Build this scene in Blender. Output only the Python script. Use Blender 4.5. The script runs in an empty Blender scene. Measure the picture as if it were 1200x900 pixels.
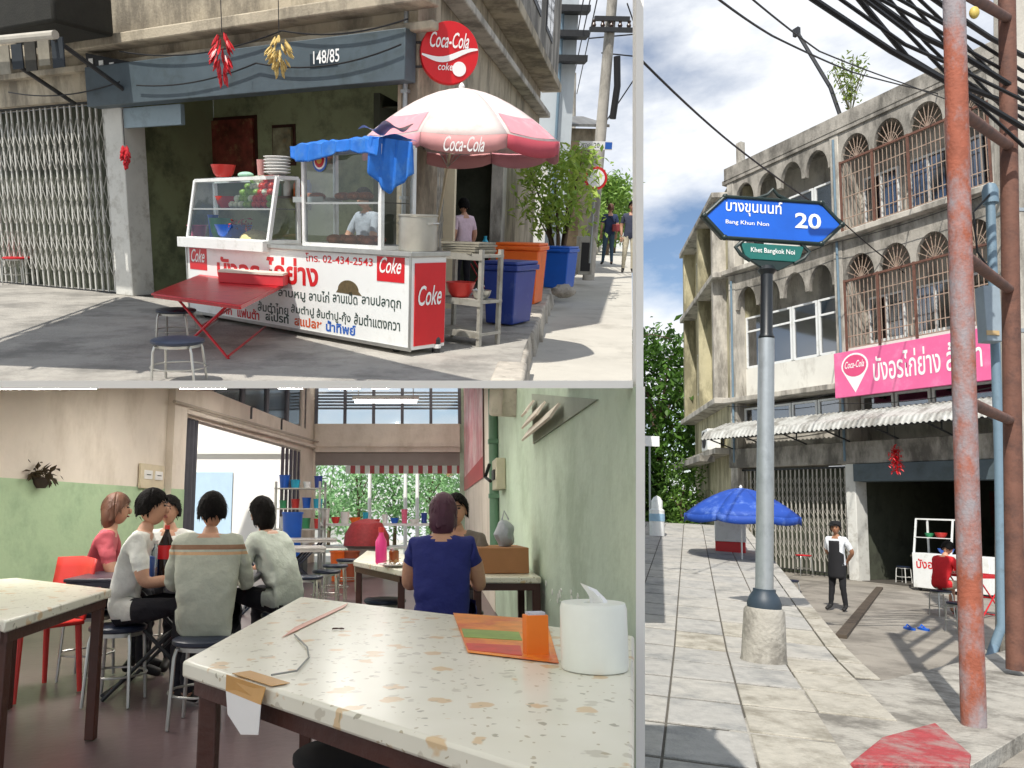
import bpy, bmesh, math, random
from mathutils import Vector, Matrix
random.seed(7)
R = math.radians
scene = bpy.context.scene
COL = scene.collection

# ------------------------------------------------------------------ camera, sky, sun
FPX, PX, PY = 900.0, 500.0, 470.0            # focal length and principal point in 1200x900 pixels
EYE = Vector((0, 0, 1.15))
PITCH = math.atan(130 / 900)                 # the lens is tilted a little upwards
cam_data = bpy.data.cameras.new('camera')
cam_data.sensor_width = 36
cam_data.lens = FPX / 1200 * 36
cam_data.shift_x = (600 - PX) / 1200
cam_data.shift_y = (PY - 450) / 1200
cam_data.clip_start = 0.05
cam_data.clip_end = 2000
cam = bpy.data.objects.new('camera', cam_data)
COL.objects.link(cam)
cam.location = EYE
cam.rotation_euler = (R(90) + PITCH, 0, 0)
scene.camera = cam

SUN_AZ, SUN_EL = R(202), R(48)               # measured clockwise from +Y (the view direction): behind, to the left
world = bpy.data.worlds.new('World')
scene.world = world
world.use_nodes = True
nt = world.node_tree
nt.nodes.clear()
def wn(t): return nt.nodes.new(t)
out = wn('ShaderNodeOutputWorld'); bg = wn('ShaderNodeBackground'); bg.inputs[1].default_value = 0.12
sky = wn('ShaderNodeTexSky'); sky.sky_type = 'NISHITA'; sky.sun_disc = False
sky.sun_elevation = SUN_EL; sky.sun_rotation = SUN_AZ; sky.air_density = 1.0; sky.dust_density = .7; sky.ozone_density = 1.4
tc = wn('ShaderNodeTexCoord'); mp = wn('ShaderNodeMapping'); mp.inputs['Scale'].default_value = (1, 1, 2.2); mp.inputs['Location'].default_value = (0.30, 0.1, 0.15)
cn = wn('ShaderNodeTexNoise'); cn.inputs['Scale'].default_value = 3.1; cn.inputs['Detail'].default_value = 9; cn.inputs['Roughness'].default_value = 0.56
cr = wn('ShaderNodeValToRGB'); cr.color_ramp.elements[0].position = 0.39; cr.color_ramp.elements[1].position = 0.60
cmix = wn('ShaderNodeMix'); cmix.data_type = 'RGBA'; cmix.inputs['B'].default_value = (7.3, 7.5, 7.8, 1)
nt.links.new(tc.outputs['Generated'], mp.inputs[0]); nt.links.new(mp.outputs[0], cn.inputs['Vector'])
nt.links.new(cn.outputs['Fac'], cr.inputs[0]); nt.links.new(cr.outputs[0], cmix.inputs['Factor'])
nt.links.new(sky.outputs[0], cmix.inputs['A']); nt.links.new(cmix.outputs['Result'], bg.inputs[0]); nt.links.new(bg.outputs[0], out.inputs[0])

sun_data = bpy.data.lights.new('sun', 'SUN'); sun_data.energy = 4.2; sun_data.angle = R(0.5); sun_data.color = (1.0, 0.95, 0.87)
sun = bpy.data.objects.new('sun', sun_data); COL.objects.link(sun)
sdir = Vector((math.sin(SUN_AZ) * math.cos(SUN_EL), math.cos(SUN_AZ) * math.cos(SUN_EL), math.sin(SUN_EL)))   # towards the sun
sun.rotation_euler = sdir.to_track_quat('Z', 'Y').to_euler()
sun.location = sdir * 30

vs = scene.view_settings
vs.view_transform = 'Standard'; vs.look = 'None'; vs.gamma = 1; vs.use_curve_mapping = False; vs.exposure = 0.25
scene.cycles.max_bounces = 8; scene.cycles.diffuse_bounces = 5; scene.cycles.transparent_max_bounces = 12
scene.cycles.use_denoising = True
scene.cycles.sample_clamp_indirect = 6

# ------------------------------------------------------------------ places: three sets, each with its own level ground
class Frame:
    """local axes of one place; its eye point stands `h` above its own ground"""
    def __init__(s, h, pitch, roll):
        s.h = h
        s.Rm = Matrix.Rotation(PITCH, 3, 'X') @ Matrix.Rotation(roll, 3, 'Y') @ Matrix.Rotation(pitch, 3, 'X')
        s.M = Matrix.Translation(EYE) @ s.Rm.to_4x4() @ Matrix.Translation((0, 0, -h))
        s.eye = Vector((0, 0, h))
    def ray(s, px, py):
        d = Vector(((px - PX) / FPX, 1, (PY - py) / FPX))
        return s.Rm.transposed() @ (Matrix.Rotation(PITCH, 3, 'X') @ d)
    def g(s, px, py, z=0.0):                  # where the sight line meets the level z
        d = s.ray(px, py); return s.eye + d * ((z - s.h) / d.z)
    def d(s, px, py, y):                      # where it meets the depth y
        d = s.ray(px, py); return s.eye + d * (y / d.y)
    def pix(s, p):
        w = Matrix.Rotation(-PITCH, 3, 'X') @ (s.M @ Vector(p) - EYE)
        return (PX + FPX * w.x / w.y, PY - FPX * w.z / w.y)
class Facade:
    """vertical plane in a frame: x to the right, y inwards, z up"""
    def __init__(s, fr, O, a):
        s.fr = fr; s.O = Vector(O); s.a = Vector((a[0], a[1], 0)).normalized(); s.n = Vector((-s.a.y, s.a.x, 0))
        m = Matrix.Identity(4)
        for i, v in enumerate((s.a, s.n, Vector((0, 0, 1)))):
            for j in range(3): m[j][i] = v[j]
        s.L = Matrix.Translation(s.O) @ m
        s.M = fr.M @ s.L
    def u(s, px, py, y=0.0):                  # (x, z) on the plane set y inwards
        d = s.fr.ray(px, py); t = ((s.O + s.n * y) - s.fr.eye).dot(s.n) / d.dot(s.n)
        p = s.fr.eye + d * t - s.O
        return p.dot(s.a), p.z
    def loc(s, p):
        p = Vector(p) - s.O; return Vector((p.dot(s.a), p.dot(s.n), p.z))

# ------------------------------------------------------------------ mesh builder
class MB:
    def __init__(s): s.v = []; s.f = []
    def add(s, vs_, fs):
        b = len(s.v); s.v += [Vector(x) for x in vs_]; s.f += [tuple(i + b for i in f) for f in fs]; return s
    def box(s, x0, x1, y0, y1, z0, z1):
        return s.add([(x0,y0,z0),(x1,y0,z0),(x1,y1,z0),(x0,y1,z0),(x0,y0,z1),(x1,y0,z1),(x1,y1,z1),(x0,y1,z1)],
                     [(3,2,1,0),(4,5,6,7),(0,1,5,4),(1,2,6,5),(2,3,7,6),(3,0,4,7)])
    def cbox(s, c, sz, M=None):
        b = MB().box(-sz[0]/2, sz[0]/2, -sz[1]/2, sz[1]/2, -sz[2]/2, sz[2]/2)
        T = Matrix.Translation(c) @ (M.to_4x4() if M else Matrix.Identity(4))
        return s.add([T @ v for v in b.v], b.f)
    def bar(s, p0, p1, w, t=None):            # square bar between two points
        p0 = Vector(p0); p1 = Vector(p1); t = t or w; ax = (p1 - p0); L = ax.length
        q = ax.to_track_quat('Z', 'Y').to_matrix()
        return s.cbox((p0 + p1) / 2, (w, t, L), q)
    def cyl(s, p0, p1, r0, r1=None, n=12, caps=True):
        p0 = Vector(p0); p1 = Vector(p1); r1 = r0 if r1 is None else r1
        q = (p1 - p0).to_track_quat('Z', 'Y').to_matrix()
        vs_ = []
        for p, r in ((p0, r0), (p1, r1)):
            for i in range(n):
                a = 2 * math.pi * i / n; vs_.append(p + q @ Vector((r * math.cos(a), r * math.sin(a), 0)))
        fs = [(i, (i + 1) % n, n + (i + 1) % n, n + i) for i in range(n)]
        if caps: fs += [tuple(range(n - 1, -1, -1)), tuple(range(n, 2 * n))]
        return s.add(vs_, fs)
    def tube(s, pts, r, n=8, caps=True):
        pts = [Vector(p) for p in pts]; rs = r if isinstance(r, (list, tuple)) else [r] * len(pts)
        vs_ = []; fs = []; up = None
        for i, p in enumerate(pts):
            t = (pts[min(i + 1, len(pts) - 1)] - pts[max(i - 1, 0)]).normalized()
            if up is None:
                up = Vector((0, 0, 1)) if abs(t.z) < .9 else Vector((1, 0, 0))
            up = (up - t * up.dot(t)).normalized(); sd = t.cross(up)
            for k in range(n):
                a = 2 * math.pi * k / n; vs_.append(p + (up * math.cos(a) + sd * math.sin(a)) * rs[i])
        for i in range(len(pts) - 1):
            for k in range(n):
                fs.append((i*n+k, i*n+(k+1)%n, (i+1)*n+(k+1)%n, (i+1)*n+k))
        if caps: fs += [tuple(range(n - 1, -1, -1)), tuple(range((len(pts)-1)*n, len(pts)*n))]
        return s.add(vs_, fs)
    def lathe(s, prof, c=(0, 0, 0), n=20, M=None):
        c = Vector(c); vs_ = []; fs = []; m = len(prof)
        for r, z in prof:
            for k in range(n):
                a = 2 * math.pi * k / n; p = Vector((r * math.cos(a), r * math.sin(a), z))
                vs_.append(c + (M @ p if M else p))
        for i in range(m - 1):
            for k in range(n): fs.append((i*n+k, i*n+(k+1)%n, (i+1)*n+(k+1)%n, (i+1)*n+k))
        if prof[0][0] > 1e-6: fs.append(tuple(range(n - 1, -1, -1)))
        if prof[-1][0] > 1e-6: fs.append(tuple(range((m-1)*n, m*n)))
        return s.add(vs_, fs)
    def prism(s, poly, vec):                  # polygon (3-D points) pushed along vec
        n = len(poly); vec = Vector(vec); p = [Vector(q) for q in poly]
        return s.add(p + [q + vec for q in p], [tuple(range(n)), tuple(range(2*n-1, n-1, -1))] + [(i, n+i, n+(i+1)%n, (i+1)%n) for i in range(n)])
    def grid(s, fn, nu, nv):
        vs_ = [fn(i / nu, j / nv) for j in range(nv + 1) for i in range(nu + 1)]
        return s.add(vs_, [(j*(nu+1)+i, j*(nu+1)+i+1, (j+1)*(nu+1)+i+1, (j+1)*(nu+1)+i) for j in range(nv) for i in range(nu)])
    def ball(s, c, r, n=12, m=8, M=None):
        r = (r, r, r) if not isinstance(r, (tuple, list)) else r; c = Vector(c)
        vs_ = [c + (M @ Vector((0,0,-r[2])) if M else Vector((0,0,-r[2])))]; fs = []
        for j in range(1, m):
            t = -math.pi/2 + math.pi*j/m
            for k in range(n):
                a = 2*math.pi*k/n; p = Vector((r[0]*math.cos(t)*math.cos(a), r[1]*math.cos(t)*math.sin(a), r[2]*math.sin(t)))
                vs_.append(c + (M @ p if M else p))
        vs_.append(c + (M @ Vector((0,0,r[2])) if M else Vector((0,0,r[2]))))
        for k in range(n): fs.append((0, 1+(k+1)%n, 1+k))
        for j in range(m-2):
            for k in range(n): fs.append((1+j*n+k, 1+j*n+(k+1)%n, 1+(j+1)*n+(k+1)%n, 1+(j+1)*n+k))
        L = len(vs_)-1
        for k in range(n): fs.append((L, 1+(m-2)*n+k, 1+(m-2)*n+(k+1)%n))
        return s.add(vs_, fs)
    def mesh(s, name, fix=True, smooth=35):
        me = bpy.data.meshes.new(name); me.from_pydata([tuple(v) for v in s.v], [], s.f)
        if fix:
            bm = bmesh.new(); bm.from_mesh(me); bmesh.ops.recalc_face_normals(bm, faces=bm.faces); bm.to_mesh(me); bm.free()
        if smooth:
            me.polygons.foreach_set('use_smooth', [True] * len(me.polygons))
            me.set_sharp_from_angle(angle=R(smooth))
        me.update(); return me
    def build(s, name, material, parent=None, M=None, bevel=0, fix=True, smooth=35):
        o = bpy.data.objects.new(name, s.mesh(name, fix, smooth)); COL.objects.link(o)
        o.data.materials.append(material)
        if parent is not None: o.parent = parent
        if M is not None: (setattr(o, 'matrix_basis', M))
        if bevel:
            b = o.modifiers.new('bevel', 'BEVEL'); b.width = bevel; b.segments = 2; b.limit_method = 'ANGLE'; b.angle_limit = R(40)
        return o
def tag(o, label=None, cat=None, group=None, kind=None):
    if label: o['label'] = label
    if cat: o['category'] = cat
    if group: o['group'] = group
    if kind: o['kind'] = kind
    return o
def thing(name, label, cat, M, group=None):
    o = bpy.data.objects.new(name, None); COL.objects.link(o); o.empty_display_size = .1
    o.matrix_basis = M; return tag(o, label, cat, group)
def copy_tree(o, M=None, parent=None, label=None):
    c = o.copy(); COL.objects.link(c)
    if parent is not None: c.parent = parent
    if M is not None: c.matrix_basis = M
    if label: c['label'] = label
    for ch in list(o.children): copy_tree(ch, None, c)
    return c
def T(x, y=None, z=None, rz=0):
    v = Vector(x) if y is None else Vector((x, y, z))
    return Matrix.Translation(v) @ Matrix.Rotation(rz, 4, 'Z')

# ------------------------------------------------------------------ materials
def srgb(h):
    h = h.lstrip('#'); c = [int(h[i:i+2], 16) / 255 for i in (0, 2, 4)]
    return tuple(x / 12.92 if x <= .04045 else ((x + .055) / 1.055) ** 2.4 for x in c)
MATS = {}
def mat(name, base, rough=.6, var=.12, scale=6, bump=.0, bscale=None, metal=0, stain=None, spec=.5, streak=False, coat=0):
    """stain = (colour, amount 0..1, scale[, stretch])"""
    if name in MATS: return MATS[name]
    if isinstance(base, str): base = srgb(base)
    m = bpy.data.materials.new(name); m.use_nodes = True; n = m.node_tree; N = n.nodes; L = n.links
    b = N['Principled BSDF']; b.inputs['Roughness'].default_value = rough; b.inputs['Metallic'].default_value = metal
    b.inputs['Specular IOR Level'].default_value = spec
    if coat: b.inputs['Coat Weight'].default_value = coat; b.inputs['Coat Roughness'].default_value = .15
    t = N.new('ShaderNodeTexCoord')
    nz = N.new('ShaderNodeTexNoise'); nz.inputs['Scale'].default_value = scale; nz.inputs['Detail'].default_value = 6; nz.inputs['Roughness'].default_value = .65
    L.new(t.outputs['Object'], nz.inputs['Vector'])
    rp = N.new('ShaderNodeValToRGB'); e = rp.color_ramp.elements
    e[0].position = .3; e[1].position = .7
    e[0].color = (*[max(0, c * (1 - var)) for c in base], 1); e[1].color = (*[min(1, c * (1 + var)) for c in base], 1)
    L.new(nz.outputs['Fac'], rp.inputs[0]); col = rp.outputs[0]
    if stain:
        sc = stain[0]; sc = srgb(sc) if isinstance(sc, str) else sc
        sm = N.new('ShaderNodeMapping'); st = stain[3] if len(stain) > 3 else 1
        sm.inputs['Scale'].default_value = (1, 1, st)
        sn = N.new('ShaderNodeTexNoise'); sn.inputs['Scale'].default_value = stain[2]; sn.inputs['Detail'].default_value = 8; sn.inputs['Roughness'].default_value = .7
        sr = N.new('ShaderNodeValToRGB'); q = .62 - .32 * stain[1]
        sr.color_ramp.elements[0].position = q; sr.color_ramp.elements[1].position = min(1, q + .16)
        mx = N.new('ShaderNodeMix'); mx.data_type = 'RGBA'; mx.inputs['B'].default_value = (*sc, 1)
        L.new(t.outputs['Object'], sm.inputs[0]); L.new(sm.outputs[0], sn.inputs['Vector']); L.new(sn.outputs['Fac'], sr.inputs[0])
        ml = N.new('ShaderNodeMath'); ml.operation = 'MULTIPLY'; ml.inputs[1].default_value = min(1, .45 + stain[1] * .5)
        L.new(sr.outputs[0], ml.inputs[0]); L.new(ml.outputs[0], mx.inputs['Factor'])
        L.new(col, mx.inputs['A']); col = mx.outputs['Result']
    L.new(col, b.inputs['Base Color'])
    if bump:
        bn = N.new('ShaderNodeTexNoise'); bn.inputs['Scale'].default_value = bscale or scale * 8; bn.inputs['Detail'].default_value = 5
        L.new(t.outputs['Object'], bn.inputs['Vector'])
        bp = N.new('ShaderNodeBump'); bp.inputs['Strength'].default_value = bump; bp.inputs['Distance'].default_value = .02
        L.new(bn.outputs['Fac'], bp.inputs['Height']); L.new(bp.outputs[0], b.inputs['Normal'])
    MATS[name] = m; return m
def glass(name, tint=(.9, .95, .95), mixf=.25, rough=.03):
    if name in MATS: return MATS[name]
    m = bpy.data.materials.new(name); m.use_nodes = True; n = m.node_tree; N = n.nodes; L = n.links
    N.remove(N['Principled BSDF']); o = N['Material Output']
    tr = N.new('ShaderNodeBsdfTransparent'); tr.inputs[0].default_value = (*tint, 1)
    gl = N.new('ShaderNodeBsdfGlossy'); gl.inputs['Roughness'].default_value = rough
    fr = N.new('ShaderNodeFresnel'); fr.inputs[0].default_value = 1.5
    ad = N.new('ShaderNodeMath'); ad.operation = 'MULTIPLY_ADD'; ad.inputs[1].default_value = 1.0; ad.inputs[2].default_value = mixf * .15
    mx = N.new('ShaderNodeMixShader'); L.new(fr.outputs[0], ad.inputs[0]); L.new(ad.outputs[0], mx.inputs[0])
    L.new(tr.outputs[0], mx.inputs[1]); L.new(gl.outputs[0], mx.inputs[2]); L.new(mx.outputs[0], o.inputs[0])
    MATS[name] = m; return m
def leafmat(name, c0, c1):
    if name in MATS: return MATS[name]
    m = bpy.data.materials.new(name); m.use_nodes = True; n = m.node_tree; N = n.nodes; L = n.links
    b = N['Principled BSDF']; b.inputs['Roughness'].default_value = .5
    g = N.new('ShaderNodeNewGeometry'); t = N.new('ShaderNodeTexCoord'); nz = N.new('ShaderNodeTexNoise'); nz.inputs['Scale'].default_value = 1.4
    rp = N.new('ShaderNodeValToRGB'); rp.color_ramp.elements[0].color = (*srgb(c0), 1); rp.color_ramp.elements[1].color = (*srgb(c1), 1)
    ad = N.new('ShaderNodeMath'); ad.operation = 'MULTIPLY_ADD'; ad.inputs[1].default_value = .6
    L.new(g.outputs['Random Per Island'], ad.inputs[0]); L.new(t.outputs['Object'], nz.inputs['Vector'])
    s2 = N.new('ShaderNodeMath'); s2.operation = 'MULTIPLY'; s2.inputs[1].default_value = .5
    L.new(nz.outputs['Fac'], s2.inputs[0]); L.new(s2.outputs[0], ad.inputs[2]); L.new(ad.outputs[0], rp.inputs[0])
    L.new(rp.outputs[0], b.inputs['Base Color'])
    tl = N.new('ShaderNodeBsdfTranslucent'); L.new(rp.outputs[0], tl.inputs[0]); mx = N.new('ShaderNodeMixShader'); mx.inputs[0].default_value = .35
    L.new(b.outputs[0], mx.inputs[1]); L.new(tl.outputs[0], mx.inputs[2]); L.new(mx.outputs[0], N['Material Output'].inputs[0])
    MATS[name] = m; return m
def emis(name, col, s):
    m = bpy.data.materials.new(name); m.use_nodes = True; b = m.node_tree.nodes['Principled BSDF']
    b.inputs['Base Color'].default_value = (.8, .8, .8, 1); b.inputs['Emission Color'].default_value = (*col, 1); b.inputs['Emission Strength'].default_value = s
    return m
def leaves(mb, pts, n, size, jitter):
    """n leaf blades scattered round the points"""
    for _ in range(n):
        c = Vector(random.choice(pts)); j = jitter
        c = c + Vector((random.gauss(0, j), random.gauss(0, j), random.gauss(0, j * .8)))
        q = Matrix.Rotation(random.uniform(0, 6.28), 3, 'Z') @ Matrix.Rotation(random.uniform(-1.1, 1.1), 3, 'X') @ Matrix.Rotation(random.uniform(-.8, .8), 3, 'Y')
        L_ = size * random.uniform(.6, 1.4); w = L_ * .42
        mb.add([c, c + q @ Vector((w/2, L_*.45, .04*L_)), c + q @ Vector((0, L_, -.1*L_)), c + q @ Vector((-w/2, L_*.45, .04*L_))], [(0, 1, 2, 3)])

# ------------------------------------------------------------------ lettering
def letters(body, box, material, parent, at, name='lettering', bold=.0, shear=0.0, depth=.002, rot=None, keep=False):
    """text as flat raised letters; box = (width, height); at = lower left corner; lies in local XZ facing -Y unless rot given"""
    cu = bpy.data.curves.new('text', 'FONT'); cu.body = body; cu.size = 1; cu.offset = bold; cu.shear = shear; cu.extrude = .0; cu.resolution_u = 3
    o = bpy.data.objects.new('text', cu); COL.objects.link(o)
    me = bpy.data.meshes.new_from_object(o.evaluated_get(bpy.context.evaluated_depsgraph_get()))
    bpy.data.objects.remove(o); bpy.data.curves.remove(cu)
    xs = [v.co.x for v in me.vertices]; ys = [v.co.y for v in me.vertices]
    x0, x1, y0, y1 = min(xs), max(xs), min(ys), max(ys)
    sx = box[0] / (x1 - x0); sy = box[1] / (y1 - y0)
    if keep: sx = sy = min(sx, sy)
    q = rot or Matrix.Identity(3)
    for v in me.vertices:
        v.co = Vector(at) + q @ Vector(((v.co.x - x0) * sx, -depth, (v.co.y - y0) * sy))
    me.name = name; me.materials.clear(); me.materials.append(material)
    t = bpy.data.objects.new(name, me); COL.objects.link(t); t.parent = parent
    return t
# ------------------------------------------------------------------ people
from mathutils import noise
SKIN = mat('skin', '#bd9076', .55, .1, 14, .15, 60)
SKIN2 = mat('skin_tan', '#9f7155', .55, .1, 14, .15, 60)
BLACK = mat('black_cloth', '#17171b', .85, .15, 12)
DARKHAIR = mat('dark_hair', '#100d0c', .75, .4, 60, .5, 90, spec=.15)
EYE_M = mat('eye_dark', '#1a1210', .3, 0)
LIP_M = mat('lip', '#8a4a40', .5, .05)
SHOE = mat('shoe_dark', '#1c1a19', .6, .1)
def cloth(name, c, rough=.85, var=.08): return mat('cloth_' + name, c, rough, var, 14, .9, 11)
def stand(k=1.0, arms=None, legs=None):
    J = dict(pelvis=(0,0,.93), spine=(0,0,1.08), chest=(0,.0,1.27), neck=(0,-.005,1.42), head=(0,.012,1.50),
             sl=(-.165,0,1.365), el=(-.22,-.03,1.11), wl=(-.21,.06,.87), sr=(.165,0,1.365), er=(.22,-.03,1.11), wr=(.21,.06,.87),
             hl=(-.085,0,.89), kl=(-.10,.02,.49), al=(-.11,-.02,.09), tl=(-.13,.13,.035), hr=(.085,0,.89), kr=(.10,.02,.49), ar=(.11,-.02,.09), tr=(.13,.13,.035))
    if arms: J.update(arms)
    if legs: J.update(legs)
    return {n: Vector(p) * k for n, p in J.items()}
def sit(k=1.0, seat=.47, lean=.10, arms=None, legs=None):
    z = seat + .10
    J = dict(pelvis=(0,0,z), spine=(0,lean*.25,z+.15), chest=(0,lean*.7,z+.34), neck=(0,lean*1.1,z+.49), head=(0,lean*1.25+.015,z+.57),
             sl=(-.175,lean,z+.43), el=(-.24,lean+.07,z+.17), wl=(-.16,lean+.30,z+.20), sr=(.175,lean,z+.43), er=(.24,lean+.07,z+.17), wr=(.16,lean+.30,z+.20),
             hl=(-.09,.03,z-.02), kl=(-.14,.42,z+.02), al=(-.14,.40,.09), tl=(-.15,.55,.035), hr=(.09,.03,z-.02), kr=(.14,.42,z+.02), ar=(.14,.40,.09), tr=(.15,.55,.035))
    if arms: J.update(arms)
    if legs: J.update(legs)
    return {n: Vector(p) * k for n, p in J.items()}
RAD = dict(pelvis=(.155,.115), spine=(.14,.105), chest=(.155,.11), neck=.052, head=.05, sl=.068, el=.046, wl=.03, sr=.068, er=.046, wr=.03,
           hl=.095, kl=.062, al=.042, tl=.034, hr=.095, kr=.062, ar=.042, tr=.034)
BONES = [('pelvis','spine','shirt'),('spine','chest','shirt'),('chest','neck','neck'),('neck','head','skin'),
         ('chest','sl','shirt'),('sl','el','uarm'),('el','wl','farm'),('chest','sr','shirt'),('sr','er','uarm'),('er','wr','farm'),
         ('pelvis','hl','pants'),('hl','kl','thigh'),('kl','al','calf'),('al','tl','foot'),('pelvis','hr','pants'),('hr','kr','thigh'),('kr','ar','calf'),('ar','tr','foot')]
def seg_near(p, a, b):
    ab = b - a; t = max(0, min(1, (p - a).dot(ab) / max(1e-9, ab.dot(ab)))); return (p - a - ab * t).length, t
def person(label, M, J, shirt, pants, skin=SKIN, hairm=DARKHAIR, shoe=SHOE, sleeve=.55, trouser=2.0, k=1.0, yaw=0, tilt=0, hair='short', bulk=1.0, group=None, band=None, hem=.06, sub=2):
    names = list(J); idx = {n: i for i, n in enumerate(names)}
    me = bpy.data.meshes.new('skeleton'); me.from_pydata([tuple(J[n]) for n in names], [(idx[a], idx[b]) for a, b, _ in BONES], [])
    o = bpy.data.objects.new('skeleton', me); COL.objects.link(o)
    md = o.modifiers.new('skin', 'SKIN'); sv = me.skin_vertices[0].data
    for n in names:
        r = RAD[n]; r = r if isinstance(r, tuple) else (r, r)
        f = k * (bulk if n in ('pelvis', 'spine', 'chest', 'sl', 'sr', 'hl', 'hr') else 1)
        sv[idx[n]].radius = (r[0] * f, r[1] * f)
    sv[idx['pelvis']].use_root = True
    sb = o.modifiers.new('sub', 'SUBSURF'); sb.levels = sub
    body = bpy.data.meshes.new_from_object(o.evaluated_get(bpy.context.evaluated_depsgraph_get()))
    bpy.data.objects.remove(o); bpy.data.meshes.remove(me)
    bm = bmesh.new(); bm.from_mesh(body); bpy.data.meshes.remove(body)
    slots = [shirt, pants, skin, shoe, EYE_M, LIP_M] 
    for f in bm.faces:
        c = f.calc_center_median(); best = None
        for a, b, reg in BONES:
            d, t = seg_near(c, J[a], J[b])
            w = {'shirt': .11, 'neck': .08, 'pants': .09, 'thigh': .07, 'uarm': .05}.get(reg, .04) * k
            d = d - w
            if best is None or d < best[0]: best = (d, t, reg)
        _, t, reg = best
        s_ = 2
        if reg == 'shirt': s_ = 0
        elif reg == 'neck': s_ = 0 if t < .78 else 2
        elif reg == 'uarm': s_ = 0 if t < sleeve else 2
        elif reg == 'farm': s_ = 0 if t + 1 < sleeve else 2
        elif reg == 'pants': s_ = 1
        if reg in ('pants', 'thigh') and c.z > J['pelvis'].z - hem * k and c.y < J['pelvis'].y + .10 * k: s_ = 0
        if reg == 'thigh' and s_ != 0: s_ = 1 if t < trouser else 2
        if reg == 'calf': s_ = 1 if t + 1 < trouser else 2
        elif reg == 'foot': s_ = 3
        f.material_index = s_; f.smooth = True
    bm.normal_update()
    for v in bm.verts:                     # creases in the cloth
        if v.link_faces and all(f.material_index in (0, 1) for f in v.link_faces):
            p_ = v.co; n1 = noise.noise(Vector((p_.x * 7, p_.y * 7, p_.z * 15)) + Vector((3, 1, 7))); n2 = noise.noise(Vector((p_.x * 16 + p_.z * 9, p_.y * 16, p_.z * 20)))
            v.co += v.normal * ((.5 - abs(n1) * 1.6) * .012 + n2 * .005) * (1 if sub > 2 else .6)
    q = Matrix.Rotation(yaw, 3, 'Z') @ Matrix.Rotation(tilt, 3, 'X')
    hc = J['head'] + q @ Vector((0, .015, .085)) * k
    def join(mb, slot):
        vv = [bm.verts.new(v) for v in mb.v]
        for f in mb.f:
            fc = bm.faces.new([vv[i] for i in f]); fc.material_index = slot; fc.smooth = True
    hd = MB(); hd.ball((0, 0, 0), (.077*k, .096*k, .118*k), 20, 14)
    for v in hd.v:
        z = v.z / (.118*k)
        if z < 0: v.x *= 1 + .28 * z; v.y = v.y * (1 + .10 * z) + .012*k * -z
        if v.y > 0: v.y *= .93
    hd.ball((0, .094*k, -.018*k), (.013*k, .018*k, .024*k), 8, 6)
    for s_ in (-1, 1): hd.ball((s_ * .077*k, -.005*k, -.008*k), (.010*k, .02*k, .03*k), 8, 6)
    hd.v = [hc + q @ v for v in hd.v]; join(hd, 2)
    ey = MB()
    for s_ in (-1, 1): ey.ball((s_ * .031*k, .083*k, .012*k), (.013*k, .008*k, .007*k), 8, 6); ey.cbox((s_ * .031*k, .085*k, .033*k), (.03*k, .012*k, .006*k))
    ey.v = [hc + q @ v for v in ey.v]; join(ey, 4)
    lp = MB(); lp.ball((0, .086*k, -.058*k), (.024*k, .010*k, .007*k), 8, 6); lp.v = [hc + q @ v for v in lp.v]; join(lp, 5)
    for sd, e, w in ((-1, 'el', 'wl'), (1, 'er', 'wr')):
        d = (J[w] - J[e]).normalized(); up = Vector((0, 0, 1)); s2 = d.cross(up)
        s2 = s2.normalized() if s2.length > .1 else Vector((1, 0, 0)); nn = s2.cross(d).normalized()
        h = MB(); Q = Matrix((s2, d, nn)).transposed()
        h.ball(J[w] + d * .045*k, (.038*k, .05*k, .016*k), 10, 8, Q)
        for i, (off, L_) in enumerate(((-.028, .062), (-.010, .072), (.010, .068), (.027, .052))):
            b0 = J[w] + d * .08*k + s2 * off * k
            h.tube([b0, b0 + d * L_ * .5 * k - nn * .008*k, b0 + d * L_ * .9 * k - nn * .03*k], [.0095*k, .0085*k, .006*k], 6)
        ts = -sd * (1 if s2.x > 0 else -1)
        b0 = J[w] + d * .025*k + s2 * ts * .03*k
        h.tube([b0, b0 + d * .03*k + s2 * ts * .022*k, b0 + d * .06*k + s2 * ts * .024*k - nn*.008*k], [.011*k, .0095*k, .007*k], 6)
        join(h, 2)
    me = bpy.data.meshes.new('person'); bm.normal_update(); bm.to_mesh(me); bm.free()
    for m_ in slots: me.materials.append(m_)
    p = bpy.data.objects.new('person', me); COL.objects.link(p); p.matrix_basis = M; tag(p, label, 'person', group)
    # hair: a cap of hair that leaves the face free
    hb = MB(); n_, m_ = 24, 14; low = {'short': -.35, 'long': -1.0, 'bob': -.75, 'cap': .1}[hair]
    def cap(u, v):
        a = u * 2 * math.pi; front = max(0, math.sin(a))
        zmin = low + (.50 - low) * front ** .6 + .10 * math.sin(a * 5 + 1) * (1 - front) + .07 * math.sin(a * 11) if hair != 'cap' else .25
        z = 1 - v * (1 - zmin); rr = math.sqrt(max(0, 1 - min(1, abs(z)) ** 2)) if z > -.2 else .98
        wob = 1 + .025 * math.sin(a * 7 + v * 9) + .02 * math.sin(a * 13)
        return hc + q @ Vector((math.cos(a) * rr * .082*k * wob, math.sin(a) * rr * .100*k * wob - .005*k, z * .124*k))
    hb.grid(cap, n_, m_)
    tf = MB(); hp_ = [cap(random.random(), .15 + .85 * random.random()) for _ in range(420)]
    for c0 in hp_:
        nv_ = (c0 - hc).normalized(); dn = Vector((random.gauss(0, .25), random.gauss(0, .25), -1)); dn = (dn - nv_ * dn.dot(nv_) * .8).normalized(); sd_ = dn.cross(nv_).normalized() * .006 * k; L2 = random.uniform(.02, .045) * k
        b_ = c0 + nv_ * .010 * k; tf.add([b_ - sd_, b_ + sd_, b_ + dn * L2 + nv_ * .006 * k], [(0, 1, 2)])
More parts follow.
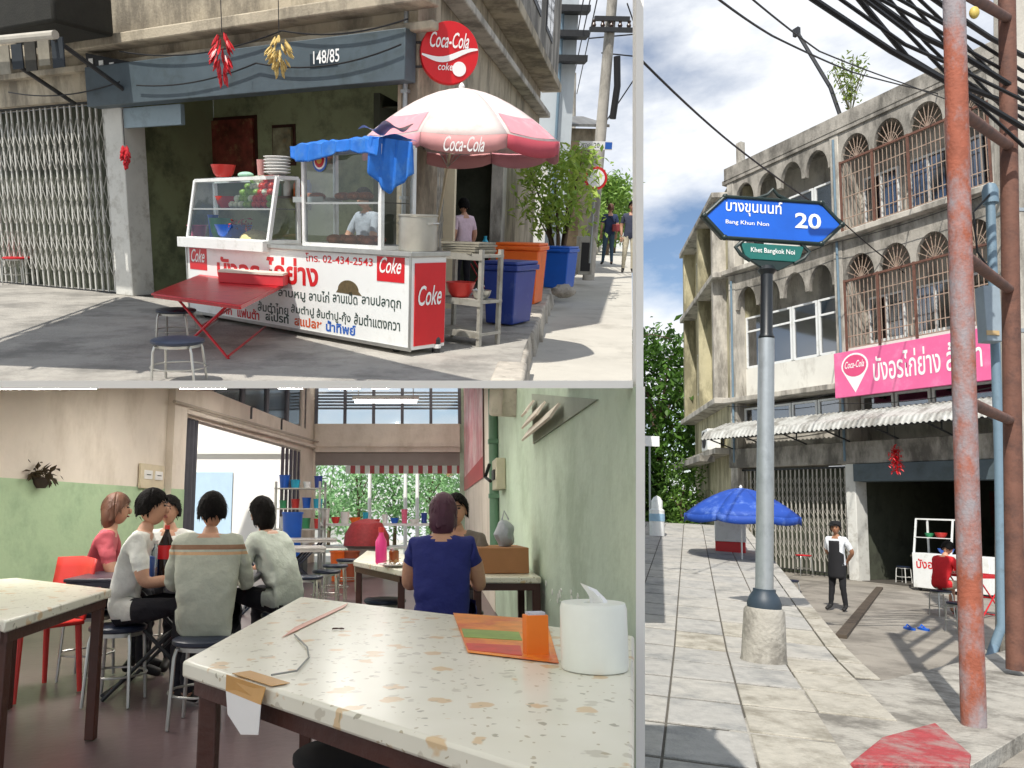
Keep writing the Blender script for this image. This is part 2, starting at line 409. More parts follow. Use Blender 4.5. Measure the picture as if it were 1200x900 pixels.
    tf.build('hair', hairm, p, fix=False, smooth=0)
    ho = hb.build('hair', hairm, p, fix=False)
    sm = ho.modifiers.new('thick', 'SOLIDIFY'); sm.thickness = .012 * k
    if hair == 'bob' or hair == 'long':
        tl = MB(); tl.ball(hc + q @ Vector((0, -.055*k, -.05*k)), (.088*k, .06*k, .12*k if hair == 'bob' else .17*k), 16, 10)
        tl.build('hair', hairm, p)
    return p

def striped(name, c, c2, z0, z1, z2, z3):
    """shirt cloth with two printed stripes across the shoulders"""
    m = cloth(name, c).copy(); n = m.node_tree; b = n.nodes['Principled BSDF']; src = b.inputs['Base Color'].links[0].from_socket
    t = n.nodes.new('ShaderNodeTexCoord'); sp = n.nodes.new('ShaderNodeSeparateXYZ'); n.links.new(t.outputs['Object'], sp.inputs[0]); col = src
    for a, e, cc in ((z0, z1, c2), (z2, z3, '#c9a27c')):
        g = n.nodes.new('ShaderNodeMath'); g.operation = 'COMPARE'; g.inputs[1].default_value = (a + e) / 2; g.inputs[2].default_value = (e - a) / 2; n.links.new(sp.outputs[2], g.inputs[0])
        mx = n.nodes.new('ShaderNodeMix'); mx.data_type = 'RGBA'; mx.inputs['B'].default_value = (*srgb(cc), 1); n.links.new(g.outputs[0], mx.inputs['Factor']); n.links.new(col, mx.inputs['A']); col = mx.outputs['Result']
    n.links.new(col, b.inputs['Base Color']); return m
# ------------------------------------------------------------------ shared furniture
STEEL = mat('steel', '#b9b9b4', .32, .1, 10, metal=.85)
DARKSTEEL = mat('dark_steel', '#3a3b3d', .5, .15, 10, metal=.4)
NAVY = mat('navy_vinyl', '#1c2538', .38, .12, 12)
REDPAINT = mat('red_paint', '#c3202a', .32, .14, 5, .1, 50, stain=('#7d1a1c', .25, 6))
WHITEPAINT = mat('white_paint', '#e4e6e4', .4, .05, 4, stain=('#b8b6ac', .25, 5))
WHITE_PL = mat('white_plastic', '#e9e9e6', .35, .03)
BLUE_PL = mat('blue_plastic', '#1c5fc4', .35, .06)
CYAN_PL = mat('cyan_plastic', '#2aa9c9', .35, .06)
NAVY_PL = mat('navy_plastic', '#263f8f', .42, .08, 4, stain=('#55659c', .2, 5))
RED_PL = mat('red_plastic', '#d23a34', .35, .06)
PINK_PL = mat('pink_plastic', '#e0698a', .35, .06)
GREEN_PL = mat('green_plastic', '#3f9a68', .35, .06)
ORANGE_PL = mat('orange_plastic', '#ea6a1e', .42, .06, 4, stain=('#b9541c', .2, 5))
CREAM = mat('cream', '#d9ccae', .5, .06)
CLEAR = glass('clear_glass')
COKE_RED = mat('sign_red', '#d0141f', .38, .05)
SIGN_WHITE = mat('sign_white', '#f0f0ee', .4, .02)
INK = mat('ink_dark', '#23303a', .5, .03)
def stool(M, label, seatm, h=.46, r=.17, group=None, legm=STEEL, name='stool'):
    t = thing(name, label, 'stool', M, group)
    s = MB().lathe([(0, h-.035), (r*.93, h-.035), (r, h-.025), (r, h-.008), (r*.93, h), (r*.5, h+.004), (0, h+.004)], n=28)
    s.build('seat', seatm, t)
    MB().lathe([(r*.80, h-.06), (r*.86, h-.06), (r*.86, h-.036), (r*.80, h-.036)], n=24).build('seat_rim', legm, t)
    for i in range(4):
        a = math.pi/4 + i*math.pi/2; c, s_ = math.cos(a), math.sin(a)
        MB().tube([(r*.6*c, r*.6*s_, h-.045), (r*.95*c, r*.95*s_, h-.05), (r*1.02*c, r*1.02*s_, h-.09), (r*1.15*c, r*1.15*s_, 0)], .011, 8).build('leg', legm, t)
    ring = [(r*1.06*math.cos(a*math.pi/8), r*1.06*math.sin(a*math.pi/8), h*.38) for a in range(17)]
    MB().tube(ring, .007, 6).build('foot_ring', legm, t)
    return t
def folding_table(M, label, topm, legm, L=1.2, W=.6, h=.75, cat='table', corners=None, group=None):
    """sheet top with rolled edge on two crossed tube legs; corners = four local xy points when the top is not square"""
    t = thing('folding_table', label, cat, M, group)
    c = corners or [(-L/2,-W/2),(L/2,-W/2),(L/2,W/2),(-L/2,W/2)]
    C = [Vector((x, y, 0)) for x, y in c]
    MB().prism([p + Vector((0,0,h-.022)) for p in C], (0,0,.022)).build('table_top', topm, t, bevel=.006)
    ctr = sum(C, Vector()) / 4
    ins = [ctr + (p - ctr) * .96 for p in C]
    rim = MB()
    for i in range(4): rim.bar(ins[i] + Vector((0,0,h-.036)), ins[(i+1)%4] + Vector((0,0,h-.036)), .02, .028)
    rim.build('apron_rim', topm, t)
    def lerp(a, b, s): return a + (b - a) * s
    A = [ctr + (p - ctr) * .8 for p in C]
    for s in (0, 1):          # the crossed legs on each long side
        a, b = (A[0], A[1]) if s == 0 else (A[3], A[2])
        up = Vector((0,0,h-.04))
        MB().tube([lerp(a,b,.1)+up, lerp(a,b,.85)], .013, 8).build('leg', legm, t)
        MB().tube([lerp(a,b,.9)+up, lerp(a,b,.15)], .013, 8).build('leg', legm, t)
    for s in (.15, .85):
        MB().tube([lerp(A[0],A[1],s)+Vector((0,0,.03)), lerp(A[3],A[2],s)+Vector((0,0,.03))], .012, 8).build('foot_bar', legm, t)
    MB().tube([lerp(A[0],A[1],.48)+Vector((0,0,h*.47)), lerp(A[3],A[2],.48)+Vector((0,0,h*.47))], .012, 8).build('cross_bar', legm, t)
    return t
def bowl(mb, c, r, h, wall=.006, n=18):
    mb.lathe([(r*.55, 0), (r*.8, h*.35), (r, h), (r-wall, h), (r*.75, h*.38), (r*.45, wall), (0, wall)], c, n); return mb
def bucket(mb, c, r, h, n=18):
    mb.lathe([(r*.78, 0), (r*.98, h*.95), (r*1.05, h*.95), (r*1.05, h), (r*.95, h), (r*.74, .01), (0, .01)], c, n); return mb
def parasol(M, label, cm, pole_base, R_=1.05, drop=.42, n=8, valance=.16, panelms=None, polem=None, scallop=True, rot0=0.0):
    """M puts the hub of the canopy at the local origin; pole_base in the same local axes"""
    t = thing('parasol', label, 'umbrella', M)
    MB().tube([(0,0,.03), pole_base], .018, 10).build('pole', polem or WHITEPAINT, t)
    for i in range(n):
        a0, a1 = rot0 + 2*math.pi*i/n, rot0 + 2*math.pi*(i+1)/n
        def pt(u, v, a0=a0, a1=a1):
            a = a0 + (a1-a0)*u; r = R_*v; sag = math.sin(u*math.pi)*.06*v
            z = -drop*(v**1.7) - sag*.5; r *= 1 - .035*math.sin(u*math.pi)*v
            return Vector((r*math.cos(a), r*math.sin(a), z))
        m_ = panelms[i % len(panelms)] if panelms else cm
        g = MB().grid(pt, 6, 8); p = g.build('canopy_panel', m_[0] if isinstance(m_, tuple) else m_, t, fix=False)
        sm = p.modifiers.new('thick', 'SOLIDIFY'); sm.thickness = .004
        def vt(u, v):
            q = pt(u, 1.0); dz = valance * (.75 + (.25*math.sin(u*math.pi)**.5 if scallop else 0))
            return q + Vector((math.cos(a0)*.01, math.sin(a0)*.01, -dz*v))
        vm = m_[1] if isinstance(m_, tuple) else m_
        g = MB().grid(vt, 8, 2); q = g.build('valance', vm, t, fix=False); sm = q.modifiers.new('thick', 'SOLIDIFY'); sm.thickness = .004
        e = pt(0, 1.0)
        MB().tube([(0,0,-.03), pt(0,.5)-Vector((0,0,.02)), e-Vector((0,0,.02))], .006, 6).build('rib', STEEL, t)
        MB().tube([Vector(pole_base)*.28, pt(0,.5)-Vector((0,0,.02))], .005, 6).build('strut', STEEL, t)
    MB().lathe([(.03,-.02),(.035,.03),(.015,.06),(0,.07)], n=12).build('finial', WHITE_PL, t)
    return t
def gate_mats(): pass
def folding_gate(parent, x0, x1, z0, z1, y, barm, pitch=.105, lattice=True, zl=None):
    """accordion gate: upright channel bars with scissor lattice between them; parts of parent"""
    n = max(2, int(round((x1-x0)/pitch))); p = (x1-x0)/n
    bar = MB().box(-.018,.018,-.012,.012,z0+.02,z1-.02).mesh('bar'); bar.materials.append(barm)
    for i in range(n+1):
        o = bpy.data.objects.new('gate_bar', bar); COL.objects.link(o); o.parent = parent; o.location = (x0+i*p, y + (.012 if i%2 else 0), 0)
    la = MB(); H = z1-z0
    bands = zl or [(z0+.1*H, z0+.32*H), (z0+.36*H, z0+.62*H), (z0+.66*H, z0+.92*H)]
    for i in range(n):
        for a, b in bands:
            xa, xb = x0+i*p, x0+(i+1)*p; m = max(1, int((b-a)/(p*1.7)))
            for k in range(m):
                u0 = a+(b-a)*k/m; u1 = a+(b-a)*(k+1)/m
                la.bar((xa,y-.016,u0),(xb,y-.016,u1),.014,.003); la.bar((xa,y-.020,u1),(xb,y-.020,u0),.014,.003)
    l = la.build('scissor_lattice', barm, parent, smooth=0)
    MB().box(x0-.04,x1+.04,y-.04,y+.04,z1-.03,z1+.03).build('top_rail', DARKSTEEL, parent)
    MB().box(x0-.04,x1+.04,y-.03,y+.03,z0,z0+.02).build('floor_track', DARKSTEEL, parent)
# ================================================================== place A (right): street corner with the name sign and the shophouse
fr3 = Frame(1.5, -math.atan(.1367), R(2.1))
CONC = mat('old_concrete', '#a5a097', .88, .16, 2.2, .4, 30, stain=('#3f3d38', .6, 1.5, .35))
CONC_L = mat('pale_concrete', '#b9b4aa', .88, .15, 2.5, .35, 30, stain=('#5c5852', .52, 1.8, .28))
CONC_Y = mat('cream_wall', '#bcb596', .88, .12, 2, .3, 30, stain=('#57533f', .56, 1.4, .28))
PANELW = mat('white_panel', '#d8d7d0', .7, .06, 2, .1, 30, stain=('#9a948a', .25, 1.8, .4))
SOI = mat('soi_concrete', '#958f85', .9, .15, 1.3, .6, 40, stain=('#67625a', .5, 1.1))  # whole lane toned darker in place of awning shade
TILE = [mat('paver_grey', '#aeaba4', .88, .14, 9, .5, 60, stain=('#7c7d7c', .42, 2.2)), mat('paver_pale', '#b2afa8', .88, .14, 9, .5, 60, stain=('#808079', .42, 2.2)),
        mat('paver_warm', '#b2ada1', .9, .15, 9, .6, 60, stain=('#767062', .46, 2.2)), mat('paver_blue', '#a9a7a2', .88, .14, 9, .5, 60, stain=('#7a7c7c', .42, 2.2))]
JOINT = mat('joint_dirt', '#59564d', .95, .2, 8, .4)
RUST = mat('rust_paint', '#96543f', .8, .2, 6, .4, 40, stain=('#8d949a', .6, 2.6, .55))
RUST_D = mat('rust_brown', '#6d4a3d', .8, .2, 6, .3, 40, stain=('#4a3530', .45, 4))
GALV = mat('galvanised', '#a7adb0', .38, .08, 7, metal=.55, stain=('#858b8e', .3, 5, .5))
BLUEGREY = mat('bluegrey_pipe', '#6d8494', .55, .12, 5, stain=('#4f5c64', .3, 5))
WIN_BL = glass('window_glass', (.45, .52, .58), 1.6, .06)
WINFR = mat('window_white', '#dfe2e2', .5, .05, 4, stain=('#a5a29a', .25, 4))
GATE = mat('gate_paint', '#b7b3aa', .55, .14, 4, .1, 40, stain=('#6f675b', .34, 4))
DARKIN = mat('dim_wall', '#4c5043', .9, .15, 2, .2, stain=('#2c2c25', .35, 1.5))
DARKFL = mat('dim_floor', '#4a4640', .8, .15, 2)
GREYBLUE = mat('greyblue_steel', '#4d5a61', .55, .12, 2.5, .1, stain=('#38413f', .3, 2))
REDTIN = mat('red_tinsel', '#c81f28', .35, .12)
CABLE = mat('cable_black', '#131316', .55, .1)

def zs(y): return .075 * max(0.0, min(y, 25) - 9)
def surf(px, py):
    d = fr3.ray(px, py); t = 3.0
    while t < 200:
        p = fr3.eye + d * t
        if p.z <= zs(p.y): break
        t += .02
    return p
E4, E3, E2, E1 = surf(1034, 797), surf(980, 744), surf(886, 684), surf(818, 616)
edge = [E4, E3, E2, E1]
def edge_x(y):
    for a, b in zip(edge, edge[1:]):
        if y <= b.y: return a.x + (b.x - a.x) * (y - a.y) / (b.y - a.y)
    a, b = edge[-2], edge[-1]; return a.x + (b.x - a.x) * (y - a.y) / (b.y - a.y)
FR0, FR1 = fr3.g(1000, 896), fr3.g(1138, 896)            # front corners of the patch
K6 = fr3.g(1215, 752); K5 = fr3.g(1125, 775); KF = fr3.g(1215, 848)
# ground sheet of the lane, the road in front of the kerb
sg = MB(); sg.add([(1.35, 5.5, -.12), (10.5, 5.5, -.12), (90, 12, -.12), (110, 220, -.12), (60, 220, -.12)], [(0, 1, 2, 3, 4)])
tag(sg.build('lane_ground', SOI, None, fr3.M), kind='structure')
ASPH = mat('asphalt', '#57585a', .9, .15, 6, .5, 60)
tag(MB().box(1.2, 14, 1.5, 9.5, -.33, -.26).build('road', ASPH, None, fr3.M), kind='structure')
# pavement body with a ramp that climbs to the bridge
pv = MB(); ys = [4.4, 5.4, 6.6, E4.y, 9, 11, 13, 15, 17, 19, 21, 23, 25, 28, 36]
rows = []
for y in ys:
    xr = edge_x(y) if y >= E4.y else FR0.x + (E4.x - FR0.x) * (y - FR0.y) / (E4.y - FR0.y)
    xl = .262 * y - .3
    rows.append((Vector((xl, y, zs(y) - .010)), Vector((xr, y, zs(y) - .010))))
for (a, b), (c, d) in zip(rows, rows[1:]):
    pv.add([a, b, d, c], [(0, 1, 2, 3)]); pv.add([b, Vector((b.x, b.y, -.3)), Vector((d.x, d.y, -.3)), d], [(0, 1, 2, 3)])
pave = tag(pv.build('pavement', mat('joint_grit', '#5f5b53', .95, .2, 8, .6), None, fr3.M, smooth=0), kind='structure')
e1 = Vector((E3.x - E4.x, E3.y - E4.y, 0)).normalized(); e2 = Vector((-e1.y, e1.x, 0))
AL, AC, KW = .86, .56, .24
rnd = random.Random(3)
def slab_piece(corners, m_, name, lift=0, th=.035):
    mb = MB(); c = sum(corners, Vector()) / 4
    ux, uy = (corners[1] - corners[0]).normalized(), (corners[3] - corners[0]).normalized()
    top = [p + ux * (.034 if i in (0, 3) else -.034) + uy * (.009 if i < 2 else -.009) for i, p in enumerate(corners)]
    top = [Vector((p.x, p.y, zs(p.y) + lift)) for p in top]
    in2 = [c + (p - c) * .975 for p in top]
    in2 = [Vector((p.x, p.y, zs(p.y) + lift + .004)) for p in in2]
    bot = [p - Vector((0, 0, th)) for p in top]
    mb.add(in2 + top + bot, [(0,1,2,3)] + [(i, 4+i, 4+(i+1)%4, (i+1)%4) for i in range(4)] + [(4+i, 8+i, 8+(i+1)%4, 4+(i+1)%4) for i in range(4)])
    o = mb.build(name, m_, pave, smooth=0); return o
def flat(p): return Vector((p.x, p.y, 0))
O4 = flat(E4)
for i in range(-8, 26):
    k0, k1 = O4 + e1 * AL * i, O4 + e1 * AL * (i + 1)
    if i >= 0:
        slab_piece([k0, k1, k1 + e2 * KW, k0 + e2 * KW], TILE[2 if i < 5 else 1], 'kerb_stone', lift=.004 * rnd.random())
    for j in range(0, 16):
        cs = [k0 + e2 * (KW + AC * j), k1 + e2 * (KW + AC * j), k1 + e2 * (KW + AC * (j + 1)), k0 + e2 * (KW + AC * (j + 1))]
        c = sum(cs, Vector()) / 4
        if c.y < 3.9 or c.x < .262 * c.y - .5: continue
        if c.y < E4.y and c.x > FR0.x + (E4.x - FR0.x) * (c.y - FR0.y) / (E4.y - FR0.y) - .15: continue
        px, py = fr3.pix((c.x, c.y, zs(c.y)))
        if py > 1000: continue
        near = (c - Vector((3.67, 8.43, 0))).length < 1.05 or (j < 2 and i < 3)
        m_ = TILE[2] if near and rnd.random() < .75 else TILE[rnd.choice((0, 0, 1, 3, 3))]
        slab_piece(cs, m_, 'paving_tile', lift=.006 * rnd.random() - .003)
# rough concrete patch with the kerb face, red painted kerb stone
PATCH = mat('patch_concrete', '#a7a39a', .9, .18, 3, .8, 25, stain=('#57534c', .52, 2.0))
pt_poly = [FR0 - Vector((1.0, 0, 0)), E4 - Vector((.85, .0, 0)), E4, K5, K6, KF, FR1]
pp = MB().prism([Vector((p.x, p.y, -.006)) for p in pt_poly], (0, 0, -.29))
tag(pp.build('pavement_patch', PATCH, None, fr3.M, bevel=.004), kind='structure')
REDK = mat('red_kerb_paint', '#a04044', .88, .18, 6, .7, 30, stain=('#98908a', .52, 3.5))
rk = [fr3.g(996, 897), fr3.g(1034, 866), fr3.g(1096, 849), fr3.g(1138, 886), fr3.g(1136, 900)]
tag(MB().prism([Vector((p.x, p.y, .015)) for p in rk], (0, 0, -.3)).build('kerb_block', REDK, None, fr3.M, bevel=.008), 'kerb block painted red at the pavement corner', 'kerb')
hole = fr3.g(1119, 800, -.02)
h3 = thing('drain_cover', 'small dark drain opening in the concrete patch by the rusty pole', 'drain', fr3.M @ T(hole.x, hole.y, -.02))
MB().lathe([(.075, 0), (.095, 0), (.095, .012), (.075, .012), (.075, 0)], n=18).build('rim', GALV, h3); MB().lathe([(0, .002), (.075, .002), (.075, .004), (0, .004)], n=18).build('plug', CABLE, h3)

# ---- name sign on its lamp-post-like pole
pb = surf(895, 775); sp = thing('street_name_sign', 'blue street name sign with number 20 on a tall grey pole', 'sign', fr3.M @ T(pb.x, pb.y, 0) @ Matrix.Rotation(R(1.8), 4, 'Y'))
def spz(py, px=895): return fr3.d(px, py, pb.y).z
zt = spz(712); MB().lathe([(.235, 0), (.225, .04), (.215, zt*.5), (.205, zt-.03), (.185, zt), (0, zt)], n=26).build('concrete_base', PATCH, sp)
zc = spz(690); MB().lathe([(.17, zt-.01), (.175, zt+.05), (.15, zc-.08), (.115, zc-.03), (.115, zc), (0, zc)], n=26).build('collar', mat('collar_dark', '#2f3c48', .5, .12, 5), sp)
zu = spz(397); MB().lathe([(.092, zc-.01), (.085, zu), (0, zu)], n=24).build('pole_shaft', GALV, sp)
zk = spz(312); DKG = mat('dark_green_iron', '#20302e', .4, .1, 6)
MB().lathe([(.07, zu-.01), (.085, zu+.02), (.066, zu+.06), (.064, zk-.1), (.10, zk-.05), (.07, zk), (0, zk)], n=22).build('upper_shaft', mat('black_iron', '#1d2226', .4, .1), sp)
A = fr3.d(822, 262, pb.y) - Vector((.17, 0, 0)); B = fr3.d(990, 256, pb.y) - Vector((.17, 0, 0)); zc_ = (A.z + B.z) / 2; w = (B.x - A.x) / 2; cx = (A.x + B.x) / 2 - pb.x; hh = w * .31
hz = zc_
def hexa(f, g=0): return [(cx - w*f, 0, hz), (cx - w*(.70*f), 0, hz + hh*f), (cx + w*(.70*f), 0, hz + hh*f), (cx + w*f, 0, hz), (cx + w*.70*f, 0, hz - hh*f), (cx - w*.70*f, 0, hz - hh*f)]
BLUE = mat('sign_blue', '#1a60cc', .35, .12, 1.5)
MB().prism([Vector(p) + Vector((0, -.03, 0)) for p in hexa(1.0)], (0, .06, 0)).build('sign_frame', DKG, sp, bevel=.008)
face = MB().prism([Vector(p) + Vector((0, -.036, 0)) for p in hexa(.925)], (0, .072, 0)).build('sign_face', BLUE, sp)
tr = MB()
hx = hexa(.955)
for i in range(6): tr.tube([Vector(hx[i]) - Vector((0, .034, 0)), Vector(hx[(i+1)%6]) - Vector((0, .034, 0))], .022, 8)
for p in hx: tr.ball(Vector(p) - Vector((0, .034, 0)), .035, 10, 8)
tr.tube([(cx-.18, -.02, hz+hh), (cx-.06, -.02, hz+hh+.05), (cx, -.02, hz+hh+.12), (cx+.06, -.02, hz+hh+.05), (cx+.18, -.02, hz+hh)], .02, 8)
for s in (-1, 1): tr.tube([(cx+s*.33, -.02, hz-hh), (cx+s*.42, -.02, hz-hh-.09), (cx+s*.36, -.02, hz-hh-.17), (cx+s*.25, -.02, hz-hh-.24)], .022, 8)
tr.build('scroll_trim', DKG, sp)
lb = [(cx-.36, 0, hz-hh-.03), (cx+.36, 0, hz-hh-.03), (cx+.30, 0, hz-hh-.22), (cx-.30, 0, hz-hh-.22)]
MB().prism([Vector(p) + Vector((0, -.028, 0)) for p in lb], (0, .056, 0)).build('lower_plate', mat('sign_teal', '#1f6a63', .4, .1), sp, bevel=.006)
MB().prism([Vector((cx-.26, -.02, hz-hh-.22)), Vector((cx+.26, -.02, hz-hh-.22)), Vector((cx+.08, -.02, hz-hh-.33)), Vector((cx-.08, -.02, hz-hh-.33))], (0, .04, 0)).build('bracket', DKG, sp, bevel=.006)
letters('บางขุนนนท์', (w*.78, hh*.74), SIGN_WHITE, sp, (cx - w*.66, -.040, hz + hh*.10), bold=.012)
letters('20', (w*.36, hh*.72), SIGN_WHITE, sp, (cx + w*.30, -.040, hz - hh*.30), bold=.02)
letters('Bang Khun Non', (w*.60, hh*.24), SIGN_WHITE, sp, (cx - w*.66, -.040, hz - hh*.36), bold=.008)
letters('Khet Bangkok Noi', (.50, .075), SIGN_WHITE, sp, (cx - .25, -.032, hz - hh - .155), bold=.006)

# ---- pipe frame of an advertising board: two rusty posts with cross pipes
rp = surf(1140, 850); q2 = fr3.g(1187, 745)
pf = thing('pipe_frame', 'tall rusty red pipe frame with peeling paint at the pavement corner', 'pipe frame', fr3.M @ T(rp.x, rp.y, 0))
tpx = fr3.d(1118, 0, rp.y) - rp
MB().tube([(0, 0, -.25), (tpx.x*.5, 0, tpx.z*.5), (tpx.x*1.1, 0, tpx.z*1.1)], .084, 20).build('post', RUST, pf)
d2y = 8.2
qa, qb = fr3.d(1190, 760, d2y) - rp, fr3.d(1180, 0, d2y) - rp
MB().tube([qa - (qb - qa) * .03, qb + (qb - qa) * .1], .085, 18).build('post', RUST_D, pf)
for py in (150, 318, 490):
    pa = fr3.d(1124 + (py - 150) * .02, py - 20, rp.y) - rp; pb2 = fr3.d(1183, py + 22 if py < 400 else py + 3, d2y) - rp
    MB().tube([pa, pb2], .05, 12).build('cross_pipe', RUST_D, pf)
MB().tube([fr3.d(1120, -14, rp.y) - rp, fr3.d(1181, 22, d2y) - rp], .05, 12).build('cross_pipe', RUST_D, pf)
clampc = fr3.d(1136, 20, rp.y); MB().ball((clampc.x - rp.x, -.06, clampc.z), (.04, .035, .055), 12, 8).build('clamp', mat('yellow_clamp', '#c9b25a', .5, .1), pf)

# ---- meter pipe with elbow, box, grey concrete pole behind
mp_ = fr3.g(1163, 772, -.12); D = mp_.y
up = thing('service_pipe', 'blue grey electric service pipe with elbow at its foot beside the pipe frame', 'pipe', fr3.M)
c = lambda px, py, dd=0: fr3.d(px, py, D + dd)
xs_ = c(1166, 600).x; xt_ = c(1160, 222).x
MB().tube([Vector((xs_, D, -.1)) + Vector((-.32, -.2, 0)), Vector((xs_ - .12, D, .02)), Vector((xs_, D, .3)), Vector(((xs_+xt_)/2, D, 2.5)), Vector((xt_, D, c(1160, 222).z))], .055, 14).build('pipe_run', BLUEGREY, up)
tz = c(1160, 222).z; MB().lathe([(.09, -.2), (.095, -.02), (.07, .06), (.0, .1)], (xt_, D, tz), 16).build('weather_head', BLUEGREY, up)
xs_ = xt_
loop = [Vector((xs_ - .05, D - .06, tz - .1)), Vector((xs_ - .28, D - .05, tz - .35)), Vector((xs_ - .26, D - .05, tz - .9)), Vector((xs_ - .1, D - .08, tz - 1.2))]
MB().tube(loop, .014, 6).build('cable_loop', CABLE, up)
ba, bb = c(1143, 338, -.1), c(1166, 403, -.1)
MB().box(ba.x, bb.x, D - .25, D - .08, bb.z, ba.z).build('meter_box', mat('meter_grey', '#8b98a2', .5, .08, 5), up, bevel=.01)
b2 = c(1146, 392, -.1); MB().box(b2.x, b2.x + .16, D - .262, D - .25, b2.z - .04, b2.z + .02).build('name_plate', mat('tan_plate', '#b59a70', .6, .1), up)
gp = fr3.d(1188, 700, 10.2); gt = fr3.d(1184, 0, 10.2); gl = (gt - gp)
cp = thing('concrete_pole', 'square weathered concrete utility pole at the right edge', 'utility pole', fr3.M @ T(gp.x, gp.y, gp.z))
MB().prism([Vector(p_) - gl * .13 for p_ in ((-.15, -.15, 0), (.15, -.15, 0), (.15, .15, 0), (-.15, .15, 0))], gl * 1.25).build('shaft', CONC_L, cp, bevel=.03)
for z in (3.5, 5.2): o_ = gl * (z / gl.z); MB().box(o_.x-.16, o_.x+.16, -.16, .16, z, z + .05).build('band', GALV, cp)

# ---- overhead cables: each cable one thing
def wire(label, pts, r=.012, grp=None, fr=fr3, sag=0.0, m_=None):
    P = [fr.d(*p) for p in pts]; out_ = []
    for a, b in zip(P, P[1:]):
        for i in range(8):
            t = i / 8; q = a + (b - a) * t; q.z -= sag * 4 * t * (1 - t); out_.append(q)
    out_.append(P[-1])
    o = MB().tube(out_, r, 6).build('overhead_cable', m_ or CABLE, None, fr.M); return tag(o, label, 'cable', grp)
G3 = 'overhead cables in front of the shophouse'
wire('thin cable running down past the street sign to the shophouse', [(749, 68, 9), (870, 178, 13), (985, 258, 20), (1060, 320, 21)], .016, G3, sag=.05)
wire('thin cable sagging across the sky to the parapet', [(838, -4, 9), (905, 42, 11), (1000, 85, 14), (1110, 112, 20)], .016, G3, sag=.02)
wire('thin upper cable crossing above the leaning antenna', [(878, -4, 9), (960, 60, 12), (1060, 98, 15), (1150, 130, 19)], .013, G3, sag=.02)
CABLES = [((950,-3),(1045,60),(1108,95),(1200,150)), ((982,-3),(1060,52),(1110,74),(1200,118)), ((1010,-3),(1060,35),(1120,98),(1200,172)), ((1018,-3),(1080,42),(1130,66),(1200,110)),
          ((1028,-3),(1090,30),(1140,62),(1200,96)), ((1050,-3),(1095,22),(1150,52),(1200,84)), ((1005,-3),(1062,66),(1105,92),(1200,128)), ((1075,-3),(1110,30),(1155,78),(1200,120)), ((1040,-3),(1085,50),(1128,92),(1200,140)), ((1092,-3),(1130,24),(1160,44),(1200,66)), ((1062,-3),(1104,46),(1146,96),(1200,152))]
for i, cb in enumerate(CABLES):
    dd = 6.9 + .14 * i
    wire('one of the thick black cables bundled at the top right', [(x, y, dd + .3 * k) for k, (x, y) in enumerate(cb)], .019 if i % 3 else .03, 'thick cables at the top right')

# ---- the shophouse
hv = fr3.ray(60, [py for py in range(400, 800) if fr3.ray(60, py).z < 0][0])
fa = Facade(fr3, fr3.g(1000, 675), (-hv.x, -hv.y))
bld = thing('shophouse', 'weathered concrete shophouse with rows of small arches above the restaurant', 'building', fa.M)
def bx(name, m_, *a, bevel=0, parent=None): return MB().box(*a).build(name, m_, parent or bld, bevel=bevel)
XL, XM, XR = fa.u(862, 520)[0], fa.u(986, 480)[0] + .1, fa.u(1196, 560)[0]
bx('wall', CONC_L, XL, XR, .9, 1.1, 3.3, 13.1)
bx('roof_slab', CONC, XL - .3, XR + .2, -.1, 7, 13.05, 13.2)
bx('wall', CONC_L, XR - .05, XR + .15, .0, 6, 0, 13.1)
for x in (XL, XM, XR): bx('pilaster', CONC_L, x - .14, x + .14, -.06, .95, 3.1, 13.35, bevel=.02)
bx('parapet', CONC, XL - .2, XR + .2, -.12, .06, 13.16, 13.62, bevel=.02)
bx('chimney_stub', CONC_L, XL - .02, XL + .2, .3, .5, 13.5, 14.6)
for z in (5.28, 9.72): bx('floor_ledge', CONC_L, XL - .25, XR + .2, -.28, .92, z, z + .17, bevel=.02)
def fascia(x0, x1, n, zsp, rise, ztop, y0, y1, m_):
    mb = MB(); p = (x1 - x0) / n; hw = p / 2 - .07; pts = []
    for k in range(n):
        xc = x0 + p * (k + .5); pts.append((xc - p/2 + .001, zsp))
        pts.append((xc - hw, zsp - .0))
        for i in range(1, 16):
            t = math.pi * (1 - i / 16); pts.append((xc + hw * math.cos(t), zsp + .04 + rise * math.sin(t)))
        pts.append((xc + hw, zsp)); pts.append((xc + p/2 - .001, zsp))
    for (xa, za), (xb, zb) in zip(pts, pts[1:]):
        if xb - xa < 1e-4: continue
        mb.add([(xa,y0,za),(xb,y0,zb),(xb,y0,ztop),(xa,y0,ztop),(xa,y1,za),(xb,y1,zb),(xb,y1,ztop),(xa,y1,ztop)], [(0,1,2,3),(7,6,5,4),(0,4,5,1)])
    return mb.build('arched_fascia', m_, bld, fix=False, smooth=0), p
for (x0, x1) in ((XL + .14, XM - .14), (XM + .14, XR - .14)):
    for zsp, ztop in ((8.46, 9.71), (12.12, 13.15)):
        fascia(x0, x1, 4, zsp, .68, ztop, -.04, .10, CONC)
GR = mat('grille_cream', '#a89484', .6, .15, 8, stain=('#7d4a38', .35, 8))
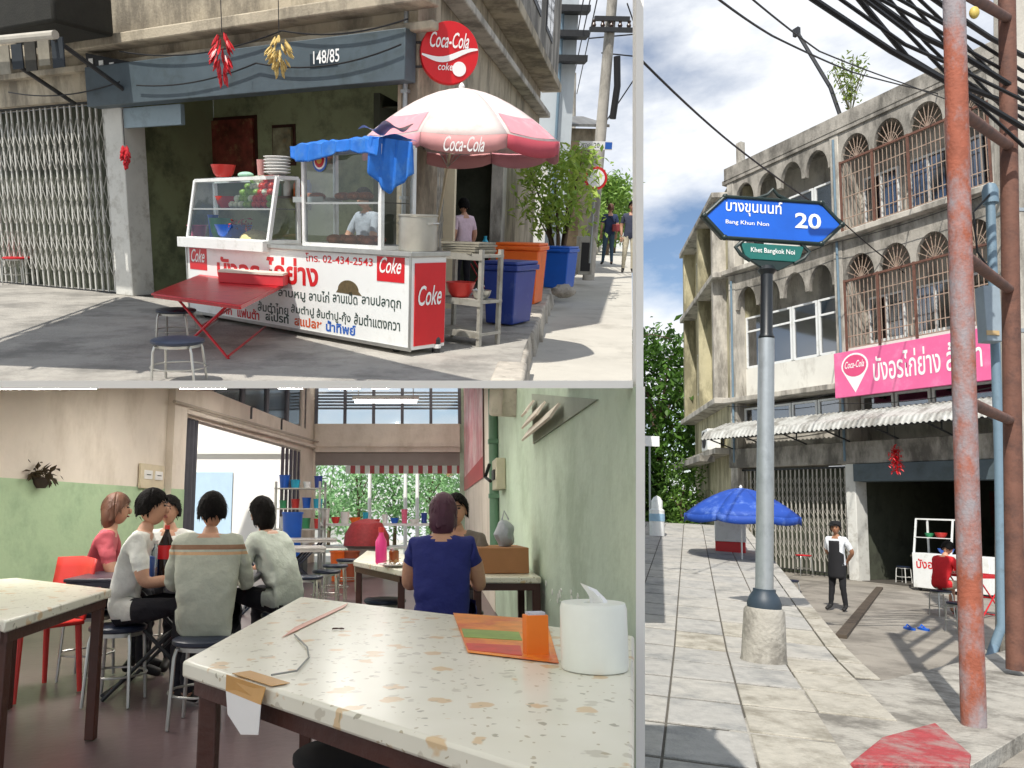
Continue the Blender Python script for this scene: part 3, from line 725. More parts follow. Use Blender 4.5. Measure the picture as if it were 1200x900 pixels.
for z0, z1, za in ((6.45, 8.45, 9.2), (10.0, 12.1, 12.85)):      # right bay: grilles with fan tops
    mb = MB(); x0, x1 = XM + .14, XR - .14; n = 34
    for i in range(n + 1):
        x = x0 + (x1 - x0) * i / n; mb.box(x - .008, x + .008, -.018, -.002, z0, z1)
    for z in (z0 + .02, z0 + .35, z0 + 1.0, z1 - .45, z1 - .02): mb.box(x0, x1, -.02, 0, z - .012, z + .012)
    p = (x1 - x0) / 4
    for k in range(4):
        xc = x0 + p * (k + .5)
        for a in range(0, 181, 20):
            t = R(a); mb.bar((xc, .03, z1), (xc + math.cos(t) * (p/2 - .08), .03, z1 + .04 + math.sin(t) * .68), .016)
        mb.tube([(xc + math.cos(R(a)) * .22, .03, z1 + math.sin(R(a)) * .34) for a in range(0, 181, 20)], .008, 5)
    mb.build('window_grille', GR, bld, smooth=0)
    for x in (x0 + .03, x0 + p, x0 + 2*p, x0 + 3*p, x1 - .03): bx('grille_post', RUST_D, x - .035, x + .035, -.05, -.021, z0 - .05, z1 + .05)
    bx('grille_rail', RUST_D, x0, x1, -.055, -.0215, z1 - .03, z1 + .03)
    bx('balcony_kerb', PANELW, x0, x1, -.02, .10, z0 - .75, z0 - .002)
CURT = mat('curtain', '#a9b4b8', .9, .15, 3)
def window(x0, x1, z0, z1, y, mull=1, transom=None, curtain=False):
    w = bx('window', WINFR, x0, x1, y - .03, y + .0, z0, z0 + .05)
    w.data.materials.clear(); w.data.materials.append(WINFR)
    f = MB(); f.box(x0, x0+.06, y-.05, y+.03, z0, z1).box(x1-.06, x1, y-.05, y+.03, z0, z1).box(x0+.06, x1-.06, y-.05, y+.03, z1-.06, z1).box(x0+.06, x1-.06, y-.05, y+.031, z0-.02, z0+.06)
    for k in range(1, mull): xm = x0 + (x1-x0)*k/mull; f.box(xm-.03, xm+.03, y-.045, y+.025, z0+.06, z1-.06)
    if transom: f.box(x0+.06, x1-.06, y-.047, y+.027, transom-.03, transom+.03)
    f.build('frame', WINFR, w); MB().box(x0+.05, x1-.05, y-.01, y-.004, z0+.05, z1-.05).build('pane', WIN_BL, w)
    MB().box(x0+.02, x1-.02, y+.12, y+.14, z0, z1).build('window_backing', CURT if curtain else mat('room_dark', '#39434b', .9, .2, 3), w)  # uncurtained sheets paint the dark of the room behind the glass
    return w
p = (XR - XM - .28) / 3
for fl in ((6.35, 8.3), (9.95, 12.0)):
    for k in range(3): x0 = XM + .2 + k * p; window(x0 + .10, x0 + p - .18, fl[0] + .35, fl[1] - .25, .84, 2, curtain=(k == 1))
lw = (XM - XL - .28) / 4
for k in range(4):
    x0 = XL + .14 + k * lw
    window(x0 + .02, x0 + lw - .02, 6.5, 8.25, .45, 1, 7.75, curtain=(k % 2 == 0))
    window(x0 + .02, x0 + lw - .02, 10.55, 11.9, .45, 1, curtain=(k % 2 == 1))
    window(x0 + .02, x0 + lw - .02, 4.32, 5.12, .30, 1)
bx('spandrel_panel', PANELW, XL + .14, XM - .14, .40, .52, 5.46, 6.48)
bx('spandrel_panel', PANELW, XL + .14, XM - .14, .40, .52, 9.9, 10.53)
bx('spandrel_panel', CONC_L, XL + .14, XM - .14, .36, .5, 3.2, 4.30)
for k in range(4):
    x0 = XM + .2 + k * 1.0; window(x0, x0 + .95, 4.3, 5.1, .5, 1)
bx('beam', CONC, XL - .2, XR + .15, -.10, .5, 3.12, 3.75, bevel=.02)
# ground floor: left bay gate, white pillar, right bay opening with steel header
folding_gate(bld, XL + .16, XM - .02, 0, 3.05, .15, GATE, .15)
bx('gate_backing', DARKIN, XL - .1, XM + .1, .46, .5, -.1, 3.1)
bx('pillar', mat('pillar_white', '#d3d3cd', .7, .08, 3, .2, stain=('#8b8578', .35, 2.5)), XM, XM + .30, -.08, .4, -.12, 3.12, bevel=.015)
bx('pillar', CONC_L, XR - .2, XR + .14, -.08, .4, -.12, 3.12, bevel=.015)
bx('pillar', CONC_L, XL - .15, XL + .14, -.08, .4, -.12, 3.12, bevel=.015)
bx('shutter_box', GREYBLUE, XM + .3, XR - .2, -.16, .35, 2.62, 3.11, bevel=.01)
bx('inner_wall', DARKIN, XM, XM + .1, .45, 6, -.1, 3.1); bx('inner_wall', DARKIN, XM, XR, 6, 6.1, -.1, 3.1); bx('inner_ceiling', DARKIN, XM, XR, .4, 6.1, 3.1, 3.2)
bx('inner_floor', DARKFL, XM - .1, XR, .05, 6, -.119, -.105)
pic = bx('wall_poster', mat('poster_dark', '#5d2a26', .6, .5, 5), XM + .5, XM + 1.5, 5.96, 5.99, 1.5, 2.6)
# corrugated awning
aw = thing('awning', 'white corrugated sheet awning over the restaurant front', 'awning', fa.M)
AWN = mat('awning_white', '#b3b4b0', .55, .12, 3, .1, stain=('#706d66', .58, 2.4, .25))
def corr(u, v):
    x = XL - .3 + u * (XR - XL + .5); y = -.1 - v * 1.15; z = 4.62 - v * .46
    if v > .85: z -= (v - .85) * 1.1
    return Vector((x, y, z + .018 * (1 if (int(u * 240 + .01) % 4) < 2 else -1)))
MB().grid(corr, 240, 7).build('sheet', AWN, aw, fix=False, smooth=0)
for i in range(7):
    x = XL + i * (XR - XL) / 6
    b = MB(); b.bar((x, -.12, 4.50), (x, -1.2, 4.02), .04).bar((x, -.12, 3.75), (x, -1.2, 4.0), .035).bar((x, -.55, 3.86), (x, -.55, 4.30), .03); b.build('bracket', DARKSTEEL, aw)
for y, z in ((-.6, 4.29), (-1.15, 4.03)): MB().box(XL - .2, XR, y - .02, y + .02, z - .05, z - .01).build('purlin', DARKSTEEL, aw)
# pink shop sign
ps = thing('shop_sign', 'long pink shop sign with white lettering and a round emblem above the awning', 'sign', fa.M)
PINK = mat('sign_pink', '#e4699c', .45, .06, 2, stain=('#ee94b6', .3, 2))
z0, z1 = 4.98, 6.28
MB().box(-.05, 4.1, -.42, -.30, z0, z1).build('panel', PINK, ps, bevel=.01)
for x in (.3, 2.2, 3.9): MB().box(x - .03, x + .03, -.30, -.06, z0 + .1, z1 - .1).build('standoff', DARKSTEEL, ps)
ez = z0 + .86; pin = MB()
pin.prism([(.58 + .40 * math.cos(R(a)), -.425, ez + .36 * math.sin(R(a))) for a in range(-25, 206, 11)] + [(.58, -.425, z0 + .10)], (0, .01, 0))
pin.build('pin_emblem', SIGN_WHITE, ps)
MB().prism([(.58 + .35 * math.cos(R(a)), -.430, ez + .31 * math.sin(R(a))) for a in range(0, 360, 15)], (0, .01, 0)).build('emblem_disc', mat('emblem_pink', '#d9507f', .45, .04), ps)
letters('Coca-Cola', (.58, .20), SIGN_WHITE, ps, (.29, -.432, ez - .06), bold=.01, shear=.4)
letters('บังอรไก่ย่าง ส้มตำ', (2.75, .74), SIGN_WHITE, ps, (1.12, -.425, z0 + .34), bold=.012)
# side wing that turns away at the left end
sv = fr3.ray(640, [py for py in range(400, 800) if fr3.ray(640, py).z < 0][0])
Oc = fa.L @ Vector((XL - .14, 0, 0))
fb = Facade(fr3, Oc, (-sv.x, -sv.y))
wg = thing('side_wing', 'cream side wing of the shophouse with projecting ledges, turning away at the left', 'building', fb.M)
MB().box(-6.5, 0, .0, 3, -.1, 13.0).build('wall', CONC_Y, wg)
for z in (3.6, 5.3, 9.7, 12.6): MB().box(-6.7, -.02, -.55, .02, z, z + .2).build('ledge', CONC_L, wg, bevel=.02)
for x in (-.6, -3.2, -6.3): MB().box(x - .12, x + .12, -.45, .02, 5.5, 12.6).build('fin', CONC_Y if x < -1 else CONC_L, wg)
for z in (6.4, 10.3):
    for x in (-2.6, -5.6):
        wdw = MB().box(x, x + 1.7, -.04, .0, z, z + 1.7).build('window', WINFR, wg); MB().box(x+.08, x+.8, -.05, -.041, z+.08, z+1.62).build('pane', WIN_BL, wdw); MB().box(x+.9, x+1.62, -.05, -.041, z+.08, z+1.62).build('pane', WIN_BL, wdw)
MB().box(-5.5, -.3, -1.0, -.5, 3.35, 3.55).build('canopy', CONC, wg)
ac = thing('air_conditioner', 'white air conditioner box on the side wing ledge', 'air conditioner', fb.M @ T(-1.5, -.35, 3.8))
MB().box(-.5, .5, -.25, .2, 0, .75).build('case', WHITEPAINT, ac, bevel=.02); MB().lathe([(.26, 0), (.29, 0), (.29, .03), (.26, .03), (.26, 0)], (0, -.26, .38), 20, Matrix.Rotation(R(90), 3, 'X')).build('fan_guard', DARKSTEEL, ac)
# antenna and weeds on the parapet
an = thing('antenna_mast', 'leaning metal mast on the parapet beside a tuft of weeds', 'mast', fa.M)
a0 = fa.u(988, 140); a1 = fa.u(941, 40)
MB().tube([(a0[0], .0, 13.3), (a0[0] - .3, -.1, 14.6), (a1[0], -.3, a1[1])], .06, 8).build('tube', DARKSTEEL, an); MB().box(a1[0] - .1, a1[0] + .1, -.36, -.24, a1[1] - .15, a1[1] + .1).build('head', DARKSTEEL, an)
wd = thing('weed_tuft', 'green weeds growing out of the parapet by the mast', 'plant', fa.M @ T(a0[0] + .25, .0, 13.55))
st = MB()
for i in range(9): a = i * .7; st.tube([(0, 0, -.1), (.2*math.cos(a), .2*math.sin(a), .7), (.45*math.cos(a), .45*math.sin(a), 1.2 + .05 * i)], .012, 5)
st.build('stems', mat('stem', '#5d5a3a', .8, .1), wd)
lv = MB(); leaves(lv, [(.35*math.cos(i*.7)*t, .35*math.sin(i*.7)*t, .3 + 1.2*t) for i in range(9) for t in (.2, .5, .8, 1.0)], 420, .14, .12); lv.build('foliage', leafmat('leaf_yellowgreen', '#5c7a2c', '#a0b052'), wd, fix=False, smooth=0)

# ---- red tinsel garland, things in the lane
gz = thing('red_garland', 'small red tinsel garland hanging from the awning of the shophouse', 'garland', fa.M @ T(1.75, -.6, 3.5))
MB().tube([(0, 0, .5), (0, 0, 0)], .006, 5).build('string', CABLE, gz)
tn = MB(); leaves(tn, [(0, 0, -.05 - .07 * i) for i in range(9)], 260, .10, .055); tn.build('tinsel', REDTIN, gz, fix=False, smooth=0)
zg = -.12
def g3(px, py): return fr3.g(px, py, zg)
mn = g3(983, 716); hgt = (fr3.d(983, 612, mn.y).z - zg)
armsb = dict(el=(-.25,-.10,1.12), wl=(-.10,-.20,.95), er=(.25,-.10,1.12), wr=(.10,-.20,.95))
man = person('person in white shirt and black apron standing with hands behind the back in the lane', fr3.M @ T(mn.x, mn.y, zg, R(125)), stand(hgt/1.7, armsb, dict(kl=(-.10,.02,.49), al=(-.13,-.02,.09), tl=(-.15,.13,.035), ar=(.13,.04,.09), tr=(.15,.19,.035))), cloth('white_shirt', '#d9dde2'), BLACK, SKIN2, k=hgt/1.7, sleeve=.75, yaw=R(15), hair='short')
k_ = hgt/1.7; ap = MB()
def apf(u, v):
    a = R(-75 + 150*u) ; rr = .135 + .01*v
    w = .55 if v < .3 else 1.0
    a *= w; return Vector((math.sin(a)*(rr+.02), math.cos(a)*rr*.95, 1.34 - v*.72)) * k_
ap.grid(apf, 14, 14); apo = ap.build('apron', BLACK, man, fix=False); s_ = apo.modifiers.new('t', 'SOLIDIFY'); s_.thickness = .012
cpm = MB(); hc_ = Vector((0, .03, 1.60)) * k_; cpm.lathe([(.10*k_, 0), (.103*k_, .04*k_), (.085*k_, .085*k_), (0, .10*k_)], hc_ + Vector((0, -.015, .03)), 18); cpm.ball(hc_ + Vector((.02, .10*k_, .035)), (.075*k_, .07*k_, .012), 12, 6); cpm.build('cap', BLACK, man)
# seated person in red by the red table
rs = g3(1104, 722); stool(fr3.M @ T(rs.x, rs.y, zg), 'stool with thin steel legs under the person in red', NAVY, .46)
redp = person('person in a red shirt and beige shorts sitting at the red folding table', fr3.M @ T(rs.x, rs.y, zg, R(-75)), sit(1.0, .47, .12), cloth('red_shirt', '#cf2028'), cloth('beige', '#a99c86'), SKIN, sleeve=.6, trouser=.95, tilt=R(-25))
tb = g3(1147, 722)
folding_table(fr3.M @ T(tb.x, tb.y, zg, R(15)), 'red metal folding table beside the person in red', REDPAINT, REDPAINT, .95, .7, .75)
st2 = g3(1126, 742); stool(fr3.M @ T(st2.x, st2.y, zg), 'navy topped stool half hidden behind the rusty post', NAVY, .46)
s3 = g3(926, 706); stool(fr3.M @ T(s3.x, s3.y, zg), 'low black topped stool at the edge of the ramp behind the sign pole', NAVY, .44)
s4 = fa.L @ Vector((-1.15, -.55, 0)); stool(fr3.M @ T(s4.x, s4.y, zg), 'red topped stool in front of the closed folding gate of the shophouse', REDPAINT, .62, .22)
sl = g3(1074, 738); sd = thing('sandal', 'pair of blue sandals left on the shaded concrete', 'sandal', fr3.M @ T(sl.x, sl.y, zg))
for x in (-.11, .11): MB().prism([(x + .055*math.cos(R(a)), .13*math.sin(R(a)), 0) for a in range(0, 360, 30)], (0, 0, .03)).build('sole', BLUE_PL, sd); MB().tube([(x-.05, .02, .02), (x, .05, .07), (x+.05, .02, .02)], .012, 6).build('strap', BLUE_PL, sd)
pl0, pl1 = g3(984, 748), g3(1030, 690)
pk = MB(); ax = (pl1 - pl0); sdv = Vector((-ax.y, ax.x, 0)).normalized() * .09
pk.add([pl0 - sdv, pl0 + sdv, pl1 + sdv, pl1 - sdv, pl0 - sdv + Vector((0,0,.05)), pl0 + sdv*.6 + Vector((0,0,.05)), pl1 + sdv*.6 + Vector((0,0,.05)), pl1 - sdv + Vector((0,0,.05))], [(3,2,1,0),(4,5,6,7),(0,1,5,4),(1,2,6,5),(2,3,7,6),(3,0,4,7)])
tag(pk.build('ramp_plank', mat('plank_dark', '#4d4338', .8, .25, 5, .3), None, fr3.M), 'dark wooden ramp plank lying across the lane', 'plank')
# restaurant stall inside the right bay
def fin(x, y): return fa.M @ T(x, y, zg)
sc3 = thing('food_cart', 'white food cart with glass case under the awning in the lane', 'food cart', fin(2.9, -1.0))
MB().box(-.6, 1.15, 0, .7, .08, .92).build('cabinet', WHITEPAINT, sc3, bevel=.01)
for x in (-.5, 1.0):
    for y in (.1, .6): MB().lathe([(.05, -.02), (.05, .02)], (x, y, .05), 14, Matrix.Rotation(R(90), 3, 'Y')).build('wheel', DARKSTEEL, sc3)
letters('บังอร ไก่ย่าง', (1.2, .25), COKE_RED, sc3, (-.5, -.004, .55), bold=.015)
cs = MB(); cw = .9
for x in (-.58, .3):
    for y, zt_ in ((.05, 1.75), (.65, 1.75)): cs.bar((x, y - (.0), .92), (x, y + (.15 if y < .3 else 0), zt_), .035)
cs.bar((-.58, .2, 1.75), (.3, .2, 1.75), .035).bar((-.58, .65, 1.75), (.3, .65, 1.75), .035).bar((-.58, .2, 1.75), (-.58, .65, 1.75), .035).bar((.3, .2, 1.75), (.3, .65, 1.75), .035).bar((-.58, .1, 1.3), (.3, .1, 1.3), .02)
cs.build('case_frame', WHITEPAINT, sc3); MB().box(-.56, .28, .12, .62, 1.30, 1.312).build('glass_shelf', CLEAR, sc3)
for nm, m_, x, y, z, r_, h_, lab in (('bowl', RED_PL, -.1, .38, 1.312, .14, .12, 'red plastic bowl on the glass shelf of the lane cart'), ('bowl', GREEN_PL, -.38, .38, 1.312, .10, .10, 'green plastic bowl on the glass shelf of the lane cart'), ('bowl', BLUE_PL, .0, .38, .925, .18, .13, 'blue plastic bowl at the bottom of the lane cart case')):
    tag(bowl(MB(), (0, 0, 0), r_, h_).build(nm, m_, None, fa.M @ T(2.9 + x, -1.0 + y, zg + z)), lab, 'bowl')
tt = thing('table', 'long pale table inside the dark restaurant opening', 'table', fin(1.35, 2.2))
MB().box(-.9, .9, -.35, .35, .70, .75).build('table_top', CREAM, tt, bevel=.008)
for x in (-.8, .8):
    for y in (-.28, .28): MB().box(x - .03, x + .03, y - .03, y + .03, 0, .70).build('leg', DARKSTEEL, tt)
tag(MB().lathe([(.05, 0), (.05, .14), (.045, .14), (.045, .01), (0, .01)], n=14).build('cup', WHITE_PL, None, fa.M @ T(1.3, 2.1, zg + .753)), 'white cup on the table inside the restaurant opening', 'cup')
stool(fin(.85, .9), 'pale steel stool just inside the restaurant opening', NAVY, .46, legm=mat('steel_white', '#d4d4d0', .4, .05))
# blue parasol, red cooler
pbl = fr3.d(868, 572, 17.0)
NB = mat('parasol_blue', '#1e4aa8', .7, .12, 3, stain=('#7d9ad2', .32, 3)); 
parasol(fr3.M @ T(pbl), 'blue patterned parasol beyond the ramp by the folding gate', NB, (0, 0, -(pbl.z - zg)), 1.22, .58, 8, .17)
cl = fr3.d(856, 660, 18.5)
ck = thing('drinks_cooler', 'red and white drinks cooler under the blue parasol', 'cooler', fr3.M @ T(cl.x, cl.y, zg, R(-20)))
MB().box(-.33, .33, -.3, .3, .06, 1.05).build('lower_case', COKE_RED, ck, bevel=.015); MB().box(-.34, .34, -.31, .31, 1.052, 1.75).build('upper_case', WHITEPAINT, ck, bevel=.015)
letters('Coke', (.4, .2), SIGN_WHITE, ck, (-.2, -.304, .55), bold=.01, shear=.4)
for x in (-.25, .25): MB().box(x - .04, x + .04, -.25, .25, 0, .06).build('foot', DARKSTEEL, ck)
# trees and small things at the far left
def tree(label, M, h, r, n=2600, leaf=.30, cols=('#1f3d17', '#5f8a2f'), trunk_r=.22, low=.35, clumps=26, jit=.55, cat='tree', name='tree'):
    t = thing(name, label, cat, M); tk = MB(); tk.tube([(0, 0, -.2), (.06*h*.2, 0, h*.3), (-.05, .1, h*.55), (.1, 0, h*.8)], [trunk_r, trunk_r*.8, trunk_r*.55, trunk_r*.2], 10)
    pts = []
    for i in range(clumps):
        a = random.uniform(0, 6.28); z = h * random.uniform(low, 1.0); rr = r * math.sqrt(random.random()) * math.sqrt(max(.15, 1 - ((z/h - .62)/.45)**2))
        p_ = Vector((rr*math.cos(a), rr*math.sin(a), z)); pts.append(p_)
        if i % 3 == 0: tk.tube([(0, 0, min(z, h*.75)*.75), p_*.6 + Vector((0, 0, z*.35)), p_], [trunk_r*.35, trunk_r*.22, trunk_r*.06], 6)
    tk.build('trunk', mat('bark', '#5a4a3a', .9, .25, 6, .5), t)
    lv = MB(); leaves(lv, pts, n, leaf, jit); lv.build('crown', leafmat('leaf_' + cols[0] + cols[1], *cols), t, fix=False, smooth=0); return t
tp = fr3.d(772, 600, 36); tree('dense green tree beyond the far end of the pavement', fr3.M @ T(tp.x, tp.y, .2), 9.5, 3.0, 9000, .42, low=.05, clumps=90, jit=.65)
tp = fr3.d(800, 600, 30); tree('leafy vine covered bush against the side wing', fr3.M @ T(tp.x, tp.y, .0), 3.4, 1.0, 1600, .22, ('#2f5a22', '#7fa544'), .08, .1, 24, .35, 'bush', 'bush')
tp = fr3.d(757, 395, 12); tw = thing('twig_spray', 'thin leafy branch tip reaching in from the left over the tree', 'branch', fr3.M @ T(tp))
MB().tube([(-.35, 0, -.05), (.1, 0, .05), (.42, 0, -.02)], .008, 5).build('twig', mat('bark', '#5a4a3a'), tw)
lv = MB(); leaves(lv, [(-.2 + .08*i, 0, .03) for i in range(8)], 60, .10, .06); lv.build('foliage', leafmat('leaf_dk', '#23401c', '#4d6f30'), tw, fix=False, smooth=0)
bp_ = surf(770, 628); bo = thing('bollard', 'white painted concrete bollard at the far end of the pavement', 'bollard', fr3.M @ T(bp_))
MB().lathe([(.2, 0), (.2, .7), (.15, .74), (.15, .95), (.09, 1.05), (0, 1.1)], n=16).build('post', WHITEPAINT, bo); MB().lathe([(.21, .4), (.21, .6)], n=16).build('band', mat('pale_blue', '#8fb1c8', .6, .1), bo)
sg_ = fr3.d(762, 517, 24); sb_ = thing('small_sign', 'small white sign board among the leaves at the far left', 'sign', fr3.M @ T(sg_))
MB().box(-.28, .28, -.03, .03, -.16, .16).build('board', WHITEPAINT, sb_); MB().cyl((0, .05, -2.6), (0, .05, .1), .03).build('post', GALV, sb_)

for i, (x0, x1, z, sg_) in enumerate(((XL, XM, 5.15, .12), (XM, XR, 4.85, .16), (XL, XM, 9.62, .10), (XM, XR, 9.62, .12))):
    tag(MB().tube([(x0 + (x1 - x0) * k / 12, -.34, z - sg_ * 4 * (k / 12) * (1 - k / 12)) for k in range(13)], .012, 5).build('facade_cable', CABLE, None, fa.M), ['black cable sagging below the first ledge, left bay', 'black cable sagging behind the pink sign', 'black cable sagging below the upper ledge, left bay', 'black cable sagging below the upper ledge, right bay'][i], 'cable', 'cables on the shophouse facade')
for x, z0, z1 in ((XM + .02, 3.2, 12.9), (XL + .02, 3.3, 9.5)):
    tag(MB().cyl((x, -.10, z0), (x, -.10, z1), .035, n=8).build('rain_pipe', BLUEGREY, None, fa.M), 'grey rain pipe on the pilaster %s' % ('between the two bays' if z1 > 10 else 'at the left end of the facade'), 'pipe')
# ================================================================== place B (lower left): the dining room
fr2 = Frame(1.15, -PITCH, 0)
PLASTER = mat('cream_plaster', '#e0d6c8', .8, .07, 1.5, .25, 14, stain=('#c2b6a4', .42, 1.3, .5))
GREENW = mat('green_dado', '#b0c9a2', .7, .09, 1.5, .25, 14, stain=('#8ca684', .46, 1.5))
GREENR = mat('green_wall', '#bccdb8', .68, .09, 1.2, .25, 14, stain=('#98aa92', .48, 1.4))
WHITEW = mat('white_wall', '#e6e4de', .75, .04, 1.5)
FLOOR2 = mat('dark_floor', '#6d5a5c', .32, .12, 1.5, .08, 20, stain=('#4c3f42', .35, 1.2))
WOOD = mat('brown_wood', '#452419', .45, .2, 4, .15, 30)
DKGREY = mat('dark_curtain', '#4d4d55', .8, .15, 5)
S0 = fr2.ray(500, 455); S0 = S0.z / S0.y
S1 = fr2.ray(500, 446); S1 = S1.z / S1.y
def zc2(y): return 1.15 + S0 * y
WY = 2.68
def skin_sheet(name, c, f):
    m = bpy.data.materials.new(name); m.use_nodes = True; n = m.node_tree; b = n.nodes['Principled BSDF']; b.inputs['Base Color'].default_value = (*srgb(c), 1); b.inputs['Roughness'].default_value = .8
    t_ = n.nodes.new('ShaderNodeBsdfTranslucent'); t_.inputs[0].default_value = (*srgb(c), 1); mx = n.nodes.new('ShaderNodeMixShader'); mx.inputs[0].default_value = f
    n.links.new(b.outputs[0], mx.inputs[1]); n.links.new(t_.outputs[0], mx.inputs[2]); n.links.new(mx.outputs[0], n.nodes['Material Output'].inputs[0]); return m
DAYSHEET = skin_sheet('daylight_sheet', '#f2efe8', .6)  # translucency made up so that sunlight brightens the dining room
tag(MB().add([(-9, WY + .05, 1.15+S0*(WY+.05)), (.73, WY + .05, 1.15+S0*(WY+.05)), (1.1, 18.3, zc2(18.3)), (-9, 18.3, zc2(18.3))], [(0,1,2,3)]).build('ceiling', DAYSHEET), kind='structure')
tag(MB().prism([(-9, WY, 1.15+S0*WY), (-9, WY, 1.15+S1*WY), (-9, WY+.05, 1.15+S1*(WY+.05)), (-9, WY+.05, 1.15+S0*(WY+.05))], (9.73, 0, 0)).build('divider_beam', WHITEW), kind='structure')  # added white strip dividing the stall view from the dining room
tag(MB().add([(-6.5, -3, 3.30), (.35, -3, 3.30), (.76, 2.74, 3.30), (-6.5, 2.74, 3.30)], [(0,1,2,3)]).build('roof', DAYSHEET), kind='structure')  # out of view, sized to keep direct sun off the foreground table
tag(MB().add([(-6.5, -3, -.005), (.78, -3, -.005), (.98, 18.2, -.005), (-6.5, 18.2, -.005)], [(0, 1, 2, 3)]).build('floor', FLOOR2), kind='structure')
OUTG = mat('outside_ground', '#c9c6be', .9, .08, 1)
tag(MB().add([(-13, 9, -.06), (-4.5, 9, -.06), (-3, 18, -.06), (3.2, 18.2, -.06), (6.5, 34, -.06), (-16, 34, -.06)], [(0, 1, 2, 3, 4, 5)]).build('yard_ground', OUTG), kind='structure')
fl = Facade(fr2, (-4.66, 0, 0), (.111, 1)); frw = Facade(fr2, (.70, 0, 0), (-.011, -1)); fbk = Facade(fr2, (0, 18, 0), (1, 0))
def ztop(fc, a): return zc2((fc.L @ Vector((a, 0, 0))).y) + .01
def slab(name, m_, fc, parent, a0, a1, z0, z1, y0=0.0, y1=.18):
    """wall piece; z1 None = up to the sloping ceiling"""
    za, zb = (ztop(fc, a0), ztop(fc, a1)) if z1 is None else (z1, z1)
    return MB().prism([(a0, y0, z0), (a1, y0, z0), (a1, y0, zb), (a0, y0, za)], (0, y1 - y0, 0)).build(name, m_, parent)
# left wall
lwl = tag(MB().box(5.2, 5.21, .02, .03, 0, .1).build('wall_left', PLASTER, None, fl.M), kind='structure')
A0, A1 = fl.u(209, 560)[0], fl.u(352, 560)[0]; AE = 18.25
LZ = 2.5
slab('wall_panel', PLASTER, fl, lwl, 5.2, A0, 0, None); slab('wall_panel', PLASTER, fl, lwl, A1, AE, 0, None)
AU0, AU1 = fl.u(250, 480)[0], fl.u(358, 480)[0]
slab('lintel', PLASTER, fl, lwl, A0, A1, LZ, 3.02); slab('wall_panel', PLASTER, fl, lwl, A0, AU0, 3.02, None); slab('wall_panel', PLASTER, fl, lwl, AU1, A1, 3.02, None) if AU1 < A1 else None
AP = fl.u(193, 560)[0]
slab('green_dado', GREENW, fl, lwl, 5.2, AP, 0, 1.46, -.012, 0)
slab('pilaster', PLASTER, fl, lwl, AP, A0 - .02, 0, None, -.10, -.001); slab('green_band', GREENW, fl, lwl, AP + .002, A0 - .022, 0, 1.46, -.106, -.1)
RAILM = mat('conduit', '#b0a596', .6, .1)
MB().tube([(fl.u(193, 478)[0], -.13, 2.62), (AE, -.13, 2.78)], .025, 8).build('conduit', RAILM, lwl); MB().tube([(A0, -.06, 2.56), (AE, -.06, 2.66)], .04, 8).build('cornice', PLASTER, lwl)
for px in (285, 322):
    a = fl.u(px, 495)[0]; MB().tube([(a, -.14, 2.75), (a, -.14, 2.95), (a + .1, -.16, 2.98)], .02, 6).build('hook', DARKSTEEL, lwl)
# left opening: dark curtain, folded gate, upper windows
cu = MB(); ca0, ca1 = A0, fl.u(231, 560)[0]
cu.grid(lambda u, v: Vector((ca0 + (ca1 - ca0) * u, .05 + .03 * math.sin(u * 30), LZ * (1 - v))), 40, 4); co_ = tag(cu.build('curtain', DKGREY, None, fl.M, fix=False), 'dark grey curtain at the left side of the wide wall opening', 'curtain')
co_.modifiers.new('t', 'SOLIDIFY').thickness = .006
fg = thing('folded_gate', 'dark folded steel gate at the far end of the wall opening', 'gate', fl.M)
ga = fl.u(333, 560)[0]
for i in range(9): a = ga + (A1 - ga) * i / 8; MB().box(a - .05, a + .05, .02 + .05 * (i % 2), .06 + .05 * (i % 2), 0, LZ - .03).build('gate_bar', mat('gate_dark', '#5a5560', .5, .15), fg)
uw = thing('clerestory_window', 'high barred window above the left wall opening', 'window', fl.M)
nP = 4
for i in range(nP + 1):
    a = AU0 + (AU1 - AU0) * i / nP; MB().prism([(a - .07, 0, 3.02), (a + .07, 0, 3.02), (a + .07, 0, ztop(fl, a)), (a - .07, 0, ztop(fl, a))], (0, .08, 0)).build('mullion', mat('win_dark', '#5f5f66', .6, .1), uw)
FROST = glass('pane_glass', (.93, .95, .96), .6, .1)
for i in range(nP):
    a = AU0 + (AU1 - AU0) * i / nP; b = AU0 + (AU1 - AU0) * (i + 1) / nP; slab('pane', FROST, fl, uw, a + .07, b - .07, 3.02, None, .03, .036)
    for k in range(1, 5): x = a + .07 + (b - a - .14) * k / 5; slab('bar', mat('win_dark', '#5f5f66'), fl, uw, x - .012, x + .012, 3.02, None, .05, .07)
# back wall with wide opening to the street
bwl = tag(MB().box(-3, -2.99, .02, .03, 0, .1).build('wall_back', PLASTER, None, fbk.M), kind='structure')
BX0, BX1 = fbk.u(369, 560)[0], fbk.u(543, 560)[0]
OZ = fbk.u(450, 545)[1]; UZ = fbk.u(450, 497)[1]
slab('wall_panel', PLASTER, fbk, bwl, BX0 - .5, BX0, 0, None); slab('wall_panel', GREENR, fbk, bwl, BX1 - .08, BX1 + .3, 0, None)
slab('beam', PLASTER, fbk, bwl, BX0, BX1 - .08, OZ + .30, UZ, -.08, .2); slab('rail', PLASTER, fbk, bwl, BX0, BX1 - .08, OZ + .42, OZ + .52, -.14, -.081)
slab('shutter_roll', mat('roll_grey', '#8f8680', .6, .1, 3), fbk, bwl, BX0, BX1 - .08, OZ, OZ + .298, .0, .2)
bw = thing('transom_window', 'high five pane window with louvred tops above the street opening', 'window', fbk.M)
WN = 5; WD = mat('win_dark', '#5f5f66')
for i in range(WN + 1): x = BX0 + (BX1 - .08 - BX0) * i / WN; slab('mullion', WD, fbk, bw, x - .035, x + .035, UZ, None, -.02, .08)
LOUV = mat('louvre_grey', '#77777f', .6, .12)
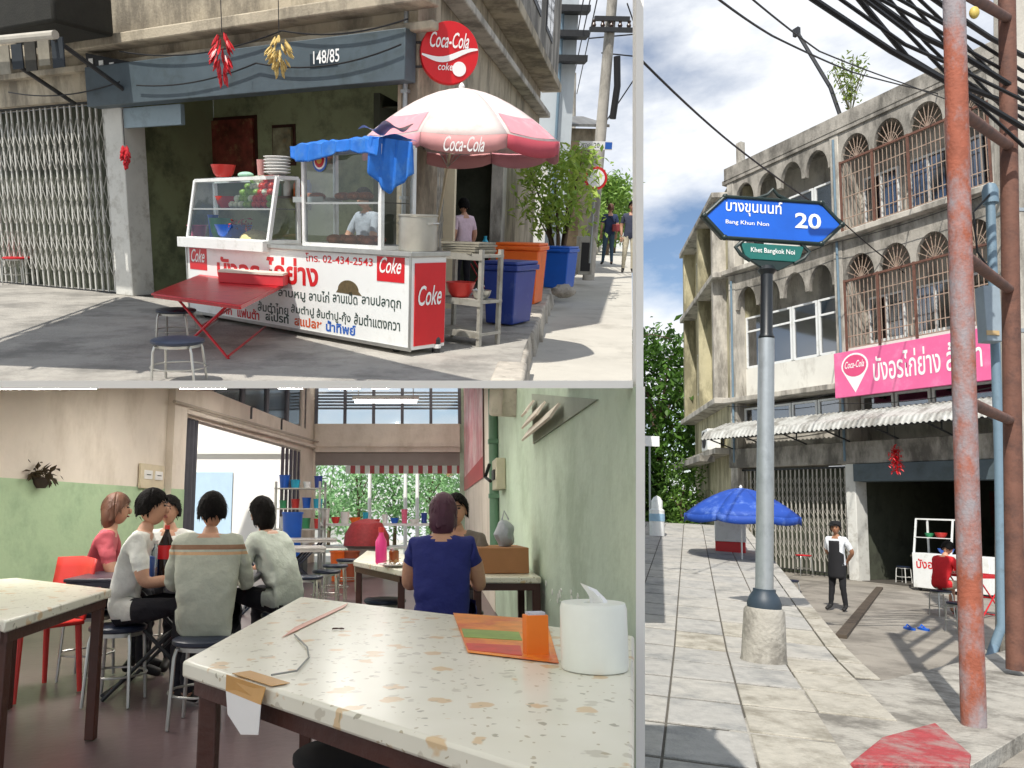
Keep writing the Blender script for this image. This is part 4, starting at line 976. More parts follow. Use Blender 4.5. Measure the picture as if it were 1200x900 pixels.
for i in range(WN):
    x0 = BX0 + (BX1 - .08 - BX0) * i / WN + .035; x1 = BX0 + (BX1 - .08 - BX0) * (i + 1) / WN - .035
    slab('pane', FROST, fbk, bw, x0, x1, UZ, None, .03, .036)
    for k in range(7): z = UZ + .38 + k * .075; MB().cbox(((x0 + x1) / 2, .05, z), (x1 - x0, .005, .05), Matrix.Rotation(R(25), 3, 'X')).build('louvre', LOUV, bw) if z < ztop(fbk, x0) - .05 else None
# right wall
rwl = tag(frw and MB().box(-2.69, -2.70, .01, .02, .1, .2).build('wall_right', GREENR, None, frw.M), kind='structure')
sP, cP = math.sin(PITCH), math.cos(PITCH)
def edge_y(z, k=245/900, x=.73): return (x / k - (z - 1.15) * sP) / cP
zt_ = zc2(WY)
MB().prism([(-18.2, 0, 0), (-edge_y(0), 0, 0), (-edge_y(zt_), 0, zt_), (-18.2, 0, zc2(18.2))], (0, .03, 0)).build('wall_panel', GREENR, rwl)
slab('white_panel', PLASTER, frw, rwl, frw.u(543, 560)[0], frw.u(579, 560)[0], 0, None, -.012, -.001)
ew = MB().add([(.7295, edge_y(0) - .004, 0), (.761, edge_y(0) - .004, 0), (.761, edge_y(zt_) - .004, zt_), (.7295, edge_y(zt_) - .004, zt_)], [(0, 1, 2, 3)]); ew.build('divider_strip', WHITEW, rwl, Matrix(frw.M).inverted())  # added white strip dividing the dining room view from the street corner
def post_x(z, px): return (px - 500) / 900 * (WY * cP + (z - 1.15) * sP)
tag(MB().prism([(post_x(zt_, 745.5), WY, zt_), (post_x(zt_, 754), WY, zt_), (post_x(3.3, 754), WY, 3.3), (post_x(3.3, 745.5), WY, 3.3)], (0, .05, 0)).build('post', WHITEW), kind='structure')  # added white divider between the stall and street views, not a real post
pipe_a = frw.u(584, 540)[0]
dp = thing('downpipe', 'green painted downpipe on the pale green wall', 'pipe', frw.M); MB().tube([(pipe_a, -.05, .6), (pipe_a, -.05, ztop(frw, pipe_a) - .02)], .055, 12).build('pipe_run', mat('pipe_green', '#5d8268', .5, .1), dp)
for z in (1.3, 1.9): MB().box(pipe_a - .07, pipe_a + .07, -.11, -.0, z, z + .05).build('clip', mat('pipe_green', '#5d8268'), dp)
sa, sz_ = frw.u(588, 560)[0], frw.u(588, 575)[1]; se = thing('switch_box', 'wall switch box with cables beside the downpipe', 'switch box', frw.M)
MB().box(sa + .0, sa + .5, -.10, -.002, sz_, frw.u(588, 540)[1]).build('case', mat('case_cream', '#b9b49c', .5, .1), se, bevel=.01)
MB().tube([(sa, -.12, sz_ + .1), (sa - .2, -.16, sz_ + .15), (sa - .1, -.12, sz_ + .28)], .02, 6).build('cable', CABLE, se); MB().box(sa + .1, sa + .4, -.115, -.101, sz_ + .1, sz_ + .2).build('switch', CABLE, se)
lvv = thing('wall_louvre', 'slanted white ventilation louvre high on the pale green wall', 'louvre', frw.M)
for k in range(4):
    z = frw.u(626, 510)[1] + .085 * k; a_ = frw.u(626, 510)[0]
    if z + .10 > ztop(frw, a_): continue
    ae = -max(3.0, (z + .12 - 1.15) / S0); MB().cbox(((a_ + ae)/2, -.06, z), (abs(a_ - ae), .015, .095), Matrix.Rotation(R(-35), 3, 'X')).build('slat', PLASTER, lvv)
MB().prism([(a_, -.012, frw.u(626, 512)[1] - .05), (-(frw.u(626, 512)[1] - 1.2)/S0 - .3, -.012, frw.u(626, 512)[1] - .05), (a_, -.012, ztop(frw, a_) - .05)], (0, .01, 0)).build('recess', mat('recess_grey', '#9aa294', .8, .1), lvv)
pa0, pa1 = frw.u(545, 520)[0], frw.u(568, 520)[0]
po = thing('wall_poster', 'tall pink and white poster on the right wall near the fan', 'poster', frw.M)
pz0 = frw.u(556, 568)[1]
slab('sheet', mat('poster_pink', '#d58f96', .5, .25, 2.2, stain=('#f0e4e0', .5, 1.6)), frw, po, pa0, pa1, pz0, None, -.025, -.014); slab('red_band', mat('poster_red', '#b8414a', .5, .1), frw, po, pa0, pa1, pz0, pz0 + .3, -.029, -.0251)
slab('edge_strip', WOOD, frw, po, pa1, pa1 + .15, pz0, None, -.03, -.014)
# wall fan
fpz = frw.u(540, 548); fn = thing('wall_fan', 'yellowed wall fan at the far end of the right wall', 'fan', frw.M @ T(fpz[0], -.35, fpz[1]))
FM = mat('fan_yellow', '#c7a878', .5, .1)
q = Matrix.Rotation(R(70), 3, 'Y') @ Matrix.Rotation(R(20), 3, 'X'); q = Matrix.Rotation(R(25), 3, 'Z') @ Matrix.Rotation(R(105), 3, 'X')
ring = [q @ Vector((.26*math.cos(i*.2618), .26*math.sin(i*.2618), 0)) for i in range(25)]
c_ = MB(); c_.tube(ring, .012, 6)
for i in range(16): a = i*math.pi/8; c_.tube([q @ Vector((.05*math.cos(a), .05*math.sin(a), .07)), q @ Vector((.2*math.cos(a), .2*math.sin(a), .06)), q @ Vector((.26*math.cos(a), .26*math.sin(a), 0))], .005, 4)
c_.build('guard', FM, fn)
for i in range(3): a = i*2.094; MB().add([q @ Vector(v) for v in ((.04*math.cos(a), .04*math.sin(a), 0), (.22*math.cos(a-.35), .22*math.sin(a-.35), .02), (.23*math.cos(a+.1), .23*math.sin(a+.1), -.01), (.2*math.cos(a+.45), .2*math.sin(a+.45), -.03))], [(0,1,2,3)]).build('blade', FM, fn, fix=False)
MB().cyl(q @ Vector((0,0,-.16)), q @ Vector((0,0,.02)), .07, .05, 14).build('motor', FM, fn); MB().tube([q @ Vector((0,0,-.12)), (0, .2, -.1), (0, .34, -.15)], .025, 8).build('bracket', FM, fn)
# ceiling tube lamp
la0, la1 = fr2.d(413, 475, 13), fr2.d(491, 466, 13)
tl = thing('tube_lamp', 'fluorescent tube lamp hanging below the transom window', 'lamp', fr2.M @ T((la0 + la1) / 2))
L_ = la1.x - la0.x; MB().box(-L_/2, L_/2, -.05, .05, .03, .09).build('fixture', WHITEPAINT, tl); MB().cyl((-L_/2 + .04, 0, .0), (L_/2 - .04, 0, 0), .022, n=12).build('tube', emis('tube_glow', (1, .97, .92), 14), tl)
for x in (-L_/2 + .1, L_/2 - .1): MB().cyl((x, 0, .09), (x, 0, zc2(13) - tl.location.z - .0), .008).build('rod', STEEL, tl)
FILLG = emis('fill_diffuser', (1, .96, .90), 50)  # for added lamps that brighten the room, lying edge-on to the camera
for i, (x, y) in enumerate(((-2.6, 5.2), (-2.4, 8.2), (-2.0, 11.2), (-.7, 6.6), (-.6, 9.8), (-.8, 14.2))):
    lp_ = thing('added_fill_lamp', 'flat fill light panel added under the dining room ceiling', 'lamp', fr2.M @ T(x, y, zc2(y)) @ Matrix.Rotation(math.atan(S0), 4, 'X'), 'fill lights added to the dining room')
    MB().box(-.07, .07, -.62, .62, -.007, -.004).build('diffuser', FILLG, lp_); MB().box(-.08, .08, -.65, .65, -.0035, .03).build('fixture', WHITEPAINT, lp_)
# left wall fittings
w1 = fl.u(42, 560); wl_ = thing('wall_planter', 'small dark dried plant holder on the left wall', 'planter', fl.M @ T(w1[0], -.06, w1[1]))
MB().lathe([(.04, -.10), (.075, -.05), (.085, .0), (.07, .0), (0, -.03)], n=14).build('pot', mat('pot_dark', '#3a2f28', .8, .2), wl_)
lv = MB(); leaves(lv, [(.06*i - .12, 0, .03) for i in range(5)], 90, .09, .05); lv.build('dry_leaves', leafmat('leaf_dry', '#2e2a1e', '#5a4a34'), wl_, fix=False, smooth=0)
w2 = fl.u(160, 572); w3 = fl.u(189, 548); sw = thing('switchboard', 'cream switchboard with two framed switches on the left wall', 'switchboard', fl.M)
MB().box(w2[0], w3[0], -.05, -.013, w2[1], w3[1] + .02).build('board', mat('board_cream', '#cfc3a8', .6, .08), sw, bevel=.008)
for k in range(2): x = w2[0] + (w3[0]-w2[0])*(.12 + .45*k); MB().box(x, x + (w3[0]-w2[0])*.32, -.062, -.051, w2[1] + .12, w3[1] - .06).build('switch_plate', WHITE_PL, sw); MB().box(x + .05, x + (w3[0]-w2[0])*.32 - .05, -.068, -.0625, w2[1] + .18, w3[1] - .12).build('switch', DARKSTEEL, sw)
# outside the openings: white neighbour wall with blue door, trees, awning poles
nw = thing('neighbour_house', 'bright white neighbouring house wall seen through the left opening', 'building', fr2.M @ T(-6.3, 21.5, 0))
MB().box(-5, 2.6, 0, .3, -.06, 4.05).build('wall', mat('neighbour_white', '#f1efea', .8, .03, 1), nw); MB().box(-.15, .9, -.05, -.001, 0, 2.25).build('door', mat('door_blue', '#b3cde2', .6, .05), nw)
MB().box(-5, 2.65, -.12, -.001, 2.75, 2.85).build('ledge', WHITEW, nw)
rndt = random.Random(5)
for i, (px, dd, h_) in enumerate(((385, 27, 3.2), (420, 25, 3.0), (462, 26, 3.3), (505, 25, 3.1), (545, 27, 3.0))):
    p_ = fr2.d(px, 600, dd)
    tree(['sunlit bush at the left of the street opening', 'sunlit bush second from the left outside the street opening', 'sunlit bush in the middle outside the street opening', 'sunlit bush right of the middle outside the street opening', 'sunlit bush at the right of the street opening'][i], fr2.M @ T(p_.x, p_.y, -.1), h_, 1.15, 1500, .20, ('#5d9258', '#b4dca6'), .07, .12, 30, .3, 'bush', 'bush')  # leaf colours paled to paint the sunlight in
for px in (433, 475, 489):
    p_ = fr2.d(px, 600, 20.5); tag(MB().cyl((0, 0, -.06), (0, 0, 2.6), .05, n=10).build('awning_post', WHITEPAINT, None, fr2.M @ T(p_.x, p_.y, 0)), {433: 'white awning post left of the middle in the street opening', 475: 'white awning post beside the middle of the street opening', 489: 'white awning post at the right in the street opening'}[px], 'post')
vl = thing('awning_fringe', 'red and white striped awning fringe above the street opening', 'awning', fr2.M)
v0, v1 = fr2.d(405, 548, 19.2), fr2.d(541, 548, 19.2)
for i in range(24):
    x = v0.x + (v1.x - v0.x) * i / 24; MB().box(x, x + (v1.x - v0.x) / 24 - .004, 19.2, 19.21, OZ - .14, OZ + .1).build('fringe_strip', mat('fringe_red', '#b9565a', .6, .1) if i % 2 else WHITE_PL, vl)

SCF = mat('scuff_white', '#dfe3da', .8, .06)
sr_ = random.Random(8)
for i in range(16):
    px, py = sr_.uniform(632, 690), 0; py = 690 + (px - 632) * .35 + sr_.uniform(-10, 10); a, z = frw.u(px, py); r_ = sr_.uniform(.008, .03)
    MB().prism([(a + r_ * sr_.uniform(.6, 1.3) * math.cos(t * .9), -.0035, z + r_ * .6 * sr_.uniform(.6, 1.3) * math.sin(t * .9)) for t in range(7)], (0, .003, 0)).build('paint_chip', SCF, rwl)
# ---- tables, chairs, people
def terrazzo():
    m = bpy.data.materials.new('patterned_laminate'); m.use_nodes = True; n = m.node_tree; N = n.nodes; Lk = n.links; b = N['Principled BSDF']; b.inputs['Roughness'].default_value = .28
    t = N.new('ShaderNodeTexCoord'); col = None
    base = N.new('ShaderNodeTexNoise'); base.inputs['Scale'].default_value = 7; rp = N.new('ShaderNodeValToRGB')
    rp.color_ramp.elements[0].color = (*srgb('#d9d6c2'), 1); rp.color_ramp.elements[1].color = (*srgb('#e9e6d6'), 1); Lk.new(t.outputs['Object'], base.inputs['Vector']); Lk.new(base.outputs['Fac'], rp.inputs[0]); col = rp.outputs[0]
    warp = N.new('ShaderNodeTexNoise'); warp.inputs['Scale'].default_value = 26; Lk.new(t.outputs['Object'], warp.inputs['Vector'])
    for sc, th, c_, keep in ((11, .29, '#d0ad78', .55), (15, .24, '#bfb9a6', .65), (24, .2, '#8d866e', .4), (40, .22, '#a89a78', .5)):
        ad = N.new('ShaderNodeMixRGB'); ad.inputs[0].default_value = .05; Lk.new(t.outputs['Object'], ad.inputs[1]); Lk.new(warp.outputs['Color'], ad.inputs[2])
        v = N.new('ShaderNodeTexVoronoi'); v.inputs['Scale'].default_value = sc; Lk.new(ad.outputs[0], v.inputs['Vector'])
        lt = N.new('ShaderNodeMapRange'); lt.inputs[1].default_value = th; lt.inputs[2].default_value = th * .8; Lk.new(v.outputs['Distance'], lt.inputs[0])
        sp_ = N.new('ShaderNodeSeparateColor'); Lk.new(v.outputs['Color'], sp_.inputs[0]); gt = N.new('ShaderNodeMath'); gt.operation = 'LESS_THAN'; gt.inputs[1].default_value = keep; Lk.new(sp_.outputs[0], gt.inputs[0])
        ml = N.new('ShaderNodeMath'); ml.operation = 'MULTIPLY'; Lk.new(lt.outputs[0], ml.inputs[0]); Lk.new(gt.outputs[0], ml.inputs[1])
        m2 = N.new('ShaderNodeMath'); m2.operation = 'MULTIPLY'; m2.inputs[1].default_value = .75; Lk.new(ml.outputs[0], m2.inputs[0])
        mx = N.new('ShaderNodeMix'); mx.data_type = 'RGBA'; mx.inputs['B'].default_value = (*srgb(c_), 1); Lk.new(m2.outputs[0], mx.inputs['Factor']); Lk.new(col, mx.inputs['A']); col = mx.outputs['Result']
    Lk.new(col, b.inputs['Base Color']); return m
LAM = terrazzo()
def wood_table(label, corners, h=.75, rim=.045, legs=(0, 1, 2, 3), legw=.05):
    c = sum((Vector((x, y, 0)) for x, y in corners), Vector()) / len(corners); t = thing('dining_table', label, 'table', fr2.M @ T(c.x, c.y, 0))
    P = [Vector((x, y, 0)) - c for x, y in corners]
    MB().prism([p + Vector((0, 0, h - rim)) for p in P], (0, 0, rim)).build('table_top', LAM, t, bevel=.008)
    I = [p * .93 for p in P]; n = len(P)
    for i in range(n):
        a, b = I[i], I[(i+1) % n]; MB().bar(a + Vector((0, 0, h - rim - .024)), b + Vector((0, 0, h - rim - .024)), .025, .045).build('apron', WOOD, t)
    for i in legs: p = P[i] * .88; MB().box(p.x - legw/2, p.x + legw/2, p.y - legw/2, p.y + legw/2, 0, h - rim - .001).build('leg', WOOD, t, bevel=.005)
    return t
def gt(px, py, z=.75): p = fr2.g(px, py, z); return (p.x, p.y)
brx = gt(760, 744)
wood_table('large cream patterned table in the foreground', [gt(214, 774), gt(742, 937), gt(743, 745), gt(352, 699)], legs=(0, 3))
wood_table('cream patterned table at the left edge beside the red chair', [(-2.9, 4.3), gt(6, 728), gt(131, 690), gt(20, 677)], legs=(1, 2, 3))
# things on the foreground table
def on(px, py): p = fr2.g(px, py, .752); return p
tc_ = on(697, 783); tr_ = thing('tissue_holder', 'white plastic tissue roll holder on the foreground table', 'tissue holder', fr2.M @ T(tc_))
w_ = (735 - 660) / 900 * tc_.y / 2
MB().lathe([(w_*.97, 0), (w_, .01), (w_, .15), (w_*.95, .165), (w_*.3, .165), (w_*.25, .15), (0, .15)], n=30).build('body', mat('tissue_case', '#e6e8dd', .35, .04), tr_)
MB().grid(lambda u, v: Vector((-.02 + .045*u + .015*math.sin(v*4), .012*math.sin(u*5 + v*3), .14 + .075*v*(1 - .25*u))), 6, 6).build('tissue', WHITE_PL, tr_, fix=False)
bxp = on(628, 767); ob = thing('toothpick_box', 'small orange paper box with white picks beside the tissue holder', 'box', fr2.M @ T(bxp.x, bxp.y, .752, R(10)))
s_ = bxp.y / 900
MB().box(-13*s_, 13*s_, -.02, .02, 0, 44*s_).build('case', mat('orange_card', '#e5791c', .55, .06), ob, bevel=.002)
MB().box(-10*s_, 10*s_, -.016, .016, 44*s_, 47*s_).build('picks', mat('pick_grey', '#b9bcc4', .6, .2, 40), ob)
MENU = mat('menu_print', '#e88b2a', .35, .25, 9, stain=('#c8382c', .45, 7, 1)); 
mn_ = [on(531, 719), on(548, 765), on(655, 778), on(640, 727)]
mo = thing('menu_sheet', 'orange printed menu sheet lying on the foreground table', 'menu', fr2.M)
MB().prism([Vector((p.x, p.y, .7535)) for p in mn_], (0, 0, .0015)).build('sheet', MENU, mo)
def strip(nm, m_, pts): MB().prism([Vector((p.x, p.y, .7553)) for p in [on(*q) for q in pts]], (0, 0, .001)).build(nm, m_, mo)
strip('printed_band', mat('menu_green', '#7d9a3f', .4, .3, 12), [(541, 738), (544, 748), (612, 752), (608, 742)]); strip('printed_band', mat('menu_red', '#c9352b', .4, .25, 12), [(546, 755), (549, 763), (612, 770), (610, 758)])
tpn = [on(345, 736), on(408, 707), on(404, 712), on(330, 748)]
tag(MB().prism([Vector((p.x, p.y, .7532)) for p in tpn], (0, 0, .0012)).build('tape_strip', mat('pink_tape', '#d6a08e', .5, .1), None, fr2.M), 'pinkish strip of old tape on the foreground table', 'tape')
pn = on(298, 790); pnn = thing('paper_note', 'paper note taped over the front edge of the foreground table', 'note', fr2.M)
q0, q1 = Vector(fr2.g(272, 791, .75)), Vector(fr2.g(318, 806, .75)); out_n = Vector((q1.y - q0.y, -(q1.x - q0.x), 0)).normalized(); out_n = out_n if out_n.y < 0 else -out_n
MB().prism([q0 + Vector((0,0,.003)), q1 + Vector((0,0,.003)), q1 - out_n*.05 + Vector((0,0,.003)), q0 - out_n*.05 + Vector((0,0,.003))], (0, 0, .0012)).build('tape', mat('tan_tape', '#c0914f', .35, .1), pnn)
MB().prism([q0 + out_n*.014 + Vector((0,0,.003)), q1 + out_n*.014 + Vector((0,0,.003)), q1 + out_n*.014 + Vector((-.01,0,-.035)), q0 + out_n*.014 + Vector((0,0,-.035))], out_n * .002).build('tape', mat('tan_tape', '#c0914f'), pnn)
MB().prism([q0 + out_n*.014 + Vector((0,0,-.035)), q1 + out_n*.014 + Vector((-.01,0,-.035)), q1 + out_n*.016 + Vector((-.012,0,-.10)), q0*.55 + q1*.45 + out_n*.016 + Vector((0,0,-.12)), q0 + out_n*.016 + Vector((.008,0,-.09))], out_n * .0015).build('paper', WHITE_PL, pnn)
cbl = [on(345, 745), on(360, 760), on(362, 772), on(348, 788), on(318, 793)]
tag(MB().tube([p + Vector((0, 0, .004)) for p in cbl], .0025, 6).build('thin_cord', mat('cord_grey', '#8a8a84', .5, .1), None, fr2.M), 'thin grey cord curling on the foreground table', 'cord')
gl_ = on(396, 738); tag(MB().tube([gl_ + Vector((.02*math.cos(i*.9), .012*math.sin(i*1.7), .004)) for i in range(9)], .002, 5).build('hair_tie', WOOD, None, fr2.M), 'small brown rubber band on the foreground table', 'rubber band')
stool(fr2.M @ T(fr2.g(408, 880, .46).x, fr2.g(408, 880, .46).y, 0), 'black topped stool under the near edge of the foreground table', BLACK, .46, .16)
# red plastic chair
rc = fr2.g(30, 660, .60); rch = thing('plastic_chair', 'red plastic chair behind the table at the left edge', 'chair', fr2.M @ T(-2.55, 5.15, 0, R(-35)))
MB().box(-.22, .22, -.22, .22, .42, .45).build('seat', RED_PL, rch, bevel=.01)
bk = MB().grid(lambda u, v: Vector((-.23 + .46*u, .20 + .05*math.sin(u*math.pi) + .06*v, .45 + .40*v*(1 - .06*abs(u-.5)))), 8, 6).build('backrest', RED_PL, rch, fix=False); bk.modifiers.new('t', 'SOLIDIFY').thickness = .012
for x in (-.19, .19):
    for y in (-.19, .19): MB().tube([(x, y, .42), (x*1.12, y*1.12, 0)], [.022, .016], 8).build('leg', RED_PL, rch)
# people round the middle table
CLW = cloth('white_tee', '#d5d6d0'); CLG = cloth('sage_shirt', '#aeb1a2'); CLG2 = cloth('pale_sage', '#bcc3b8'); CLP = cloth('rose', '#b2505a'); NVY = cloth('navy_dress', '#20286e'); DPANT = cloth('dark_pants', '#1b1a22')
def at2(px, y): p = fr2.d(px, 600, y); return p.x, p.y
def seated(label, px, y, rz, k, shirt, pants, **kw):
    x, y = at2(px, y); pose = kw.pop('pose', {}); nm = kw.pop('stoolm', NAVY)
    kw.setdefault('sub', 3)
    p = person(label, fr2.M @ T(x, y, 0, rz), sit(k, .47/k if k < 1 else .47, **pose), shirt, pants, k=k, **kw)
    return p
STRIPED = striped('sage_striped', '#aeb1a2', '#8d6a52', .935, .962, .905, .922)
seated('person seen from behind in a sage shirt with brown shoulder stripes', 243, 4.45, R(8), .91, STRIPED, DPANT, sleeve=1.7, bulk=1.25, hem=.12, pose=dict(lean=.16))
seated('person in a white T-shirt with short black hair at the left of the dark table', 146, 4.9, R(-80), .94, CLW, DPANT, sleeve=.7, pose=dict(lean=.12))
seated('person in a rose shirt half hidden behind the one in the white T-shirt', 112, 5.6, R(-75), .93, CLP, DPANT, sleeve=.7, hair='bob', hairm=mat('brown_hair', '#5b3a28', .6, .2))
seated('person in a white shirt facing the camera across the dark table', 206, 6.2, R(178), .92, CLW, DPANT, sleeve=.7)
seated('person with a black bob in a pale sage shirt leaning over the dark table', 338, 5.5, R(60), .90, CLG2, DPANT, sleeve=1.6, hair='bob', bulk=1.1, pose=dict(lean=.2))
seated('person in a navy dress seen from behind at the small table by the wall', 516, 4.5, R(-8), .90, NVY, NVY, sleeve=.25, hair='bob', bulk=1.25, hairm=mat('purple_hair', '#4a2438', .6, .2), trouser=1.9)
seated('person hidden behind the one in the navy dress', 538, 5.6, R(170), .92, cloth('dim_grey', '#70685f'), DPANT, sleeve=.7)
for lab, px, y in (('stool under the person in the sage striped shirt', 245, 4.42), ('stool under the person in the white T-shirt', 146, 4.9), ('stool under the person in the rose shirt', 112, 5.6), ('stool under the person in the white shirt across the table', 206, 6.25), ('stool under the person with the black bob', 338, 5.5), ('stool under the person in the navy dress', 516, 4.47), ('stool under the hidden person by the wall', 538, 5.62)):
    x, y = at2(px, y); stool(fr2.M @ T(x, y, 0), lab, NAVY, .46, .17, 'stools in the dining room')
tx, ty = at2(205, 5.25)
folding_table(fr2.M @ T(tx, ty, 0, R(5)), 'dark folding table between the five diners', mat('dark_table', '#3a3844', .35, .1), DARKSTEEL, 1.15, .7, .74)
def small(name, label, cat, px, y, z, build, m_, dx=0):
    x, yy = at2(px, y); t = thing(name, label, cat, fr2.M @ T(x + dx, yy, z)); build(t); return t
small('napkin_box', 'blue box on the dark table in front of the diners', 'box', 169, 4.95, .742, lambda t: (MB().box(-.07, .07, -.05, .05, 0, .13).build('case', BLUE_PL, t, bevel=.008), MB().box(-.05, .05, -.035, .035, .13, .135).build('slot', WHITE_PL, t)), 0)
small('water_bottle', 'clear water bottle on the dark table', 'bottle', 185, 5.0, .742, lambda t: (MB().lathe([(.03, 0), (.033, .01), (.033, .15), (.012, .19), (.012, .21)], n=16).build('bottle', glass('bottle_glass', (.85, .93, .95), .8), t), MB().lathe([(.014, .205), (.014, .228), (0, .228)], n=12).build('cap', WHITE_PL, t)), 0)
small('cola_bottle', 'large cola bottle with red label on the dark table', 'bottle', 197, 4.95, .742, lambda t: (MB().lathe([(.045, 0), (.05, .015), (.05, .10), (.047, .13), (.05, .2), (.02, .27), (.014, .29), (.014, .31)], n=20).build('bottle', mat('cola_dark', '#1d0d0a', .12, .1), t), MB().lathe([(.0512, .115), (.0512, .20)], n=20).build('label', COKE_RED, t), MB().lathe([(.016, .3), (.016, .325), (0, .325)], n=12).build('cap', RED_PL, t)), 0)
# small table by the right wall and behind
wood_table('small cream table with brown legs in front of the person in the navy dress', [gt(414, 657), gt(470, 668), (.25, 5.45), (.22, 6.7), gt(430, 645)], legs=(0, 1))
cb0 = fr2.d(572, 660, 4.9)
wood_table('narrow side table against the right wall under the cardboard box', [(.30, 5.0), (.73, 5.0), (.75, 6.1), (.30, 6.1)], .74, .04)
crd = thing('cardboard_box', 'brown cardboard box on the side table by the right wall', 'box', fr2.M @ T(.50, 5.45, .743, R(4)))
CARD = mat('cardboard', '#a0714c', .8, .08, 6); MB().box(-.17, .17, -.22, .22, 0, .17).build('carton', CARD, crd, bevel=.004); MB().box(-.17, .0, -.02, .02, .17, .173).build('tape', mat('tan_tape', '#c0914f'), crd)
bgx = thing('grey_bag', 'crumpled grey plastic bag on the cardboard box', 'bag', fr2.M @ T(.54, 5.4, .917)); bb_ = MB().ball((0, 0, .08), (.07, .08, .10), 14, 10)
for v in bb_.v: v += Vector((math.sin(v.z*60)*.008, math.sin(v.x*70+v.z*40)*.01, 0)); v.z = max(0, v.z)
bb_.build('bag', mat('bag_grey', '#9aa0a6', .4, .15, 12), bgx); MB().tube([(-.02, 0, .17), (0, 0, .24), (.03, 0, .18)], .006, 6).build('handle', mat('bag_grey', '#9aa0a6'), bgx)
pz = thing('plate', 'white plate of food on the small table in front of the person in navy', 'plate', fr2.M @ T(at2(462, 5.7)[0], 5.75, .752)); MB().lathe([(.05, 0), (.12, .02), (.118, .024), (.05, .006), (0, .006)], n=22).build('dish', WHITE_PL, pz); fd = MB(); leaves(fd, [(0, 0, .015)], 50, .04, .03); fd.build('food', mat('food_brown', '#9a7a4c', .7, .3), pz, fix=False, smooth=0)
small('pink_bottle', 'tall bright pink bottle on the small table', 'bottle', 447, 6.1, .752, lambda t: (MB().lathe([(.04, 0), (.045, .01), (.045, .17), (.02, .22), (.02, .25), (0, .25)], n=16).build('bottle', mat('hot_pink', '#e83c8c', .3, .05), t), MB().lathe([(.022, .24), (.022, .28), (0, .28)], n=12).build('cap', RED_PL, t)), 0)
small('glass_jar', 'brown jar on the small table beside the pink bottle', 'jar', 462, 6.2, .752, lambda t: (MB().lathe([(.035, 0), (.04, .01), (.04, .09), (.03, .1)], n=14).build('jar', mat('jar_brown', '#8a4a22', .2, .2), t), MB().lathe([(.035, .1), (.035, .115), (0, .115)], n=12).build('lid', STEEL, t)), 0)
# far part of the room: folding tables, stools, shelf rack and clutter before the opening
for i, (px, y, lab) in enumerate(((352, 9.3, 'grey folding table in the middle of the room behind the bob haired diner'), (372, 12.2, 'pale folding table farther back near the rack'))):
    x, y = at2(px, y); folding_table(fr2.M @ T(x - .3, y, 0, R(10)), lab, mat('pale_table', '#b9b4b0', .35, .08), NAVY, 1.2, .7, .74)
for px, y, lab in ((362, 8.6, 'navy stool nearest in the row left of the small table'), (384, 9.4, 'navy stool second in the row left of the small table'), (394, 10.4, 'navy stool third in the row left of the small table'), (408, 11.6, 'navy stool farthest in the row left of the small table'), (452, 6.35, 'black topped stool tucked under the small cream table')):
    x, y = at2(px, y); stool(fr2.M @ T(x, y, 0), lab, NAVY, .46, .17, 'stools in the dining room')
rk_ = thing('shelf_rack', 'crowded steel shelf rack by the folded gate', 'rack', fr2.M @ T(at2(352, 15.5)[0], 15.5, 0, R(-8)))
for x in (-.45, .45):
    for y in (-.2, .2): MB().box(x-.02, x+.02, y-.02, y+.02, 0, 1.75).build('upright', STEEL, rk_)
for z in (.35, .8, 1.2, 1.6): MB().box(-.48, .48, -.22, .22, z, z + .025).build('shelf', STEEL, rk_)
cols_ = [(BLUE_PL, 'blue'), (CYAN_PL, 'cyan'), (WHITE_PL, 'white'), (NAVY_PL, 'navy'), (GREEN_PL, 'green'), (RED_PL, 'red')]
rx, ry = at2(352, 15.5); rq = random.Random(11)
for si, z in enumerate((.376, .826, 1.226, 1.626)):
    for k in range(4):
        m_, cn_ = cols_[(si * 2 + k) % 6]; r_ = rq.uniform(.07, .11); h_ = rq.uniform(.12, .26)
        tag(bucket(MB(), (0, 0, 0), r_, h_, 14).build('container', m_, None, fr2.M @ T(rx - .34 + .23 * k, ry + rq.uniform(-.05, .05), z)), '%s container on the %s shelf of the rack, %s from the left' % (cn_, ('lowest', 'second', 'third', 'top')[si], ('first', 'second', 'third', 'fourth')[k]), 'container', 'containers on the shelf rack')
x, y = at2(343, 14.2); tag(bucket(MB(), (0, 0, 0), .19, .8, 18).build('bin', BLUE_PL, None, fr2.M @ T(x, y, .35)), 'tall blue plastic bin in front of the shelf rack', 'bin')
x, y = at2(343, 14.2); tag(MB().box(-.25, .25, -.25, .25, 0, .348).build('bin_stand', DARKSTEEL, None, fr2.M @ T(x, y, 0)), 'low dark stand under the tall blue bin', 'stand')
ct = thing('prep_counter', 'white preparation counter before the street opening', 'counter', fr2.M @ T(at2(445, 16.6)[0], 16.6, 0))
MB().box(-1.25, 1.3, -.3, .3, .86, .91).build('counter_top', WHITEPAINT, ct); MB().box(-1.2, 1.25, -.25, .25, .4, .44).build('shelf', WHITEPAINT, ct)
for x in (-1.2, 0, 1.2):
    for y in (-.26, .26): MB().box(x-.025, x+.025, y-.025, y+.025, 0, .86).build('leg', STEEL, ct)
cx_, cy_ = at2(445, 16.6)
words = ['first', 'second', 'third', 'fourth', 'fifth', 'sixth', 'seventh', 'eighth', 'ninth', 'tenth', 'eleventh', 'twelfth']
